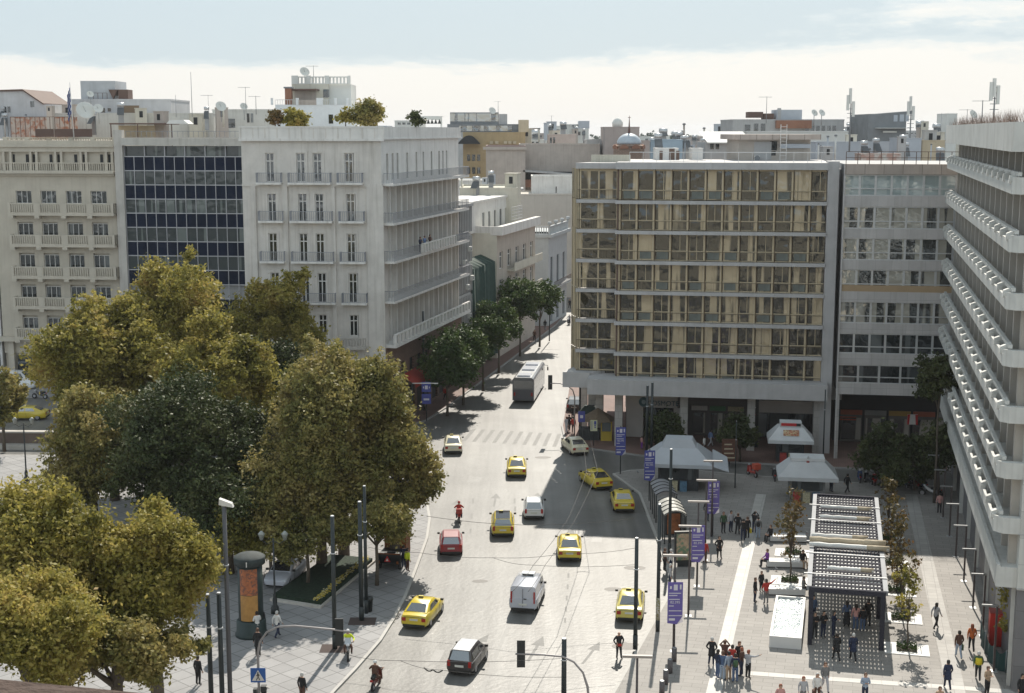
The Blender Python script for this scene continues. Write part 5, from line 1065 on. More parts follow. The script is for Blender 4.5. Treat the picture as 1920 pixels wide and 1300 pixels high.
# city bus
def bus():
    Lb, Wb, Hb = 11.5, 2.5, 3.0; Mx = place(981, 757, -.13, Lb); t = thing('city_bus', 'grey city bus with pale roof and dark rear window driving up the sunlit street', 'bus', Mx); h = Lb/2; w = Wb/2
    g = MB(); pr = [(-w, .35), (-w, 2.7), (-w+.12, 2.92), (-w+.35, 3.0), (w-.35, 3.0), (w-.12, 2.92), (w, 2.7), (w, .35)]; g.extr(pr, -h, h, paint('bus_grey', (.16, .16, .165))); g.obj('body', t)
    g = MB(); g.box(-w+.3, w-.3, -h+.1, h-.1, 3.003, 3.02, WHC); g.obj('roof_skin', t)
    g = MB(); g.box(-w+.12, w-.12, -h-.02, -h, 1.75, 2.65, CGL); g.obj('rear_window', t)
    g = MB(); g.box(-w+.1, w-.1, -h-.03, -h-.005, .4, 1.6, M('grey_engine_cover', (.1, .1, .11), .5)); g.obj('engine_cover', t)
    for s in (-1, 1):
        for k in range(6): g = MB(); g.box(s*w-.01, s*w+.01, -h+.5+k*1.8, -h+2.2+k*1.8, 1.4, 2.5, CGL); g.obj('side_window', t)
        wheel(t, s*(w-.15), -h*.5, .48, .28); wheel(t, s*(w-.15), h*.55, .48, .28)
        g = MB(); g.box(s*w*.8-.1, s*w*.8+.1, -h-.05, -h-.03, .9, 1.3, RED); g.obj('tail_light', t)
        g = MB(); g.tube([(s*w, h-.1, 2.6), (s*(w+.35), h+.25, 2.5), (s*(w+.35), h+.25, 2.1)], .03, BLK); g.box(s*(w+.35)-.08, s*(w+.35)+.08, h+.2, h+.3, 1.9, 2.3, BLK); g.obj('mirror', t)
    for y0, y1 in ((-h+.5, -h+2.2), (-1, 1.4), (2.6, 4.0)): g = MB(); g.box(-.75, .75, y0, y1, 3.0, 3.2, SLV); g.obj('roof_box', t)
bus()
# motorbikes
def bike(label, cat, col, Mx, scooter=True, group=None, name=None):
    t = thing(name or ('scooter' if scooter else 'motorbike'), label, cat, Mx, group); r = .24 if scooter else .31; wb = .62 if scooter else .72
    for y in (-wb, wb): g = MB(); g.cyl((-.06, y, r), (.06, y, r), r, r, RUB, 16); o = g.obj('wheel', t); g = MB(); g.cyl((-.065, y, r), (.065, y, r), r*.55, r*.55, RIMM, 12); g.obj('rim', o)
    g = MB(); g.tube([(0, -wb, r+.05), (0, -.4, .5), (0, 0, .38 if scooter else .55), (0, .35, .4 if scooter else .75), (0, .5, .9)], [.06, .16, .15, .13, .07], col, 8); g.obj('body', t)
    g = MB(); g.tube([(0, -.75, .82), (0, -.4, .8), (0, 0, .76)], [.1, .15, .1], BLK, 8); g.obj('seat', t)
    g = MB(); g.tube([(-.36, .36, 1.06), (0, .46, 1.0), (.36, .36, 1.06)], .025, BLK); g.tube([(0, .48, 1.0), (.0, wb, r)], .035, MET); g.obj('handlebar', t)
    g = MB(); g.lathe([(.02, .88), (.1, .9), (.12, .98), (.05, 1.05)], HLT, 8, (0, .55)); g.obj('headlight', t)
    g = MB(); g.box(-.08, .08, -.92, -.84, .66, .76, RED); g.obj('tail_light', t)
    if scooter: g = MB(); g.extr([(-.24, .35), (.24, .35), (.2, .95), (-.2, .95)], .42, .5, col); g.obj('leg_shield', t)
    return t
# ================================================================ people
SKIN = [M('skin_a', (.45, .27, .19), .6), M('skin_b', (.34, .19, .13), .6)]
def cloth(name, c): return M('cloth_'+name, c, .9, var=.15, vs=6)
CK = {'black': cloth('black', (.018, .018, .02)), 'navy': cloth('navy', (.02, .028, .06)), 'white': cloth('white', (.65, .64, .62)), 'grey': cloth('grey', (.17, .17, .17)), 'jeans': cloth('jeans', (.07, .11, .2)), 'ljeans': cloth('light_jeans', (.3, .36, .45)), 'red': cloth('red', (.42, .04, .03)), 'purple': cloth('purple', (.2, .05, .3)), 'tan': cloth('tan', (.38, .27, .18)), 'pink': cloth('pink', (.5, .27, .25)), 'blue': cloth('blue', (.16, .24, .42)), 'green': cloth('green', (.05, .1, .05)), 'hiviz': cloth('hiviz', (.6, .7, .03)), 'yellow': cloth('yellow', (.62, .5, .03)), 'brown': cloth('brown', (.1, .05, .035)), 'lgrey': cloth('light_grey', (.4, .4, .42)), 'orange': cloth('orange', (.5, .13, .03)), 'skinl': SKIN[0]}
HAIRM = {'dark': M('hair_dark', (.02, .015, .012), .6), 'brown': M('hair_brown', (.1, .05, .03), .6), 'grey': M('hair_grey', (.5, .49, .47), .6), 'red': M('hair_auburn', (.25, .07, .03), .6), 'helmet': M('helmet_white', (.65, .66, .66), .3), 'bald': SKIN[0], 'helmetr': M('helmet_red', (.4, .03, .02), .3)}
SHOE = M('shoe_dark', (.03, .03, .03), .6)
def skel(pose):
    """joint positions (x right, y forward, z up) for a 1.74 m adult"""
    J = {}
    hipz = .92; lean = 0
    L = dict(kneeL=(-.1, .02, .5), footL=(-.11, -.02, .09), kneeR=(.1, .02, .5), footR=(.11, -.02, .09), elL=(-.25, -.03, 1.14), haL=(-.26, .05, .88), elR=(.25, -.03, 1.14), haR=(.26, .05, .88))
    if pose == 'walk': L.update(kneeL=(-.09, .2, .52), footL=(-.09, .3, .1), kneeR=(.09, -.03, .5), footR=(.1, -.36, .15), elL=(-.25, -.12, 1.14), haL=(-.25, -.1, .88), elR=(.25, .05, 1.14), haR=(.23, .22, .93))
    if pose == 'phone': L.update(elL=(-.25, .02, 1.14), haL=(-.08, .27, 1.2), elR=(.25, .02, 1.14), haR=(.08, .27, 1.22))
    if pose == 'pocket': L.update(elL=(-.31, -.06, 1.15), haL=(-.19, .1, .95), elR=(.31, -.06, 1.15), haR=(.19, .1, .95), kneeL=(-.12, .03, .5), footL=(-.16, 0, .09))
    if pose == 'point': L.update(elL=(-.26, .02, 1.14), haL=(-.2, .2, 1.05), elR=(.42, .1, 1.42), haR=(.66, .2, 1.56))
    if pose == 'photo': L.update(elL=(-.3, .18, 1.35), haL=(-.09, .2, 1.6), elR=(.3, .18, 1.35), haR=(.09, .2, 1.62))
    if pose == 'sit':
        L.update(kneeL=(-.12, .44, .5), footL=(-.13, .48, .08), kneeR=(.12, .44, .5), footR=(.13, .42, .08), elL=(-.25, .06, .75), haL=(-.12, .32, .62), elR=(.25, .06, .75), haR=(.12, .32, .64)); hipz = .52
    if pose == 'ride':
        L.update(kneeL=(-.22, .4, .62), footL=(-.2, .22, .28), kneeR=(.22, .4, .62), footR=(.2, .22, .28), elL=(-.36, .2, 1.1), haL=(-.34, .52, 1.08), elR=(.36, .2, 1.1), haR=(.34, .52, 1.08)); hipz = .84; lean = .12
    dz = hipz-.92
    J['pel'] = (0, 0, hipz); J['bel'] = (0, .01+lean*.3, 1.08+dz); J['che'] = (0, .0+lean*.8, 1.28+dz); J['neck'] = (0, .0+lean, 1.46+dz); J['nk2'] = (0, .015+lean, 1.53+dz); J['head'] = (0, .03+lean, 1.6+dz); J['top'] = (0, .02+lean, 1.68+dz)
    for s, k in ((-1, 'L'), (1, 'R')):
        J['sh'+k] = (.17*s, lean*.9, 1.4+dz); J['hip'+k] = (.09*s, 0, hipz-.06)
        J['el'+k] = L['el'+k]; J['ha'+k] = L['ha'+k]; J['kn'+k] = L['knee'+k]; J['fo'+k] = L['foot'+k]
        f = L['foot'+k]; J['toe'+k] = (f[0]*1.1, f[1]+.17, max(.045, f[2]-.06))
        if pose == 'ride': pass
        e = Vector(J['el'+k]); a = Vector(J['ha'+k]); J['pa'+k] = tuple(a+(a-e).normalized()*.09)
    return J
def build_body(pose, wide=1.0, dress=False):
    J = skel(pose); names = list(J); R = dict(pel=(.15, .11), bel=(.135, .1), che=(.155, .105), neck=(.075, .07), nk2=(.055, .055), head=(.082, .1), top=(.07, .085))
    for k in 'LR': R.update({'sh'+k: (.07, .07), 'el'+k: (.047, .047), 'ha'+k: (.032, .032), 'pa'+k: (.038, .024), 'hip'+k: (.098, .1), 'kn'+k: (.062, .065), 'fo'+k: (.045, .05), 'toe'+k: (.042, .035)})
    E = [('pel', 'bel'), ('bel', 'che'), ('che', 'neck'), ('neck', 'nk2'), ('nk2', 'head'), ('head', 'top')]
    for k in 'LR': E += [('che', 'sh'+k), ('sh'+k, 'el'+k), ('el'+k, 'ha'+k), ('ha'+k, 'pa'+k), ('pel', 'hip'+k), ('hip'+k, 'kn'+k), ('kn'+k, 'fo'+k), ('fo'+k, 'toe'+k)]
    me = bpy.data.meshes.new('sk'); me.from_pydata([J[n] for n in names], [(names.index(a), names.index(b)) for a, b in E], [])
    o = bpy.data.objects.new('sk', me); COL.objects.link(o); md = o.modifiers.new('s', 'SKIN'); md.use_smooth_shade = True
    for i, n in enumerate(names):
        r = R[n]; me.skin_vertices[0].data[i].radius = (r[0]*wide, r[1]*wide); me.skin_vertices[0].data[i].use_root = (n == 'pel')
    sb = o.modifiers.new('b', 'SUBSURF'); sb.levels = 1; sb.render_levels = 1
    bpy.context.view_layer.update(); ev = o.evaluated_get(bpy.context.evaluated_depsgraph_get()); m2 = bpy.data.meshes.new_from_object(ev); bpy.data.objects.remove(o)
    b = MB(); vs = [v.co.copy() for v in m2.vertices]
    # which garment: nearest bone
    def seg(p, a, c):
        a = Vector(a); c = Vector(c); d = c-a; t = max(0, min(1, (p-a).dot(d)/max(d.length_squared, 1e-9))); return (p-(a+d*t)).length, t
    SEGS = [('pel', 'bel', 1), ('bel', 'che', 1), ('che', 'neck', 1), ('neck', 'nk2', 0), ('nk2', 'top', 0)]
    for k in 'LR': SEGS += [('sh'+k, 'el'+k, 1), ('el'+k, 'ha'+k, 1), ('ha'+k, 'pa'+k, 0), ('hip'+k, 'kn'+k, 2), ('kn'+k, 'fo'+k, 2), ('fo'+k, 'toe'+k, 3)]
    mats = [SKIN[0], CK['grey'], CK['navy'], SHOE]
    for m in mats: b.mi(m)
    b.v = [tuple(v) for v in vs]
    for p in m2.polygons:
        c = Vector(p.center); best = min(SEGS, key=lambda s: seg(c, J[s[0]], J[s[1]])[0]); b.f.append(tuple(p.vertices)); b.m.append(best[2]); b.sm.append(True)
    # fingers and thumbs, rooted in the palm
    for s, k in ((-1, 'L'), (1, 'R')):
        pa = Vector(J['pa'+k]); ha = Vector(J['ha'+k]); d = (pa-ha).normalized(); side = Vector((0, 1, 0)) if abs(d.y) < .7 else Vector((1, 0, 0)); side = (side-d*side.dot(d)).normalized(); nn = d.cross(side)*s
        for j, ln in enumerate((.075, .085, .08, .06)): q = pa+side*(.024-.016*j); b.tube([q, q+d*ln*.5+nn*.004, q+d*ln*.95+nn*.02], [.01, .009, .007], mats[0], 5)
        q = ha+d*.05+side*.03; b.tube([q, q+side*.025+d*.025, q+side*.03+d*.055], [.011, .01, .008], mats[0], 5)
    # nose and ears
    hd = Vector(J['head']); b.tube([hd+Vector((0, .09, .02)), hd+Vector((0, .115, -.015))], [.008, .013], mats[0], 5)
    for s in (-1, 1): b.tube([hd+Vector((s*.078, 0, .02)), hd+Vector((s*.094, -.01, .0)), hd+Vector((s*.08, -.005, -.025))], [.01, .016, .008], mats[0], 5)
    bpy.data.meshes.remove(m2); return b.mesh('person_body'), J
def hairmesh(J, long_, helmet=False):
    hd = Vector(J['head']); b = MB(); vs = []; n = 12; r = .118 if helmet else .1
    rows = [(1.5, 1), (1.1, 1), (.7, 1), (.3, 1), (0, 1)]
    for el, _ in rows:
        for k in range(n):
            a = 2*pi*k/n; fr_ = max(0, sin(a)); e2 = el if helmet else max(el, .55*fr_*1.2); vs.append(hd+Vector((r*cos(a)*cos(e2), r*1.15*sin(a)*cos(e2)-.012, r*1.12*sin(e2)+.03)))
    if not helmet:
        for dz, k2 in ((-.06, .95), (-.3 if long_ else -.09, .8)):
            for k in range(n):
                a = 2*pi*k/n; fr_ = sin(a) > .2; x = r*cos(a)*k2; y = r*1.1*sin(a)*k2-.012
                if fr_: vs.append(vs[4*n+k].copy())
                else: vs.append(hd+Vector((x*(1.1 if long_ else 1), y-(.03 if long_ and dz < -.1 else 0), dz+.01)))
    R_ = len(vs)//n; fs = [(i*n+k, (i+1)*n+k, (i+1)*n+(k+1) % n, i*n+(k+1) % n) for i in range(R_-1) for k in range(n)]+[tuple(range(n))]
    b.add(vs, fs, HAIRM['dark'], True); return b.mesh('hair')
PO = {}
def getpose(p, hair):
    if p not in PO:
        me, J = build_body(p, 1.14); PO[p] = (me, J, {})
    me, J, H = PO[p]
    k = 'helmet' if hair.startswith('helmet') else 'long' if hair.endswith('_long') else 'short'
    if k not in H: H[k] = hairmesh(J, k == 'long', k == 'helmet')
    return me, H[k], J
def setm(o, i, m): o.material_slots[i].link = 'OBJECT'; o.material_slots[i].material = m
def extra(kind, J, t, col):
    b = MB(); 
    if kind == 'coat':
        z1 = J['che'][2]+.1; z0 = .62; b.lathe([(.13, z1-.25), (.19, z1-.4), (.2, z0+.1), (.22, z0)], col, 12); b.obj('coat', t)
    if kind == 'skirt': z1 = J['pel'][2]+.1; b.lathe([(.14, z1), (.19, z1-.2), (.23, .3), (.21, .22)], col, 12); b.obj('skirt', t)
    if kind == 'backpack':
        c = Vector(J['che']); vs = MB(); vs.tube([c+Vector((0, -.15, .1)), c+Vector((0, -.22, -.05)), c+Vector((0, -.17, -.25))], [.1, .14, .12], col, 8); vs.obj('backpack', t)
    if kind == 'bag':
        h_ = Vector(J['haR']); b.tube([h_+Vector((0, 0, -.03)), h_+Vector((0, 0, -.12))], .012, col, 5); b.box(h_.x-.06, h_.x+.06, h_.y-.16, h_.y+.16, h_.z-.45, h_.z-.12, col); b.obj('carrier_bag', t)
    if kind == 'vest':
        c = J['che']; b.lathe([(.2, c[2]-.3), (.205, c[2]-.1), (.19, c[2]+.08)], col, 12, (c[0], c[1])); b.obj('vest', t)
    if kind == 'pouch': c = J['pel']; b.box(-.1, .1, .12, .2, c[2]-.05, c[2]+.08, col); b.obj('belt_pouch', t)
def person(px, py, pose, face, top, legs, hair, label, ex=(), sc_=1.0, z=None, world=None, group=None, sk=0):
    """px,py = where the feet touch the ground; face = heading, 0 away from us, pi towards us"""
    zz = .14 if z is None else z; p = Vector(world) if world is not None else G(px, py, zz)
    if pose == 'sit' and world is None: pass
    me, hm, J = getpose(pose, hair); Mx = T(p.x, p.y, p.z, -face)@Matrix.Scale(sc_, 4)
    t = thing('person', label, 'person', Mx, group); o = mk('body', me, t); setm(o, 0, SKIN[sk]); setm(o, 1, CK[top]); setm(o, 2, CK[legs])
    h = mk('helmet' if hair.startswith('helmet') else 'hair', hm, t)
    if hair != 'bald': setm(h, 0, HAIRM[hair.split('_')[0]])
    else: bpy.data.objects.remove(h)
    for k, c in ex: extra(k, J, t, CK[c])
    return t
A_PI = pi
ppl = [
 # group by the benches and kiosk (shade)
 (1356, 1000, 'stand', 2.9, 'green', 'black', 'brown', 'man in a dark green jacket standing by the bus shelter group, leftmost'),
 (1370, 998, 'stand', 2.6, 'lgrey', 'navy', 'dark', 'man in a pale striped shirt standing next to the man in green'),
 (1383, 1003, 'pocket', .4, 'black', 'black', 'brown', 'person in black with hands in pockets in the shaded group'),
 (1393, 1014, 'stand', .2, 'black', 'navy', 'dark', 'tall person in black from behind, front of the shaded group'),
 (1401, 1010, 'stand', -.3, 'black', 'black', 'brown', 'person in black holding a yellow bag', (('bag', 'yellow'),)),
 (1414, 1000, 'photo', .5, 'black', 'navy', 'dark', 'person shading the eyes with a raised arm at the right of the group'),
 (1421, 1010, 'stand', .1, 'grey', 'ljeans', 'dark', 'person with a backpack and light jeans at the right of the group', (('backpack', 'black'),)),
 (1348, 1048, 'pocket', 2.9, 'black', 'black', 'dark', 'man in a black jacket walking alone out of the shade', (('coat', 'black'),)),
 (1415, 1130, 'stand', 2.0, 'black', 'navy', 'brown', 'boy in black beside the woman in red', ()),
 (1427, 1110, 'stand', 2.6, 'black', 'black', 'brown', 'girl in black behind the woman in red', (), .85),
 (1436, 1133, 'point', -.2, 'red', 'grey', 'dark', 'woman in a red jacket with one arm stretched out', ()),
 (1160, 1236, 'pocket', 2.9, 'black', 'black', 'bald', 'man in black with a red pouch standing on the road beside the black pole', (('pouch', 'red'),)),
 (1334, 1248, 'pocket', .3, 'black', 'navy', 'grey', 'tall man in a black jacket left of the tour group', (('coat', 'black'),)),
 (1345, 1272, 'stand', 1.2, 'navy', 'jeans', 'dark_long', 'woman with long dark hair at the left of the tour group', ()),
 (1354, 1275, 'stand', .6, 'jeans', 'ljeans', 'brown', 'man in a denim jacket inside the tour group', ()),
 (1358, 1254, 'photo', .2, 'brown', 'black', 'brown', 'woman raising both arms to take a photo in the tour group', ()),
 (1366, 1276, 'stand', -.4, 'ljeans', 'tan', 'dark', 'person in tan shorts at the front of the tour group', ()),
 (1378, 1280, 'stand', .1, 'navy', 'jeans', 'dark', 'person with a green backpack at the front of the tour group', (('backpack', 'green'),)),
 (1385, 1258, 'stand', 2.8, 'black', 'black', 'brown', 'guide in black facing the tour group', (), 1.04),
 (1390, 1268, 'stand', -1, 'brown', 'navy', 'red', 'auburn haired woman at the back right of the tour group', ()),
 (1402, 1273, 'point', .9, 'lgrey', 'black', 'red', 'woman in light grey stretching her arm to the right of the tour group', ()),
 (1372, 1263, 'stand', .5, 'red', 'jeans', 'dark', 'person in a dark red coat inside the tour group', ()),
 (1527, 1198, 'phone', 3.0, 'black', 'black', 'dark_long', 'woman in black under the pergola next to the front left post', ()),
 (1543, 1196, 'phone', 2.8, 'black', 'navy', 'dark_long', 'woman in black with a white shirt under the pergola, second from the left post', ()),
 (1562, 1196, 'phone', 2.2, 'navy', 'navy', 'dark_long', 'woman in navy holding a phone under the pergola', ()),
 (1524, 1165, 'stand', 2.8, 'jeans', 'navy', 'dark', 'person half hidden by the front left post of the pergola', ()),
 (1587, 1176, 'stand', .1, 'jeans', 'black', 'dark_long', 'woman in a long black skirt under the pergola', (('skirt', 'black'),)),
 (1604, 1182, 'stand', .3, 'pink', 'jeans', 'dark_long', 'woman in a pink top and jeans under the pergola', ()),
 (1617, 1184, 'stand', .1, 'black', 'jeans', 'dark', 'person in black top and jeans beside the woman in pink', (), .92),
 (1627, 1176, 'pocket', -.2, 'black', 'black', 'dark', 'tall man in black at the right under the pergola', (), 1.05),
 (1568, 1240, 'walk', -.1, 'black', 'black', 'dark', 'man in a black coat walking away below the pergola', (('coat', 'black'),)),
 (1599, 1240, 'walk', .05, 'navy', 'black', 'grey', 'white haired man in navy walking away beside the man in black', (('coat', 'navy'),)),
 (1754, 1180, 'walk', .9, 'lgrey', 'black', 'dark_long', 'woman in a pale top walking along the sunlit plaza', ()),
 (1797, 1235, 'walk', .1, 'brown', 'ljeans', 'dark', 'man in a checked shirt carrying a grey green bag', (('bag', 'green'),)),
 (1821, 1222, 'walk', .2, 'orange', 'black', 'red_long', 'woman in an orange red jacket beside the man in the checked shirt', ()),
 (1833, 1276, 'walk', .3, 'green', 'black', 'grey', 'person in a yellow waistcoat at the lower right', (('vest', 'yellow'),)),
 (1776, 1293, 'walk', .1, 'navy', 'navy', 'dark', 'man in a dark suit walking away at the lower right', (('coat', 'navy'),)),
 (1850, 1305, 'phone', 2.6, 'tan', 'black', 'brown', 'woman in a beige top reading at the right edge path', ()),
 (1546, 1297, 'walk', 3.0, 'grey', 'lgrey', 'brown', 'man in a grey jacket walking towards us below the planter', ()),
 (1531, 1318, 'walk', 3.1, 'white', 'brown', 'grey', 'woman in a white top with a brown bag at the bottom edge', (('bag', 'brown'),)),
 (1505, 1325, 'stand', 3.0, 'lgrey', 'grey', 'red', 'woman in grey at the bottom edge left of the woman in white', ()),
 (1621, 1318, 'phone', 3.1, 'ljeans', 'navy', 'brown', 'person in a pale blue shirt at the bottom edge', ()),
 (1462, 1340, 'stand', 3.1, 'pink', 'grey', 'red', 'woman in pink cut by the bottom edge below the tour group', ()),
 (1760, 1345, 'stand', 3.1, 'tan', 'grey', 'brown', 'person cut by the bottom edge left of the path', ()),
 (1914, 1320, 'stand', 2.8, 'black', 'black', 'dark', 'person in black in the bottom right corner', ()),
 (1761, 963, 'stand', .1, 'pink', 'black', 'dark', 'person in a pale shirt beside the granite wall of the fin block', ()),
 (1558, 923, 'stand', 1, 'black', 'navy', 'dark', 'person in black behind the small hipped kiosk', ()),
 (1588, 925, 'walk', 1, 'black', 'black', 'dark', 'person in black right of the small hipped kiosk', ()),
 (1320, 850, 'walk', -1, 'white', 'black', 'dark', 'person in white in the arcade behind the grey kiosk', ()),
 (1332, 838, 'walk', 1.2, 'blue', 'lgrey', 'dark', 'person in pale blue in the arcade behind the grey kiosk', ()),
 (1203, 842, 'stand', 1, 'pink', 'purple', 'dark', 'child in pink on the pavement by the phone shop', (), .75),
 (1236, 1070, 'stand', 1.5, 'black', 'black', 'dark', 'person in black standing at the kerb left of the bus shelter', ()),
 (1246, 1072, 'stand', 1.2, 'brown', 'black', 'brown', 'person in brown at the kerb by the thick black pole', ()),
 (1258, 1074, 'stand', -1, 'white', 'navy', 'grey', 'person in white and navy by the advertising box', ()),
 (1256, 1103, 'stand', 1.7, 'lgrey', 'navy', 'grey', 'grey haired man in a pale shirt waiting at the kerb', ()),
 (1284, 1056, 'stand', 1, 'white', 'black', 'brown', 'woman in white behind the purple banner near the advertising box', ()),
 (1325, 978, 'stand', .5, 'black', 'navy', 'dark', 'person behind the second purple banner', ()),
 (1321, 1056, 'stand', .5, 'red', 'brown', 'dark', 'person in dark red beside a thin lamp post', ()),
 # street corner
 (1062, 812, 'stand', 1, 'lgrey', 'lgrey', 'brown', 'person in pale clothes at the crossing corner'),
 (1067, 808, 'walk', .2, 'black', 'black', 'dark', 'person in black waiting at the crossing corner'),
 (1075, 812, 'stand', .4, 'red', 'black', 'dark', 'person in red waiting at the crossing corner'),
 (1074, 790, 'stand', .4, 'black', 'black', 'dark', 'person in black behind the person in red at the corner'),
 (1118, 772, 'walk', .1, 'black', 'black', 'dark', 'person in black between the corner columns'),
 (865, 717, 'walk', 0, 'black', 'navy', 'dark', 'person in black walking under the street trees'),
 (878, 712, 'stand', 1, 'grey', 'black', 'dark', 'person in grey beside a street tree trunk'),
 (1059, 577, 'walk', .2, 'navy', 'black', 'dark', 'person in navy at the far end of the street'), (1068, 579, 'walk', 2.9, 'black', 'black', 'dark', 'person in black at the far end of the street'),
 (1022, 620, 'walk', .1, 'black', 'grey', 'dark', 'person in black on the far left pavement of the street'), (1002, 640, 'walk', 3, 'brown', 'black', 'dark', 'person in brown on the far left pavement of the street'),
 (835, 752, 'walk', 2.8, 'red', 'black', 'brown', 'person in dark red by the shop fronts of the corner building'),
 # near left square
 (483, 1197, 'phone', -.6, 'white', 'grey', 'dark', 'man in a white shirt leaning by the poster column'),
 (491, 1188, 'stand', -2.6, 'black', 'black', 'dark', 'person in black next to the poster column'),
 (520, 1196, 'walk', .5, 'white', 'navy', 'grey', 'grey haired man in a white shirt walking past the poster column'),
 (484, 1230, 'stand', .1, 'black', 'black', 'brown', 'person in a black coat behind the curved signal pole', (('coat', 'black'),)),
 (567, 1318, 'stand', .5, 'black', 'brown', 'grey', 'bald person in black cut by the bottom edge on the left square'),
 (372, 1285, 'stand', .5, 'black', 'black', 'dark', 'person in black behind the yellow tree at the bottom left'),
 (764, 1072, 'stand', .9, 'hiviz', 'brown', 'dark', 'worker in a yellow vest beside the small orange truck', (('vest', 'hiviz'),)),
 (757, 1066, 'stand', .3, 'navy', 'navy', 'dark', 'worker in dark clothes beside the small orange truck'),
]
for a in ppl: person(*a[:8], ex=a[8] if len(a) > 8 else (), sc_=a[9] if len(a) > 9 else 1.0, z=(.0 if a[0] in (1160,) else None))
for k, (px, tp, lb) in enumerate(((788, 'navy', 'leftmost person leaning on the long third floor balcony'), (796, 'blue', 'second person on the long third floor balcony'), (806, 'brown', 'third person on the long third floor balcony'))):
    x = FB2.x(px, -.6, 455); w_ = FB2.M@Vector((x, -.6, lvls[2])); person(0, 0, 'phone', 2.2, tp, 'black', 'dark', lb, world=w_)
# seated people are placed on their benches in the furniture section
def rider(bx, label, top, legs, hair, ex=()): 
    Mx = RM[bx.name]; me, hm, J = getpose('ride', hair); t = thing('person', label, 'person', Mx@Matrix.Translation((0, -.28, 0))); o = mk('body', me, t); setm(o, 0, SKIN[0]); setm(o, 1, CK[top]); setm(o, 2, CK[legs]); h = mk('helmet', hm, t); setm(h, 0, HAIRM[hair])
    for k, c in ex: extra(k, J, t, CK[c])
redp = paint('bike_red', (.35, .03, .02)); darkp = paint('bike_dark', (.02, .02, .025)); whp = paint('bike_white', (.6, .6, .6))
k = bike('red scooter riding up the left lane ahead of the red hatchback', 'scooter', redp, place(861, 982, .05, 1.7)); rider(k, 'rider in a red jacket on the red scooter', 'red', 'navy', 'helmetr')
b = MB(); b.box(-.25, .25, -.95, -.6, .82, 1.2, redp); b.obj('top_box', k)
k = bike('dark police style motorbike facing us on the left square', 'motorbike', darkp, T(*G(653, 1232, .14)[:2], .14, pi+.1), False); rider(k, 'rider in a bright yellow jacket and white helmet on the dark motorbike', 'hiviz', 'brown', 'helmet')
b = MB(); b.add([(-.2, .55, 1.0), (.2, .55, 1.0), (.14, .42, 1.35), (-.14, .42, 1.35)], [(0, 1, 2, 3)], M('windshield', (.5, .55, .6), .1)); b.obj('windshield', k)
k = bike('red brown moped seen from behind at the bottom edge of the road', 'scooter', paint('bike_brown', (.12, .03, .02)), place(697, 1300, -.2, 1.7)); rider(k, 'rider in a brown jacket and white helmet at the bottom edge of the road', 'brown', 'brown', 'helmet')
k = bike('dark scooter coming down the far end of the street', 'scooter', darkp, place(1067, 609, pi-AS, 0)); rider(k, 'rider in a pale jacket on the scooter at the far end of the street', 'lgrey', 'navy', 'helmet')
random.seed(8); row = [(1452, 902), (1490, 905), (1612, 905), (1628, 908), (1640, 910), (1653, 908), (1665, 911), (1680, 913), (1695, 914), (1708, 916), (1720, 917), (1731, 919)]
first = None
bcol = [darkp, redp, paint('bike_blue', (.03, .06, .16)), darkp]
protos = []
for i, (px, py) in enumerate(row):
    p = G(px, py); Mx = T(p.x, p.y, 0, random.uniform(-.5, .2)+.2)
    if len(protos) < 3: protos.append(bike('motor scooter parked in the shaded row in front of the arcade', 'scooter', bcol[len(protos)], Mx, group='motor scooters parked in a row in the shade'))
    else: dup(protos[i % 3], Mx)
p = G(1745, 932); bike('white and black motorbike parked at the right end of the shaded row', 'motorbike', whp, T(p.x, p.y, 0.0, 1.1), False)
p = G(1410, 896); k = bike('delivery scooter with an orange box standing by a plaza lamp', 'scooter', redp, T(p.x, p.y, .14, .4)); b = MB(); b.box(-.3, .3, -.95, -.4, .8, 1.3, M('orange_box', (.5, .08, .04), .6)); b.obj('delivery_box', k)
p = G(75, 748); bike('dark motorbike parked behind the white van at the left', 'motorbike', darkp, T(p.x, p.y, 0, 1.3), False)
# ================================================================ street furniture
def height(px, py, yt): return HC*(1-(yt-245)/(py-245))
def pole(px, py, yt, r, label, name='trolley_mast', cat='pole', z=.14, mat=POLE, r1=None):
    p = G(px, py, z); h = height(px, py, yt)*.985; t = thing(name, label, cat, T(p.x, p.y, z)); b = MB()
    b.cyl((0, 0, 0), (0, 0, h), r, r1 or r*.85, mat, 14); b.cyl((0, 0, .0), (0, 0, .9), r*1.12, r*1.12, mat, 14); b.obj('shaft', t); b = MB(); b.cyl((0, 0, h), (0, 0, h+.06), r*.9, r*.7, STEEL, 12); b.obj('cap', t)
    b = MB(); b.cyl((0, 0, h*.72), (0, 0, h*.72+.07), r*1.15, r*1.15, STEEL, 12); b.obj('clamp', t); return t, h
for a in ((1191, 1217, 998, .13, 'black trolley mast on the right kerb in front of the pale taxi'), (1233, 1184, 934, .12, 'black trolley mast with stickers, second from the kerb corner'), (1255, 1040, 834, .12, 'tall black mast rising in front of the bus shelters'), (1212, 862, 718, .13, 'shorter of the two black masts before the phone shop sign'), (1221, 866, 712, .13, 'taller of the two black masts before the phone shop sign'),
          (397, 1330, 1102, .14, 'left black mast of the three beside the yellow tree'), (418, 1345, 1098, .14, 'middle black mast of the three beside the yellow tree'), (628, 1216, 955, .14, 'black mast on the left square behind the motorcyclist'), (678, 1163, 930, .15, 'thick brownish mast in a square pit on the left square'), (687, 1150, 900, .12, 'tall black mast by the litter bin'), (1057, 1340, 1188, .15, 'black mast in the middle of the bottom edge'), (795, 770, 578, .13, 'dark mast at the shop front of the big corner building'), (1087, 815, 672, .11, 'dark mast at the glass office corner'), (1543, 868, 725, .07, 'thin dark pole in front of the grey column'), (1378, 915, 785, .05, 'thin pole right of the grey kiosk')): pole(*a, z=.14 if a[0] not in (1057,) else 0)
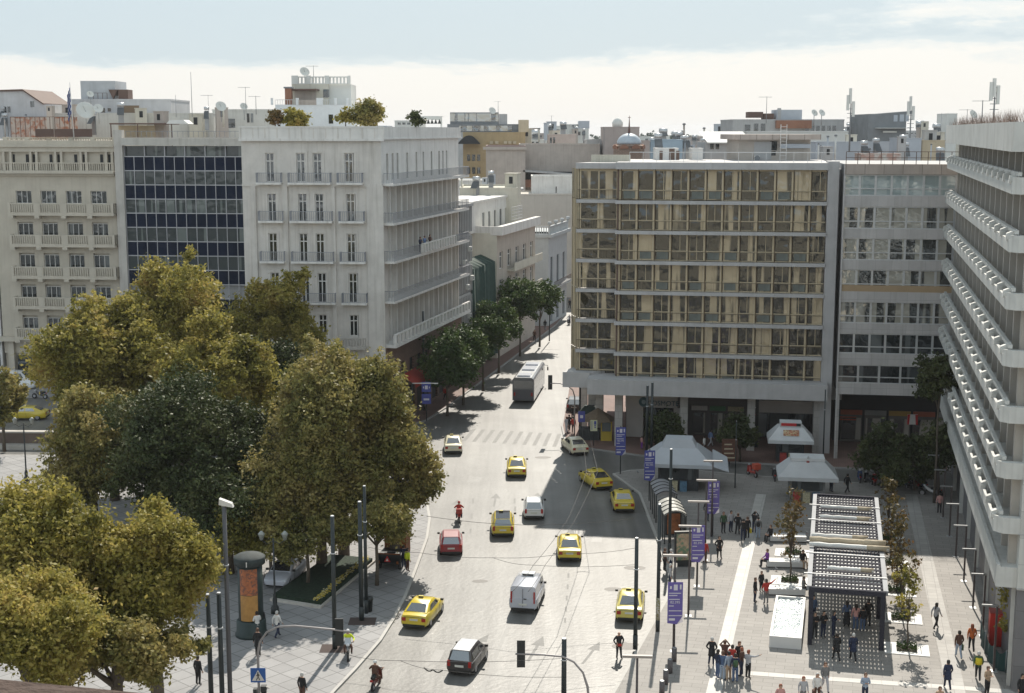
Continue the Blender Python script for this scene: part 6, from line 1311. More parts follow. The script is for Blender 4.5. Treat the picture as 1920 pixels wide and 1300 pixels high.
t, h = pole(433, 1342, 928, .13, 'lattice pole with a white camera housing on top, beside the two black masts', 'camera_pole', 'camera', mat=M('galvanised', (.12, .12, .13), .6, .4))
b = MB(); b.extr([(-.25, h+.1), (.5, h-.05), (.42, h+.17), (-.22, h+.42)], -.16, .16, WHT); b.obj('camera_housing', t); b = MB(); b.cyl((-.05, 0, h), (-.05, 0, h+.15), .1, .07, STEEL, 8); b.obj('bracket', t)
# sticker band on the second mast
t = [o for o in COL.objects if o.get('label', '').startswith('black trolley mast with stickers')][0]; b = MB(); b.cyl((0, 0, .75), (0, 0, 2.2), .137, .135, M('torn_stickers', (.45, .42, .38), .8, var=.5, vs=4, c2=(.2, .18, .05)), 14); b.obj('stickers', t)
# T shaped lamps
def tlamp(px, py, k):
    p = G(px, py, 6.1); Mx = T(p.x, p.y, .14, -AS*.3); t = thing('street_lamp', 'thin T shaped lamp with a horizontal bar, '+k, 'street lamp', Mx, 'T shaped lamps along the plaza edge')
    b = MB(); b.cyl((0, 0, 0), (0, 0, 5.9), .075, .055, M('lamp_brown', (.07, .055, .055), .5), 10); b.obj('pole', t); b = MB(); b.box(-.72, .72, -.09, .09, 5.9, 6.02, M('lamp_bar', (.3, .27, .25), .5)); b.obj('lamp_bar', t)
    b = MB(); b.box(-.2, .2, -.2, .2, 0, .03, MET); b.obj('base_plate', t)
for px, py, k in ((1337, 865, 'farthest, by the grey kiosk'), (1325, 901, 'second farthest, over the shelter'), (1310, 941, 'behind the second purple banner'), (1294, 987, 'beside the advertising box'), (1266, 1042, 'above the lowest purple banner'), (1195, 1231, 'nearest, at the bottom edge')): tlamp(px, py, k)
# hook lamps along the granite wall
for i, (px, py) in enumerate(((1756, 940), (1768, 971), (1780, 1006), (1792, 1044), (1807, 1090), (1824, 1140), (1842, 1193), (1863, 1259))):
    k = ['farthest of the row, in deep shade', 'second farthest of the row', 'third farthest of the row', 'just above the shadow edge', 'first in the sun below the shadow edge', 'middle of the sunlit stretch', 'above the green netting', 'nearest, in front of the red box'][i]
    p = G(px, py, .14); t = thing('hook_lamp', 'dark hook shaped lamp along the granite wall, '+k, 'street lamp', T(p.x, p.y, .14, -AS*.6), 'hook lamps along the granite wall')
    b = MB(); b.box(-.055, .055, -.055, .055, 0, 3.9, M('lamp_brown', ())); b.obj('pole', t); b = MB(); b.box(-.85, .055, -.055, .055, 3.9, 4.0, MET); b.obj('arm', t); b = MB(); b.box(-.2, .2, -.2, .2, 0, .03, STEEL); b.obj('base_plate', t)
# purple banners
PUR = M('banner_purple', (.13, .1, .33), .7, var=.06); PURD = M('banner_blue', (.07, .08, .3), .7); PW = M('banner_white', (.6, .58, .62), .7)
for px, py, yt, k, m_ in ((1163, 889, 804, 'by the yellow kiosk', PURD), (1217, 939, 850, 'left of the big grey kiosk', PURD), (1336, 1005, 901, 'over the bus shelter pavement', PUR), (1307, 1100, 982, 'beside the advertising box', PUR), (1264, 1222, 1088, 'lowest, above the row of bollards', PUR)):
    p = G(px, py, .14); t = thing('street_banner', 'purple street banner with white lettering, '+k, 'banner', T(p.x, p.y, .14), 'purple banners on thin poles'); H_ = 4.35
    b = MB(); b.cyl((0, 0, 0), (0, 0, H_+.1), .05, .045, POLE, 8); b.obj('pole', t)
    b = MB(); b.add([(-.45, -.07, H_-2.55), (.12, -.07, H_-2.62), (.45, -.07, H_-2.1), (.45, -.07, H_), (-.45, -.07, H_), (-.45, -.05, H_-2.55), (.12, -.05, H_-2.62), (.45, -.05, H_-2.1), (.45, -.05, H_), (-.45, -.05, H_)], [(0, 1, 2, 3, 4), (9, 8, 7, 6, 5), (0, 5, 6, 1), (1, 6, 7, 2), (2, 7, 8, 3), (3, 8, 9, 4), (4, 9, 5, 0)], m_); bn = b.obj('banner', t)
    b = MB(); b.add([(.12, -.09, H_-2.6), (.46, -.12, H_-2.45), (.45, -.09, H_-2.1)], [(0, 1, 2), (2, 1, 0)], PW); b.obj('curled_corner', bn)
    b = MB(); b.box(-.1, .13, -.085, -.072, H_-.5, H_-.15, PW); b.box(-.33, -.22, -.085, -.072, H_-.42, H_-.25, PW); b.box(.26, .36, -.085, -.072, H_-.45, H_-.15, PW)
    for zz, w_ in ((.66, .72), (.8, .5), (1.04, .65), (1.45, .3), (1.75, .76), (2.05, .8)): b.box(-.38, -.38+w_, -.085, -.072, H_-zz-.05, H_-zz, PW)
    b.box(-.36, .0, -.085, -.072, H_-2.38, H_-2.24, PW); b.obj('emblem_lines', bn); lettering('banner_number', '82.395', .22, PW, bn, T(0, -.08, H_-1.25)@RX, .005)
p = G(800, 790, .14); t = thing('street_banner', 'blue street banner with white emblem at the left shop fronts', 'banner', T(p.x, p.y, .14)); b = MB(); b.cyl((0, 0, 0), (0, 0, 4.4), .05, .05, POLE, 8); b.obj('pole', t); b = MB(); b.box(-.5, .5, -.08, -.05, 3.2, 4.3, PURD); b.box(-.5, .5, -.08, -.05, 1.9, 3.0, PURD); b.obj('banner', t); b = MB(); b.box(-.15, .15, -.1, -.085, 3.5, 3.9, PW); b.box(-.35, -.25, -.1, -.085, 3.6, 3.8, PW); b.box(.28, .36, -.1, -.085, 3.6, 3.8, PW); b.box(-.3, .3, -.1, -.085, 2.3, 2.5, PW); b.obj('emblem', t)
# bollards
for i, (px, py) in enumerate(((1264, 1240), (1256, 1262), (1248, 1283), (1241, 1304))):
    p = G(px, py, .14); t = tag(MB().cyl((0, 0, 0), (0, 0, .82), .15, .15, M('bollard_grey', (.1, .09, .095), .6), 14).cyl((0, 0, .82), (0, 0, .86), .15, .11, MET, 14).obj('bollard', None, T(p.x, p.y, .14)), 'dark grey bollard, '+['farthest, under the lowest purple banner', 'second in the row below the banner', 'third in the row below the banner', 'nearest, at the bottom edge'][i], 'bollard', 'bollards below the banner')
# kiosks
GC = M('kiosk_canvas', (.42, .44, .47), .75, var=.1); KD = M('kiosk_dark', (.04, .045, .05), .6, var=.4, vs=3); KW = M('kiosk_white', (.6, .61, .62), .6)
def kiosk(name, label, px, py, hw, hd, ez, tz, inset, mat, body=.6, bm=KD):
    p = G(px, py, .14); Mx = T(p.x, p.y, .14, -AS*.6); t = thing(name, label, 'kiosk', Mx)
    b = MB(); b.hip(-hw, hw, -hd, hd, ez, tz, inset, mat); b.obj('roof', t); b = MB()
    for s in (-1, 1): b.box(-hw, hw, s*hd-.02, s*hd+.02, ez-.32, ez-.001, mat); b.box(s*hw-.02, s*hw+.02, -hd, hd, ez-.3, ez-.002, mat)
    b.obj('valance', t); b = MB(); b.box(-hw*body, hw*body, -hd*body, hd*body, 0, ez, bm); b.obj('booth', t)
    g = MB(); g.box(-hw*body+.2, hw*body-.2, -hd*body-.04, -hd*body, 1.0, ez-.4, GLASSD); g.obj('hatch', t)
    for i, c in enumerate(((.4, .05, .04), (.5, .45, .3), (.1, .2, .3))): x = -hw*body+.3+i*.8; g = MB(); g.box(x, x+.6, -hd*body-.35, -hd*body-.05, .0, .9, M('rack_%d' % i, c, .7, var=.5, vs=9)); g.obj('magazine_rack', t)
    return t, Mx
t, Mx = kiosk('news_kiosk', 'big grey canvas roofed kiosk with a raised lantern roof, left on the plaza', 1272, 912, 2.9, 2.5, 2.55, 3.7, 1.3, GC)
b = MB(); b.hip(-1.5, 1.5, -1.2, 1.2, 3.7, 4.4, .35, GC); b.obj('lantern_roof', t); b = MB(); b.add([(2.9, -2.4, 2.5), (4.3, -2.6, 2.1), (4.2, 1.6, 2.4), (2.9, 2.4, 2.9), (2.9, -2.4, 2.44), (4.3, -2.6, 2.04), (4.2, 1.6, 2.34), (2.9, 2.4, 2.84)], [(0, 1, 2, 3), (7, 6, 5, 4), (0, 4, 5, 1), (1, 5, 6, 2), (2, 6, 7, 3)], GC); b.obj('side_awning', t)
t, Mx = kiosk('small_kiosk', 'small kiosk with a pale hipped roof and parapet, beyond the pergola', 1511, 935, 2.45, 2.0, 2.3, 3.45, 1.1, M('kiosk_pale', (.5, .51, .52), .7), bm=M('kiosk_grey', (.2, .2, .2), .7, var=.3))
b = MB(); b.box(-1.4, 1.4, -.95, .95, 3.45, 3.7, KW); b.cyl((0, -.9, 3.7), (0, -.9, 3.95), .12, .05, KW, 8); b.box(-.12, .12, -1.0, -.95, 3.2, 3.5, M('dull_red', (.3, .06, .05))); b.obj('roof_box', t)
t, Mx = kiosk('food_kiosk', 'white roofed food kiosk with red sign and picture panel in the shade of the arcade', 1480, 862, 2.1, 1.7, 2.2, 3.3, .95, KW, bm=KD)
b = MB(); b.box(-1.0, 1.0, -.8, .6, 3.3, 3.75, KW); b.obj('sign_box', t); b = MB(); b.box(-.9, .5, -.84, -.8, 3.42, 3.68, M('sign_red', (.5, .03, .03))); b.box(.5, .9, -.84, -.8, 3.42, 3.68, BLACK); b.obj('sign_panel', t)
b = MB(); b.add([(-.7, -1.42, 2.6), (.75, -1.42, 2.6), (.75, -1.08, 3.1), (-.7, -1.08, 3.1)], [(0, 1, 2, 3)], M('picture_red', (.4, .12, .06), .6, var=.7, vs=3, c2=(.6, .5, .3))); b.obj('picture_panel', t)
# yellow kiosk and thatched parasol
p = G(1137, 825, .14); t = thing('yellow_booth', 'little yellow booth under a thatched roof at the phone shop corner', 'booth', T(p.x, p.y, .14, -.1)); YB = M('booth_yellow', (.5, .36, .04), .6)
b = MB(); b.box(-.55, .55, -.5, .5, 0, .95, YB)
for x in (-.55, .45):
    for y in (-.5, .4): b.box(x, x+.1, y, y+.1, .951, 1.9, YB)
b.box(-.55, .55, -.5, .5, 1.9, 2.0, YB); b.obj('booth', t); b = MB(); b.box(-.44, .44, -.44, .44, .96, 1.88, GLASSD); b.obj('glazing', t)
THA = M('thatch', (.22, .17, .12), .95, var=.25, vs=5, bump=.5)
b = MB(); b.lathe([(1.9, 2.0), (1.8, 2.12), (.15, 3.1), (.02, 3.15)], THA, 8, (-.9, .5), False); b.obj('thatched_roof', t); b = MB(); b.hip(-3.0, -.6, .8, 3.0, 2.4, 3.1, .7, M('dark_awning', (.03, .045, .04), .8)); b.obj('dark_awning', t)
b = MB(); b.box(-2.8, -.7, -.3, 1.2, 0, 1.1, KD); b.obj('counter', t)
for px, py, hh, c, k in ((1113, 836, 2.6, 'pale', 'pale yellow sign board with blue writing on a pole by the thatched kiosk'), (1090, 830, 3.2, 'blue', 'blue sign on a pole at the glass office corner')):
    p = G(px, py, .14); t = thing('street_sign', k, 'sign', T(p.x, p.y, .14)); b = MB(); b.cyl((0, 0, 0), (0, 0, hh), .04, .04, POLE, 8); b.obj('pole', t)
    b = MB(); b.box(-.34, .34, -.07, -.04, hh-1.1, hh, M('sign_pale', (.6, .6, .4)) if c == 'pale' else PURD); b.obj('panel', t)
    if c == 'pale': b = MB(); b.box(.02, .24, -.085, -.072, hh-.45, hh-.1, PURD); b.box(.04, .2, -.085, -.072, hh-.62, hh-.5, PURD); b.box(.06, .2, -.085, -.072, hh-.8, hh-.68, PURD); b.box(-.25, -.22, -.085, -.072, hh-1, hh-.1, PURD); b.box(-.15, -.13, -.085, -.072, hh-1, hh-.1, PURD)
    else: b.v = []; b = MB(); b.box(-.15, .15, -.085, -.072, hh-.7, hh-.4, PW)
    b.obj('sign_marks', t)
# sign board and red/white square sign in the shade
p = G(1367, 875, .14); t = thing('menu_board', 'tall brown illuminated menu board beside the grey kiosk', 'sign', T(p.x, p.y, .14)); b = MB(); b.box(-.7, .7, -.1, .1, .5, 2.6, M('menu_brown', (.12, .05, .03), .6, var=.5, vs=4)); b.obj('board', t); b = MB()
for k in range(4): b.box(-.5, .5-.1*k, -.12, -.105, .8+k*.42, .92+k*.42, TAN)
b.obj('menu_lines', t); b = MB(); b.box(-.05, .05, -.05, .05, 0, .5, BLACK); b.obj('post', t)
mx, mz = FD.l(1711, 787, 5.5); t = thing('square_sign', 'square red and white striped shop sign hanging in the dark arcade', 'sign', FD.M@Matrix.Translation((mx, 5.5, mz))); Mx = RM[t.name]
b = MB(); b.box(-.5, .5, 0, .12, -.5, .5, WHT); b.obj('panel', t); b = MB()
for s in (-1, 1): b.extr([(s*.5, -.5), (s*.32, -.5), (s*.24, .5), (s*.5, .5)], -.02, -.004, M('sign_red', ()))
b.obj('red_stripes', t); lettering('letters', 'KFC', .28, BLACK, t, T(0, -.01, -.36)@RX, .008)
for px, py, c, k in ((1577, 843, (.45, .24, .03), 'orange lit shop stripes in the dark arcade, left'), (1623, 848, (.35, .2, .03), 'orange bench stripes in the dark arcade'), (1590, 787, (.35, .06, .02), 'red lettering strip in the dark arcade')):
    x, z_ = FD.l(px, py, 6.5); t = tag(MB().box(-.8, .8, 0, .05, -.06, .06, M('strip'+k[:6]+str(px), c, .6)).box(-.8, .8, 0, .05, .2, .3, MATS['strip'+k[:6]+str(px)]).obj('shop_stripes', None, FD.M@Matrix.Translation((x, 6.5, z_))), k, 'shop sign')
# bus shelters
def shelter(px, py, label, mat):
    p = G(px, py, 2.75); a0 = G(1231, 1015); a1 = G(1197, 927); d = a1-a0; an = atan2(d.y, d.x)-pi/2; Mx = T(p.x, p.y, .14, an); t = thing('bus_shelter', label, 'bus shelter', Mx, 'bus shelters at the kerb'); n = 9
    b = MB(); vs = []
    for y in (0, 4.0):
        for r in (0, .05):
            for k in range(n): u_ = -1+2*k/(n-1); vs.append((u_*.85, y, 2.2+.5*cos(u_*1.25)+r-.15))
    fs = []
    for k in range(n-1): fs += [(k, k+1, 2*n+k+1, 2*n+k), (n+k+1, n+k, 3*n+k, 3*n+k+1), (k+1, k, n+k, n+k+1), (2*n+k, 2*n+k+1, 3*n+k+1, 3*n+k)]
    b.add(vs, fs, mat, False); b.obj('arched_roof', t)
    b = MB()
    for y in (0, 1, 2, 3, 4): b = MB(); b.tube([((-1+2*k/(n-1))*.87, y, 2.27+.5*cos((-1+2*k/(n-1))*1.25)-.15) for k in range(n)], .035, BLACK, 5); b.obj('roof_rib', t)
    for y in (.05, 1.3, 2.6, 3.95):
        for x in (-.8, .8): b = MB(); b.box(x-.04, x+.04, y-.04, y+.04, 0, 2.22, BLACK); b.obj('post', t)
    b = MB(); b.box(.76, .8, .1, 3.9, .3, 2.0, M('shelter_glass', (.08, .1, .1), .1)); b.obj('glass_wall', t); b = MB(); b.box(.2, .6, .5, 3.5, .4, .46, BROWN); b.box(.3, .36, .7, .8, 0, .4, BROWN); b.box(.3, .36, 3.2, 3.3, 0, .4, BROWN); b.obj('seat', t)
shelter(1267, 958, 'bus shelter with a pale arched roof, nearer of the two', M('roof_pale_plastic', (.45, .44, .4), .4)); shelter(1250, 921, 'bus shelter with a grey arched roof, farther of the two', M('roof_grey_plastic', (.25, .25, .26), .4))
p = G(1283, 1062, .14); t = thing('advertising_box', 'upright advertising box with a colourful poster below the bus shelter', 'advertising panel', T(p.x, p.y, .14, .1)); b = MB(); b.box(-.75, .75, -.12, .12, .3, 2.6, BLACK); b.box(-.5, .5, -.1, .1, 0, .3, BLACK); b.obj('case', t); b = MB(); b.box(-.62, .62, -.14, -.122, .5, 2.45, M('poster', (.42, .3, .2), .5, var=.6, vs=2, c2=(.12, .2, .12))); b.obj('poster', t)
p = G(1262, 1010, .14); t = thing('advertising_box', 'orange poster panel at the end of the pale bus shelter', 'advertising panel', T(p.x, p.y, .14, .1)); b = MB(); b.box(-.6, .6, -.1, .1, .3, 2.1, BLACK); b.obj('case', t); b = MB(); b.box(-.5, .5, -.12, -.105, .4, 2.0, M('poster_orange', (.35, .12, .04), .5, var=.6, vs=3)); b.obj('poster', t)
# marble benches and the white planter
def on(frame_px, py, z=.14, rz=-AS): p = G(frame_px, py, z); return T(p.x, p.y, z, rz)
BEN = []
for px, py, k in ((1478, 1018, 'farthest, still in shade'), (1474, 1066, 'middle, with people at both ends'), (1472, 1118, 'nearest, behind the white basin')):
    Mx = on(px, py, rz=-AS*.35); t = thing('marble_bench', 'long white marble bench, '+k, 'bench', Mx, 'white marble benches'); b = MB(); b.box(-1.35, 1.35, 0, .9, .1, .48, MARB); b.obj('seat_block', t); b = MB(); b.box(-1.2, 1.2, .08, .8, 0, .1, M('plinth_dark', (.12, .12, .12))); b.obj('plinth', t); BEN.append(Mx)
def seated(bm, dx, dy, face, top, legs, hair, label, ex=()):
    w_ = (bm@Matrix.Translation((dx, dy, -.04))).translation; person(0, 0, 'sit', face, top, legs, hair, label, ex, 1, world=w_)
seated(BEN[0], -1.3, .35, -2.1, 'black', 'black', 'brown', 'person in black sitting at the left end of the shaded marble bench'); seated(BEN[1], -1.3, .4, -1.7, 'purple', 'black', 'brown', 'person in a purple jacket sitting on the middle marble bench')
seated(BEN[1], 1.2, .4, 2.9, 'black', 'tan', 'dark', 'person in black and tan sitting at the right end of the middle bench'); seated(BEN[2], 1.25, .4, 2.0, 'grey', 'black', 'dark', 'man in a grey jacket sitting at the right end of the nearest bench')
Mx = on(1472, 1216); t = thing('white_basin', 'long white marble basin filled with white glittering water', 'basin', Mx); b = MB(); L_ = 7.6; b.box(-.95, .95, 0, .16, 0, .72, MARB); b.box(-.95, .95, L_-.16, L_, 0, .72, MARB); b.box(-.95, -.8, .16, L_-.16, 0, .72, MARB); b.box(.8, .95, .16, L_-.16, 0, .72, MARB); b.box(-.8, .8, .16, L_-.16, 0, .3, MARB); b.obj('basin_wall', t)
b = MB(); random.seed(2); n = 26; m_ = 9; vs = [(-.8+1.6*i/(m_-1), .16+(L_-.32)*j/(n-1), .6+random.uniform(-.07, .07)) for j in range(n) for i in range(m_)]; b.add(vs, [(j*m_+i, j*m_+i+1, (j+1)*m_+i+1, (j+1)*m_+i) for j in range(n-1) for i in range(m_-1)], M('foaming_water', (.6, .66, .68), .2, var=.5, vs=5, bump=1, bs=9, c2=(.2, .27, .29)), True); b.obj('water', t)
# pergola
PM = M('pergola_dark', (.04, .04, .052), .85, spec=.15); A_p = G(1518, 1208, .14); B_p = G(1652, 1219, .14); F_p = Fr(tuple(A_p), tuple(B_p)); Mx = Matrix.Translation(A_p)@Matrix.Rotation(-AS+.01, 4, 'Z'); t = thing('pergola', 'long dark metal pergola with louvred roof and rolled canvases on the plaza', 'pergola', Mx); PWD = (B_p-A_p).length; PL_ = 22.2; PH = 3.35
ps = None
for j in range(5):
    for s in (0, PWD): b = MB(); b.box(s-.14, s+.14, PL_*j/4-.14, PL_*j/4+.14, 0, PH-.001, PM); b.obj('post', t)
for y0_, y1_ in ((-.14, .1), (PL_-.1, PL_+.14)): b = MB(); b.box(-.14, PWD+.14, y0_, y1_, PH, PH+.3, PM); b.obj('end_beam', t)
GP = M('pergola_side', (.28, .29, .31), .7)
for s in (-.28, PWD): b = MB(); b.box(s, s+.28, .101, PL_-.101, PH+.002, PH+.302, GP); b.obj('side_beam', t)
b = MB(); n = 32
for k in range(n): y = .2+(PL_-.5)*k/(n-1); b.box(.004, PWD-.004, y, y+.36, PH+.12, PH+.16, PM)
o = b.obj('louvres', t); b = MB()
for k in range(19): x = .1+(PWD-.25)*k/18; b.box(x, x+.05, .11, PL_-.11, PH+.17, PH+.2, PM)
b.obj('louvre_bars', t); b = MB()
for k in range(18): x = .1+(PWD-.25)*(k+.5)/18; b.box(x, x+.12, .11, PL_-.11, PH+.085, PH+.115, M('pale_slat', (.75, .75, .73), .7))
b.obj('pale_slats', t); 
for y in (2.4, 6.8, 9.4, 14.8, 18.8): b = MB(); b.box(-.5, PWD+.3, y, y+.07, PH+.31, PH+.37, STEEL); b.obj('cross_rail', t)
CAN = M('canvas_white', (.7, .7, .68), .6, var=.15, bump=.6, bs=4); CAB = M('canvas_beige', (.5, .42, .3), .7, var=.25, bump=.6, bs=4)
for y, r, x0_, x1_, m_ in ((3.4, .13, .9, PWD-.5, CAN), (8.2, .16, -.3, PWD+.6, CAN), (9.2, .2, -.3, PWD+.4, CAB), (10.4, .15, -.2, PWD-.7, CAN), (15.3, .13, .3, PWD-.4, CAN), (18.0, .13, .3, PWD-.3, CAN)):
    b = MB(); b.tube([(x0_+(x1_-x0_)*k/8, y+.04*sin(k*2.1), PH+.34+r+.02*sin(k*3)) for k in range(9)], [r*(.85+.2*abs(sin(k*1.7))) for k in range(9)], m_, 10); b.obj('canvas_roll', t)
    b = MB(); b.tube([(x0_+(x1_-x0_)*.72, y, PH+.34+r), (x1_, y, PH+.34+r)], r*1.12, CAB, 10); b.obj('roll_cover', t)
# poster column
p = G(472, 1190, .14); t = thing('poster_column', 'dark green poster column with orange posters and a domed cap on the left square', 'advertising column', T(p.x, p.y, .14)); GN = M('column_green', (.018, .035, .035), .5, var=.2)
b = MB(); b.lathe([(1.0, 0), (1.0, .15), (.92, .25), (.9, .95), (.78, 1.05)], GN, 28); b.obj('base', t); b = MB(); b.cyl((0, 0, 1.05), (0, 0, 4.5), .76, .76, GN, 28); b.obj('shaft', t)
b = MB(); b.lathe([(.78, 4.5), (.95, 4.6), (.97, 5.0), (.93, 5.04), (.75, 5.14), (.4, 5.24), (.02, 5.28)], M('cap_green', (.03, .04, .04), .8, var=.5, vs=2), 28); b.obj('cap', t)
def arcpanel(z0_, z1_, a0, a1, r, m_, nm):
    b = MB(); vs = []; n = 8
    for k in range(n+1): a = a0+(a1-a0)*k/n; vs += [(r*cos(a), r*sin(a), z0_), (r*cos(a), r*sin(a), z1_)]
    b.add(vs, [(2*k, 2*k+2, 2*k+3, 2*k+1) for k in range(n)], m_, True); return b.obj(nm, t)
PO1 = M('poster_red_orange', (.4, .13, .05), .6, var=.45, vs=2.5, c2=(.16, .07, .05)); PO2 = M('poster_amber', (.42, .22, .06), .6, var=.3, vs=2)
arcpanel(2.75, 4.4, -pi/2-.72, -pi/2+.78, .77, PO1, 'poster'); q = arcpanel(1.1, 2.72, -pi/2-.72, -pi/2+.78, .77, PO2, 'poster')
lettering('poster_letters', 'ZEPPO', .36, M('letter_cream', (.6, .55, .45)), t, T(0, -.8, 2.35)@RX, .02); lettering('poster_letters', 'INNOYA', .24, MATS['letter_cream'], t, T(0, -.8, 2.02)@RX, .02); b = MB(); b.box(-.02, .04, -1.08, -1.04, 4.65, 4.95, WHT); b.obj('white_mark', t)
# signal arms
def curved_signal(px, py, pts, label, hd, sign=False):
    p = G(px, py, .0); Mx = T(p.x, p.y, .0); t = thing('traffic_light', label, 'traffic light', Mx); b = MB(); b.tube(pts, [.07]*3+[.055]*(len(pts)-3), M('arm_grey', (.32, .3, .3), .5, .3), 8); b.obj('curved_arm', t)
    x, z_ = hd; b = MB(); b.box(x-.22, x+.22, -.03, .03, z_-.75, z_+.75, BLACK); b.box(x-.15, x+.15, .031, .25, z_-.6, z_+.6, BLACK); b.obj('signal_head', t)
    for k in range(3): b = MB(); b.cyl((x, .25, z_+.38-.38*k), (x, .42, z_+.38-.38*k), .12, .13, M('signal_visor', (.03, .03, .03)), 10); b.obj('visor', t)
    return t
t = curved_signal(487, 1345, [(0, 0, 0), (0, 0, 2.6), (0, 0, 3.6), (.12, 0, 4.2), (.5, 0, 4.75), (1.1, 0, 5.05), (2, 0, 5.1), (4.0, 0, 4.9), (5.1, 0, 4.75)], 'traffic light on a long curved arm over the left square', (4.35, 4.75))
b = MB(); b.box(-.4, .4, -.12, -.09, 2.0, 2.8, M('sign_blue', (.02, .1, .35), .4)); sg = b.obj('crossing_sign', t); b = MB(); b.extr([(-.33, 2.1), (.33, 2.1), (0, 2.7)], -.14, -.121, WHT); b.obj('white_triangle', sg)
b = MB(); b.tube([(.0, -.15, 2.52), (0, -.15, 2.58)], .035, BLACK); b.tube([(0, -.15, 2.5), (0, -.15, 2.34)], .035, BLACK); b.tube([(-.09, -.15, 2.38), (0, -.15, 2.46), (.09, -.15, 2.4)], .02, BLACK); b.tube([(-.08, -.15, 2.14), (0, -.15, 2.34), (.09, -.15, 2.15)], .025, BLACK); b.obj('walking_figure', sg)
b = MB()
for k in range(3): b.box(.1, .4, -.1, .2, .7+.38*k, 1.0+.38*k, BLACK); b.extr([(.4, .98+.38*k), (.62, .9+.38*k), (.4, .9+.38*k)], -.1, .15, BLACK)
b.box(-.3, -.1, -.1, .2, .8, 1.6, BLACK); b.obj('lower_signal', t)
curved_signal(1103, 1345, [(0, 0, 0), (0, 0, 1.2), (-.05, 0, 1.7), (-.3, 0, 2.5), (-.8, 0, 3.1), (-1.4, 0, 3.4), (-2.4, 0, 3.5), (-3.9, 0, 3.55)], 'traffic light on a curved arm at the bottom centre of the road', (-3.6, 3.55))
t = curved_signal(1077, 820, [(0, 0, 0), (0, 0, 3), (0, 0, 4.2), (-.2, 0, 4.9), (-.8, 0, 5.4), (-1.6, 0, 5.6), (-2.5, 0, 5.6)], 'small traffic light on a curved arm beside the bus', (-2.5, 5.7))
# left square things
BEDK = P2([(506, 1131), (601, 1146), (704, 1058), (620, 1050)]); t = thing('flower_bed', 'dark green flower bed edged with stone and a row of yellow flowers', 'flower bed', T(BEDK[0][0], BEDK[0][1], .14)); org = Vector((BEDK[0][0], BEDK[0][1], .14))
b = MB(); pl = [(q[0]-org.x, q[1]-org.y) for q in BEDK]; b.prism(pl, 0, .16, MATS['stone']); b.obj('stone_edge', t); c_ = (sum(q[0] for q in pl)/4, sum(q[1] for q in pl)/4); pl2 = [(q[0]+(c_[0]-q[0])*.06, q[1]+(c_[1]-q[1])*.06) for q in pl]; b = MB(); b.prism(pl2, .16, .4, M('hedge_dark', (.012, .03, .014), .9, var=.5, vs=3, bump=1, bs=8)); b.obj('planting', t)
b = MB(); random.seed(5)
for k in range(420):
    f_ = random.random(); a = Vector(pl2[1]).lerp(Vector(pl2[2]), f_); x = a.x-random.uniform(.1, .6); y = a.y+random.uniform(-.1, .2); z_ = .42+random.uniform(0, .16); s = .07; b.add([(x-s, y, z_), (x, y-s, z_), (x+s, y, z_+.04), (x, y+s, z_+.02)], [(0, 1, 2, 3)], M('flower_yellow', (.5, .38, .05), .8) if k % 3 else M('flower_pale', (.55, .5, .3), .8))
fl = b.obj('flowers', t); fl['kind'] = 'stuff'
p = G(691, 1146, .14); tag(MB().lathe([(.24, 0), (.3, .75), (.34, .78), (.3, .95), (.1, 1.0)], BLACK, 12).obj('litter_bin', None, T(p.x, p.y, .14)), 'black litter bin at the foot of the tall black mast', 'litter bin')
PITM = M('pit_soil', (.07, .05, .045), .95)
for x, y in ((678, 1165), (626, 1216)): p = G(x, y, .15); sheet('tree_pit', [(p.x-.8, p.y-.7), (p.x+.9, p.y-.7), (p.x+.9, p.y+.7), (p.x-.8, p.y+.7)], .146, PITM)
def oldlamp(px, py, h, label, heads=True):
    p = G(px, py, .14); t = thing('ornate_lamp', label, 'street lamp', T(p.x, p.y, .14)); b = MB(); b.lathe([(.28, 0), (.26, .4), (.14, .6), (.16, .9), (.07, 1.2), (.055, h)], BLACK, 10); b.obj('pole', t)
    if heads:
        b = MB(); b.tube([(-.75, 0, h-.1), (-.4, 0, h-.35), (0, 0, h-.15), (.4, 0, h-.35), (.75, 0, h-.1)], .03, BLACK); b.obj('arms', t)
        for s in (-.75, .75): b = MB(); b.lathe([(.1, h-.1), (.2, h+.25), (.24, h+.3), (.05, h+.5)], M('lantern', (.3, .32, .3), .4), 8, (s, 0)); b.obj('lantern', t)
oldlamp(50, 905, 5.4, 'black ornate double lamp on the sunlit part of the far left square'); oldlamp(516, 1150, 5.0, 'dark green ornate lamp behind the poster column'); oldlamp(96, 880, 4.0, 'thin dark lamp post partly behind the big tree', False)
# retaining wall and steps on the far left
a = G(-200, 838, 0); c = G(330, 842, 0); F_ = Fr(tuple(a), tuple(c)); t = thing('retaining_wall', 'long brown retaining wall with a pale coping and lower step, at the left behind the trees', 'wall', F_.M); b = MB(); b.box(0, F_.W, 0, .5, 0, 1.5, M('brown_wall', (.16, .12, .1), .9, var=.3)); b.obj('wall', t); b = MB(); b.box(-.02, F_.W, -.1, .6, 1.5, 1.65, STONE); b.box(0, F_.W, -.9, -.001, 0, .45, STONE); b.obj('coping', t)
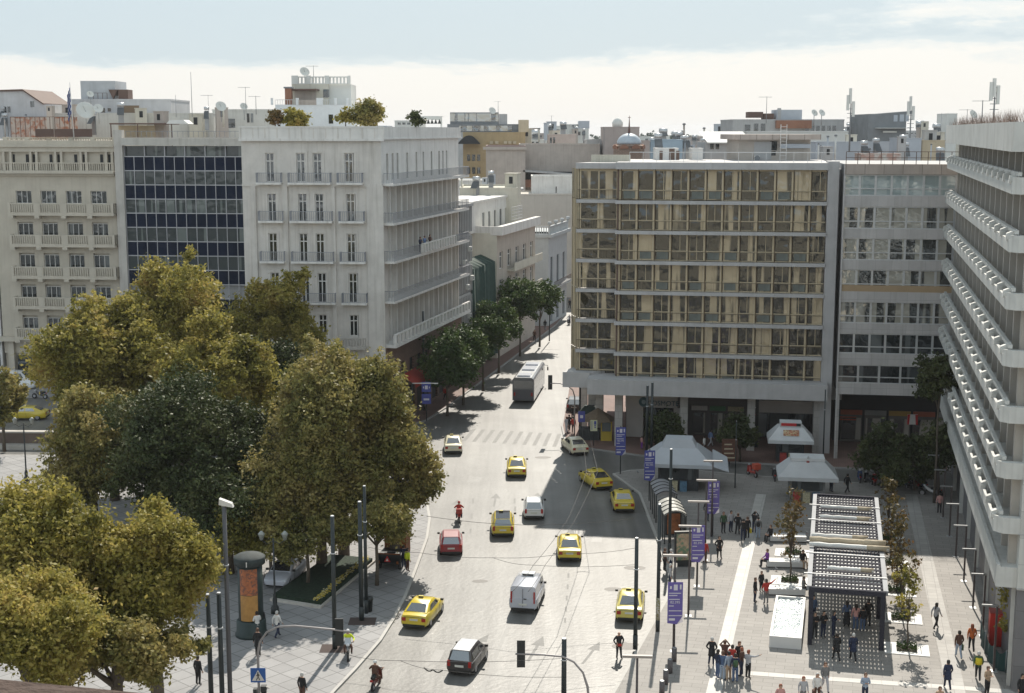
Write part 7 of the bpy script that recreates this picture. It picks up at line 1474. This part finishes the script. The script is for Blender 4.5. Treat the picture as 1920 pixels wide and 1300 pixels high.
# small orange truck with triangle sign
p = G(728, 1070, .14); Mx = T(p.x, p.y, .14, -.15); t = thing('works_truck', 'small dark orange works truck with a warning triangle under the trees', 'truck', Mx); OR = M('works_orange', (.2, .06, .012), .6); b = MB(); b.box(-.85, .85, 0, 2.2, .5, 1.0, BLACK); b.box(-.9, .9, 0, .06, .55, 1.25, BLACK); b.obj('load_bed', t); b = MB(); b.box(-.8, .8, 2.2, 3.6, .4, 1.9, OR); b.obj('cab', t)
b = MB(); b.box(-.85, .85, -.02, 0, 1.18, 1.26, OR); b.box(.6, .75, -.04, 0, .5, .7, OR); b.box(-.75, -.6, -.04, 0, .5, .7, OR); b.obj('stripes', t); b = MB(); b.extr([(-.28, .66), (.18, .66), (-.05, 1.1)], -.08, -.05, M('sign_red', ())); b.extr([(-.15, .73), (.05, .73), (-.05, .93)], -.1, -.081, WHT); b.obj('warning_triangle', t)
for x in (-.75, .75):
    for y in (.5, 2.9): wheel(t, x, y, .32)
# red box, netting
p = G(1870, 1214, .14); t = thing('red_container', 'bright red upright box with a white label against the granite wall', 'box', T(p.x, p.y, .14, -AS)); b = MB(); b.box(-.5, .45, 0, .9, .05, 2.1, M('bright_red', (.5, .03, .02), .5)); b.obj('case', t); b = MB(); b.box(0, .4, -.02, -.001, 1.5, 1.65, WHT); b.obj('label', t); b = MB(); b.box(-.52, .47, -.02, .92, 2.1, 2.16, M('dull_red', ())); b.obj('lid', t)
pts = [G(x, y, .14) for x, y in ((1838, 1196), (1846, 1225), (1862, 1252), (1885, 1262), (1935, 1275))]; t = thing('netting_fence', 'sagging dark green netting fence in the bottom right corner', 'fence', T(pts[0].x, pts[0].y, .14)); b = MB(); o_ = Vector((pts[0].x, pts[0].y, .14)); NG2 = M('netting_green', (.015, .05, .05), .85, var=.3)
for a, c in zip(pts, pts[1:]):
    a = a-o_; c = c-o_; n = 6
    for k in range(n):
        f0, f1 = k/n, (k+1)/n; q0 = a.lerp(c, f0); q1 = a.lerp(c, f1); s0 = 1.35-.35*sin(pi*f0); s1 = 1.35-.35*sin(pi*f1); w0 = .12*sin(f0*9); w1 = .12*sin(f1*9); b.add([(q0.x+w0, q0.y, 0), (q1.x+w1, q1.y, 0), (q1.x, q1.y, s1), (q0.x, q0.y, s0)], [(0, 1, 2, 3)], NG2, True)
b.obj('net', t)
for a in pts: a = a-o_; b = MB(); b.cyl((a.x, a.y, 0), (a.x, a.y, 1.4), .03, .03, MET, 6); b.obj('stake', t)
p = G(1912, 1190, .14); t = thing('blue_sign', 'small blue street sign on a thin dark pole against the granite base', 'sign', T(p.x-1.2, p.y, .14)); b = MB(); b.cyl((0, 0, 0), (0, 0, 3.3), .05, .05, POLE, 8); b.obj('pole', t); b = MB(); b.box(-.35, .15, -.08, -.05, 2.3, 2.6, M('sign_blue', ())); b.obj('panel', t)
# street name plate and parasol lamp at the left
p = G(790, 900, .14); t = thing('direction_sign', 'small dark blue direction plate sticking out of the tree over the road', 'sign', T(p.x, p.y, .14)); b = MB(); b.cyl((-1.2, 0, 0), (-1.2, 0, 3), .05, .05, POLE, 8); b.obj('pole', t); b = MB(); b.box(-1.2, .8, -.05, .0, 2.4, 2.75, BLACK); b.box(.45, .8, -.07, -.051, 2.42, 2.73, M('sign_blue', ())); b.obj('panel', t)
# overhead wires
WM = M('wire_dark', (.03, .03, .03), .6)
def wire(pts, z, r, label, name='trolley_wire'):
    q = [G(x, y, z) for x, y in pts]; o_ = q[0].copy(); b = MB(); pp = []
    for a, c in zip(q, q[1:]):
        for k in range(6): f_ = k/6; v = a.lerp(c, f_); v.z -= .12*sin(pi*f_); pp.append(v-o_)
    pp.append(q[-1]-o_); b.tube(pp, r, WM, 5); return tag(b.obj(name, None, Matrix.Translation(o_)), label, 'wire')
wire([(690, 1026), (783, 1036), (924, 1046), (1062, 1038), (1190, 1028)], 6, .012, 'span wire across the road at the height of the front taxi'); wire([(924, 1046), (1000, 1060), (1190, 1059)], 6, .011, 'second span wire branching to the right mast')
wire([(640, 1225), (750, 1239), (1055, 1235)], 5.4, .011, 'span wire across the bottom of the road, upper one'); wire([(750, 1239), (830, 1257), (1055, 1270)], 5.4, .011, 'span wire across the bottom of the road, lower one')
wire([(1091, 800), (1100, 884), (1066, 972), (1000, 1060), (960, 1110)], 5.8, .014, 'left trolley contact wire running down the road'); wire([(1102, 800), (1121, 884), (1080, 972), (1022, 1060), (990, 1110)], 5.8, .014, 'right trolley contact wire running down the road')
wire([(800, 968), (990, 985), (1190, 972)], 6, .014, 'thin span wire above the white hatchback'); wire([(1098, 884), (1121, 884)], 5.8, .03, 'short switch bar between the contact wires', 'wire_spreader'); wire([(795, 1252), (812, 1256), (830, 1257)], 5.3, .035, 'small crossing fitting on the lower wires', 'wire_spreader')
# christmas style scroll ornament on the left mast
p = G(795, 770, .14); t = thing('scroll_ornament', 'pale wire scroll ornament hanging on the mast by the shop fronts', 'ornament', T(p.x, p.y, .14)); b = MB(); SO = M('scroll_pale', (.35, .3, .25), .6)
for j in range(4):
    z0_ = 3.4+j*1.25; b.tube([(.35+.3*cos(a)*(1-a/14), 0, z0_+.35*sin(a)*(1-a/14)) for a in [k*.5 for k in range(20)]], .025, SO, 4)
b.tube([(.25+.2*sin(k*.9), 0, 2.6+k*.35) for k in range(18)], .03, SO, 4); b.obj('scrolls', t)
for px, py, k in ((791, 773, 'above the dark shop mast arm'), (1058, 546, 'at the end of the street')):
    p = G(px, 775 if px < 900 else 640, .0); 
p = G(790, 800, .14); t = thing('arm_lamp', 'lamp with a long pale horizontal arm at the left shop fronts', 'street lamp', T(p.x, p.y, .14)); b = MB(); b.cyl((-.9, 0, 0), (-.9, 0, 4.6), .06, .05, POLE, 8); b.obj('pole', t); b = MB(); b.box(-.9, 1.6, -.03, .03, 4.6, 4.68, WHT); b.box(1.4, 1.8, -.1, .1, 4.58, 4.66, WHT); b.obj('arm', t)
p = G(1030, 640, .14); t = thing('arm_lamp', 'dark lamp post with a curved arm at the far end of the street', 'street lamp', T(p.x, p.y, .14)); b = MB(); b.cyl((0, 0, 0), (0, 0, 9), .09, .06, POLE, 8); b.obj('pole', t); b = MB(); b.tube([(0, 0, 6), (.5, 0, 6.5), (2.4, 0, 6.6)], .05, STEEL); b.obj('arm', t)
# pigeons on the plaza
for px, py, k in ((1456, 1071, 'beside the middle bench'), (1512, 1028, 'in the air by the pergola corner'), (1196, 888, 'on the kerb by the kiosk')):
    p = G(px, py, .14); t = thing('pigeon', 'dark pigeon '+k, 'pigeon', T(p.x, p.y, .14 if 'air' not in k else 1.2, .6)); b = MB(); b.tube([(0, -.16, .12), (0, -.08, .14), (0, .03, .16), (0, .1, .2), (0, .13, .26), (0, .17, .265), (0, .2, .255)], [.012, .04, .065, .05, .03, .028, .008], DKG, 8); b.obj('body', t); b = MB(); b.tube([(-.02, 0, .1), (-.02, .02, 0)], .007, RED, 4); b.tube([(.02, 0, .1), (.02, .02, 0)], .007, RED, 4); b.obj('legs', t)
# ================================================================ trees
LF_Y = leafmat('plane_leaves_autumn', [(.06, .07, .018), (.18, .17, .04), (.32, .28, .065), (.46, .37, .12), (.38, .22, .07)], .42)
LF_O = leafmat('plane_leaves_olive', [(.06, .068, .025), (.16, .16, .05), (.28, .245, .08), (.34, .27, .1), (.44, .4, .22)], .4)
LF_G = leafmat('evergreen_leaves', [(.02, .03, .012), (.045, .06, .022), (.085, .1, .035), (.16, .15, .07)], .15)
LF_S = leafmat('street_tree_leaves', [(.025, .045, .014), (.05, .085, .025), (.085, .125, .035), (.13, .15, .045)], .25)
LF_R = leafmat('young_tree_leaves', [(.08, .08, .025), (.13, .1, .035), (.17, .1, .04), (.15, .07, .035)], .3)
BARK = M('tree_bark', (.11, .09, .07), .95, var=.3, vs=2, bump=.6)
def leaves(centers, radii, n, size, mat, rng, flat=.35, hollow=.55):
    """n small leaf sprays spread over clumps, as one quick mesh"""
    c = np.array(centers); r = np.array(radii)*1.12; w_ = r**2/np.sum(r**2)
    # every clump breaks up into twigs that end in small sprays
    nt = max(60, n//14); it = rng.choice(len(c), nt, p=w_); d0 = rng.normal(size=(nt, 3)); d0 /= np.linalg.norm(d0, axis=1)[:, None]; d0[:, 2] += .18
    tw = c[it]+d0*(r[it]*(.25+1.15*rng.random(nt)**.8))[:, None]; tr = .1+.3*rng.random(nt)**1.5*np.minimum(1, r[it])
    idx = rng.integers(0, nt, n); d = rng.normal(size=(n, 3)); d /= np.linalg.norm(d, axis=1)[:, None]; pos = tw[idx]+rng.normal(size=(n, 3))*tr[idx][:, None]*np.array([1, 1, .7])
    nrm = d0[idx]*.35+rng.normal(size=(n, 3))*.75+np.array([0, 0, flat]); nrm /= np.linalg.norm(nrm, axis=1)[:, None]
    a = np.cross(nrm, rng.normal(size=(n, 3))); a /= np.linalg.norm(a, axis=1)[:, None]; b_ = np.cross(nrm, a); s = size*(.55+.9*rng.random(n))[:, None]
    q = np.stack([pos-a*s, pos-b_*s*.55+nrm*s*.1, pos+a*s, pos+b_*s*.55+nrm*s*.1], 1).reshape(-1, 3)
    me = bpy.data.meshes.new('crown'); me.vertices.add(4*n); me.vertices.foreach_set('co', q.astype(np.float32).ravel()); me.loops.add(4*n); me.loops.foreach_set('vertex_index', np.arange(4*n, dtype=np.int32)); me.polygons.add(n); me.polygons.foreach_set('loop_start', np.arange(0, 4*n, 4, dtype=np.int32)); me.polygons.foreach_set('loop_total', np.full(n, 4, dtype=np.int32)); me.materials.append(mat); me.update(calc_edges=True); return me
def crownshape(rng, n, rx, ry, rz, zc, cr, low=-.75, seed_=0):
    cs = []; rs = []
    while len(cs) < n:
        d = rng.normal(size=3); d /= np.linalg.norm(d)
        if d[2] < low: continue
        k = .5+.45*rng.random()**.5; spur = seed_ and rng.random() < .22; k = k*1.0+(.15 if spur else 0); j = 1+.2*sin(3*atan2(d[1], d[0])+d[2]*4+seed_) if seed_ else 1; k *= j; cs.append((d[0]*rx*k*(1+.12*rng.normal()), d[1]*ry*k*(1+.12*rng.normal()), zc+d[2]*rz*k*(1+.08*rng.normal()))); rs.append(cr*((.3+.3*rng.random()) if spur else (.45+.95*rng.random()**1.5)))
    return cs, rs
def tree(name, label, px, py, rx, ry, rz, zc, mat, n, size, seed, clumps=60, cr=1.7, trunk=.35, group=None, world=None, cat='tree', limbs=9, low=-.75, z=.14, hollow=.55):
    p = Vector(world) if world is not None else G(px, py, z); Mx = T(p.x, p.y, z); rng = np.random.default_rng(seed); t = thing(name, label, cat, Mx, group); cs, rs = crownshape(rng, clumps, rx, ry, rz, zc, cr, low, seed)
    mk('crown', leaves(cs, rs, n, size, mat, rng, hollow=hollow), t)
    b = MB(); h0 = max(.8, zc-rz*.75); b.tube([(0, 0, 0), (.05, 0, h0*.4), (.0, .08, h0*.8), (.1, 0, h0+.3), (0, 0, zc)], [trunk*1.25, trunk, trunk*.85, trunk*.75, trunk*.35], BARK, 8)
    o = sorted(range(len(cs)), key=lambda i: -rs[i])[:limbs]
    for i in o: c = Vector(cs[i]); s0 = Vector((0, 0, h0*.85)); m1 = s0.lerp(c, .45)+Vector((0, 0, .15*(c-s0).length)); b.tube([s0, m1, c], [trunk*.5, trunk*.28, trunk*.08], BARK, 6)
    b.obj('trunk', t); return t
# world placement from crown centre pixels: (px, py) of the crown centre at height zc
def crownpos(px, py, zc): p = G(px, py, zc); return (p.x, p.y, .14)
def ct(px, py, zc, *a, **k): return tree(a[0], a[1], 0, 0, *a[2:], world=crownpos(px, py, zc), **k)
def cp(px, py, Rx, Ry, zc, name, label, mat, n, size, seed, clumps, cr, **k):
    m_ = (py-245)/(HC-zc); Rx *= 1.1; Ry *= 1.1; rx = max(.8, (Rx/m_-cr*.95)/.92); rz = max(.7, (Ry/m_-cr*.85)/.92)
    return tree(name, label, 0, 0, rx, rx*.95, rz, zc, mat, n, size, seed, clumps=clumps, cr=cr, world=crownpos(px, py, zc), **k)
cp(335, 640, 112, 128, 12.6, 'plane_tree', 'tallest yellow plane tree whose top reaches over the black glass office', LF_Y, 102300, 0.152, 1, 95, 1.15)
cp(205, 705, 108, 125, 10.8, 'plane_tree', 'yellow green plane tree at the left front of the stone building', LF_Y, 96100, 0.152, 2, 95, 1.15)
cp(505, 640, 92, 118, 10.8, 'plane_tree', 'yellow plane tree reaching up before the white corner building', LF_Y, 55800, 0.152, 3, 60, 1.0)
cp(170, 850, 84, 105, 7, 'plane_tree', 'brownish plane tree hanging low over the far left square', LF_O, 55800, 0.144, 4, 60, 1.0)
cp(410, 720, 100, 95, 10.5, 'plane_tree', 'yellow plane tree in the middle gap behind the black green evergreen', LF_Y, 62000, 0.152, 21, 60, 1.0)
cp(500, 735, 80, 82, 8.6, 'evergreen_tree', 'dark evergreen between the yellow plane and the olive plane tree', LF_G, 52700, 0.129, 5, 55, 1.0)
cp(370, 860, 150, 120, 7.2, 'evergreen_tree', 'large black green evergreen in the middle of the tree mass', LF_G, 93000, 0.129, 6, 95, 1.15)
cp(425, 960, 105, 80, 4.6, 'evergreen_tree', 'dark low evergreen above the poster column', LF_G, 40300, 0.129, 16, 50, .9)
cp(640, 788, 122, 132, 10.3, 'plane_tree', 'olive brown plane tree beside the road, largest crown on its right side', LF_O, 105400, 0.137, 7, 105, 1.1)
cp(738, 895, 72, 86, 6.4, 'plane_tree', 'olive plane tree spreading over the kerb towards the zebra crossing', LF_O, 46500, 0.129, 8, 60, .85)
cp(600, 915, 120, 90, 6.0, 'plane_tree', 'low plane tree behind the black masts on the left square', LF_O, 58900, 0.129, 9, 65, .95)
cp(505, 1005, 58, 36, 3.4, 'young_plane_tree', 'small bright yellow green tree right of the camera pole', LF_Y, 6000, .15, 10, 24, .5, trunk=.12)
cp(575, 1000, 75, 42, 4.0, 'young_plane_tree', 'low olive tree in front of the trunks above the flower bed', LF_O, 12000, .12, 22, 30, .6, trunk=.12)
cp(455, 1000, 55, 50, 3.6, 'young_plane_tree', 'low yellowish tree between the camera pole and the poster column cap', LF_Y, 8000, .12, 23, 26, .6, trunk=.12)
cp(705, 985, 70, 48, 4.4, 'plane_tree', 'low hanging olive crown over the orange works truck', LF_O, 14000, .12, 24, 30, .65, trunk=.12)
# near foreground planes at the lower left
cp(85, 1050, 125, 112, 10, 'plane_tree', 'yellow plane tree in the left foreground, upper crown', LF_Y, 80000, .11, 11, 58, .85)
cp(285, 1090, 110, 118, 8.6, 'plane_tree', 'yellow plane tree in the left foreground, right crown beside the black masts', LF_Y, 72000, .11, 12, 50, .8)
cp(50, 1200, 120, 80, 8.6, 'plane_tree', 'yellow brown plane tree in the bottom left corner', LF_Y, 57600, .11, 13, 42, .75)
cp(215, 1225, 140, 62, 6.5, 'plane_tree', 'lowest foreground plane tree with pavement showing through', LF_O, 32000, .11, 14, 30, .6)
cp(2, 745, 46, 52, 5.5, 'young_plane_tree', 'small green plane tree cut by the left edge in front of the van', LF_O, 7000, .18, 15, 24, .6, trunk=.16)
# street trees on the left pavement of the street
k_ = ['farthest, at the bend', 'second farthest', 'third farthest', 'middle of the row', 'behind the dark mast', 'nearest the big corner building']
for i, (px, py, zc, r_) in enumerate(((1012, 570, 6.4, 2.2), (975, 568, 7.6, 2.9), (935, 610, 6.4, 2.5), (905, 640, 6.2, 2.7), (868, 668, 5.8, 2.4), (838, 688, 5.6, 2.6))):
    ct(px, py, zc, 'street_tree', 'dark green street tree on the left pavement, '+k_[i], r_, r_, 2.6, zc, LF_S, 17000, .16, 30+i, clumps=36, cr=.8, trunk=.13, group='street trees along the left pavement', limbs=6)
# dark trees in the shade of the arcade
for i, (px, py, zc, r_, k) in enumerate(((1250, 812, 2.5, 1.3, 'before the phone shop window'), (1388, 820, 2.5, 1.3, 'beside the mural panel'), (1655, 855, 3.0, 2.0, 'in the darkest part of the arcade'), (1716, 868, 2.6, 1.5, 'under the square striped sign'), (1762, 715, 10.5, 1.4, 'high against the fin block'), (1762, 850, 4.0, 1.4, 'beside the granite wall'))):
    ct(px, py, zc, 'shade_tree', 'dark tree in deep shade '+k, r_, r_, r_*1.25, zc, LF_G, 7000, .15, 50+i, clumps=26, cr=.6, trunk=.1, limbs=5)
# young trees in marble grates
def grate(px, py, k):
    p = G(px, py, .14); t = thing('tree_grate', 'white marble tree surround, '+k, 'tree surround', T(p.x, p.y, .15, -AS), 'marble tree surrounds'); b = MB(); b.box(-1.3, 1.3, -.95, .95, 0, .03, MARB); b.obj('slab', t); b = MB(); b.box(-.6, .6, -.5, .5, .03, .06, M('planting_soil', (.05, .045, .03), .95)); b.obj('planting_square', t)
    for x in (-.9, .8): b = MB(); b.box(x, x+.05, -.7, .7, .031, .036, DKG); b.obj('slot', t)
    b = MB(); random.seed(int(px))
    for q in range(160): x = random.uniform(-.58, .58); y = random.uniform(-.48, .48); z_ = .07+random.uniform(0, .3); b.add([(x-.07, y, z_), (x, y-.07, z_+.03), (x+.07, y, z_), (x, y+.05, z_+.06)], [(0, 1, 2, 3)], LF_S)
    f_ = b.obj('ground_plants', t); f_['kind'] = 'stuff'
YT = [(1700, 1218, 3.6, 'nearest, right of the pergola front'), (1689, 1160, 3.8, 'second, right of the pergola'), (1680, 1110, 3.9, 'third, right of the pergola'), (1668, 1058, 3.8, 'fourth, right of the pergola'), (1664, 1012, 3.6, 'fifth, in the shade right of the pergola'), (1481, 1090, 4.0, 'left of the pergola, near the basin'), (1487, 1038, 3.8, 'left of the pergola, behind the benches')]
for i, (px, py, h, k) in enumerate(YT):
    grate(px, py, k); tree('young_tree', 'slender young reddish green tree, '+k, px, py, .62, .62, 1.75, h-.4, LF_R if i else LF_Y, 480, .12, 70+i, clumps=22, cr=.3, trunk=.055, group='young trees in marble surrounds', limbs=14, hollow=.2)
tree('young_tree', 'yellowing small tree at the right edge by the blue sign', 1915, 1235, 1.3, 1.3, 1.9, 3.0, LF_Y, 3770, 0.11, 90, clumps=22, cr=.5, trunk=.06, limbs=14)
tree('young_tree', 'thin shrub in the dark shade behind the row of scooters', 1675, 935, 1.0, 1.0, 1.2, 2.0, LF_G, 1400, .13, 91, clumps=16, cr=.45, trunk=.05, limbs=8)
# roof plants on the corner building
def roofplant(px, py, Y, rx, rz, mat, label, seed, n=2500):
    p = AT(px, py, Y); rng = np.random.default_rng(seed); t = thing('roof_plant', label, 'plant', T(p.x, Y, p.z)); cs, rs = crownshape(rng, 18, rx, rx*.7, rz, rz, .35*rx+.15); mk('foliage', leaves(cs, rs, n, .16, mat, rng), t); b = MB(); b.tube([(0, 0, -1.2), (0, 0, rz)], .06, BARK); b.obj('stem', t)
roofplant(695, 236, 150, 1.55, 1.15, LF_O, 'large round olive shrub on the corner building roof', 1, 4200); roofplant(556, 237, 150, 1.0, .5, LF_Y, 'wide yellow green shrub on the corner building roof, left', 2); roofplant(516, 237, 150, .7, .8, LF_R, 'small orange brown plant at the left end of the corner building roof', 3, 900); roofplant(648, 237, 150, .6, .6, LF_Y, 'small shrub left of the large round one', 4, 900); roofplant(780, 236, 152, .6, .7, LF_G, 'small dark shrub by the roof awning', 5, 900)
# far trees on the skyline
rng = np.random.default_rng(5)
for px, y0_ in ((1205, 258), (1218, 254), (1236, 256), (1270, 257), (1290, 259), (1115, 262)):
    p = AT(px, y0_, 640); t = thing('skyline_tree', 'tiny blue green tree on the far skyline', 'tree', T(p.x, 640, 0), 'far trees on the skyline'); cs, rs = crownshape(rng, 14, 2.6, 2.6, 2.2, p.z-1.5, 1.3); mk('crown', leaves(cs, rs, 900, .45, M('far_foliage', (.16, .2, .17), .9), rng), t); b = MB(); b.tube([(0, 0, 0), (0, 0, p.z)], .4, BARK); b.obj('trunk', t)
# ================================================================ air
b = MB(); b.box(-700, 700, -60, 900, -1.03, 48, None) if False else None
hm = bpy.data.materials.new('haze_air'); hm.use_nodes = True; n_ = hm.node_tree.nodes; n_.remove(n_['Principled BSDF']); pv = n_.new('ShaderNodeVolumePrincipled'); pv.inputs['Color'].default_value = (.93, .95, 1, 1); pv.inputs['Density'].default_value = .00009; pv.inputs['Anisotropy'].default_value = .2
hm.node_tree.links.new(pv.outputs[0], n_['Material Output'].inputs['Volume'])
tag(MB().box(-5000, 5000, -500, 9100, -1.1, 60, hm).obj('haze'), kind='stuff')
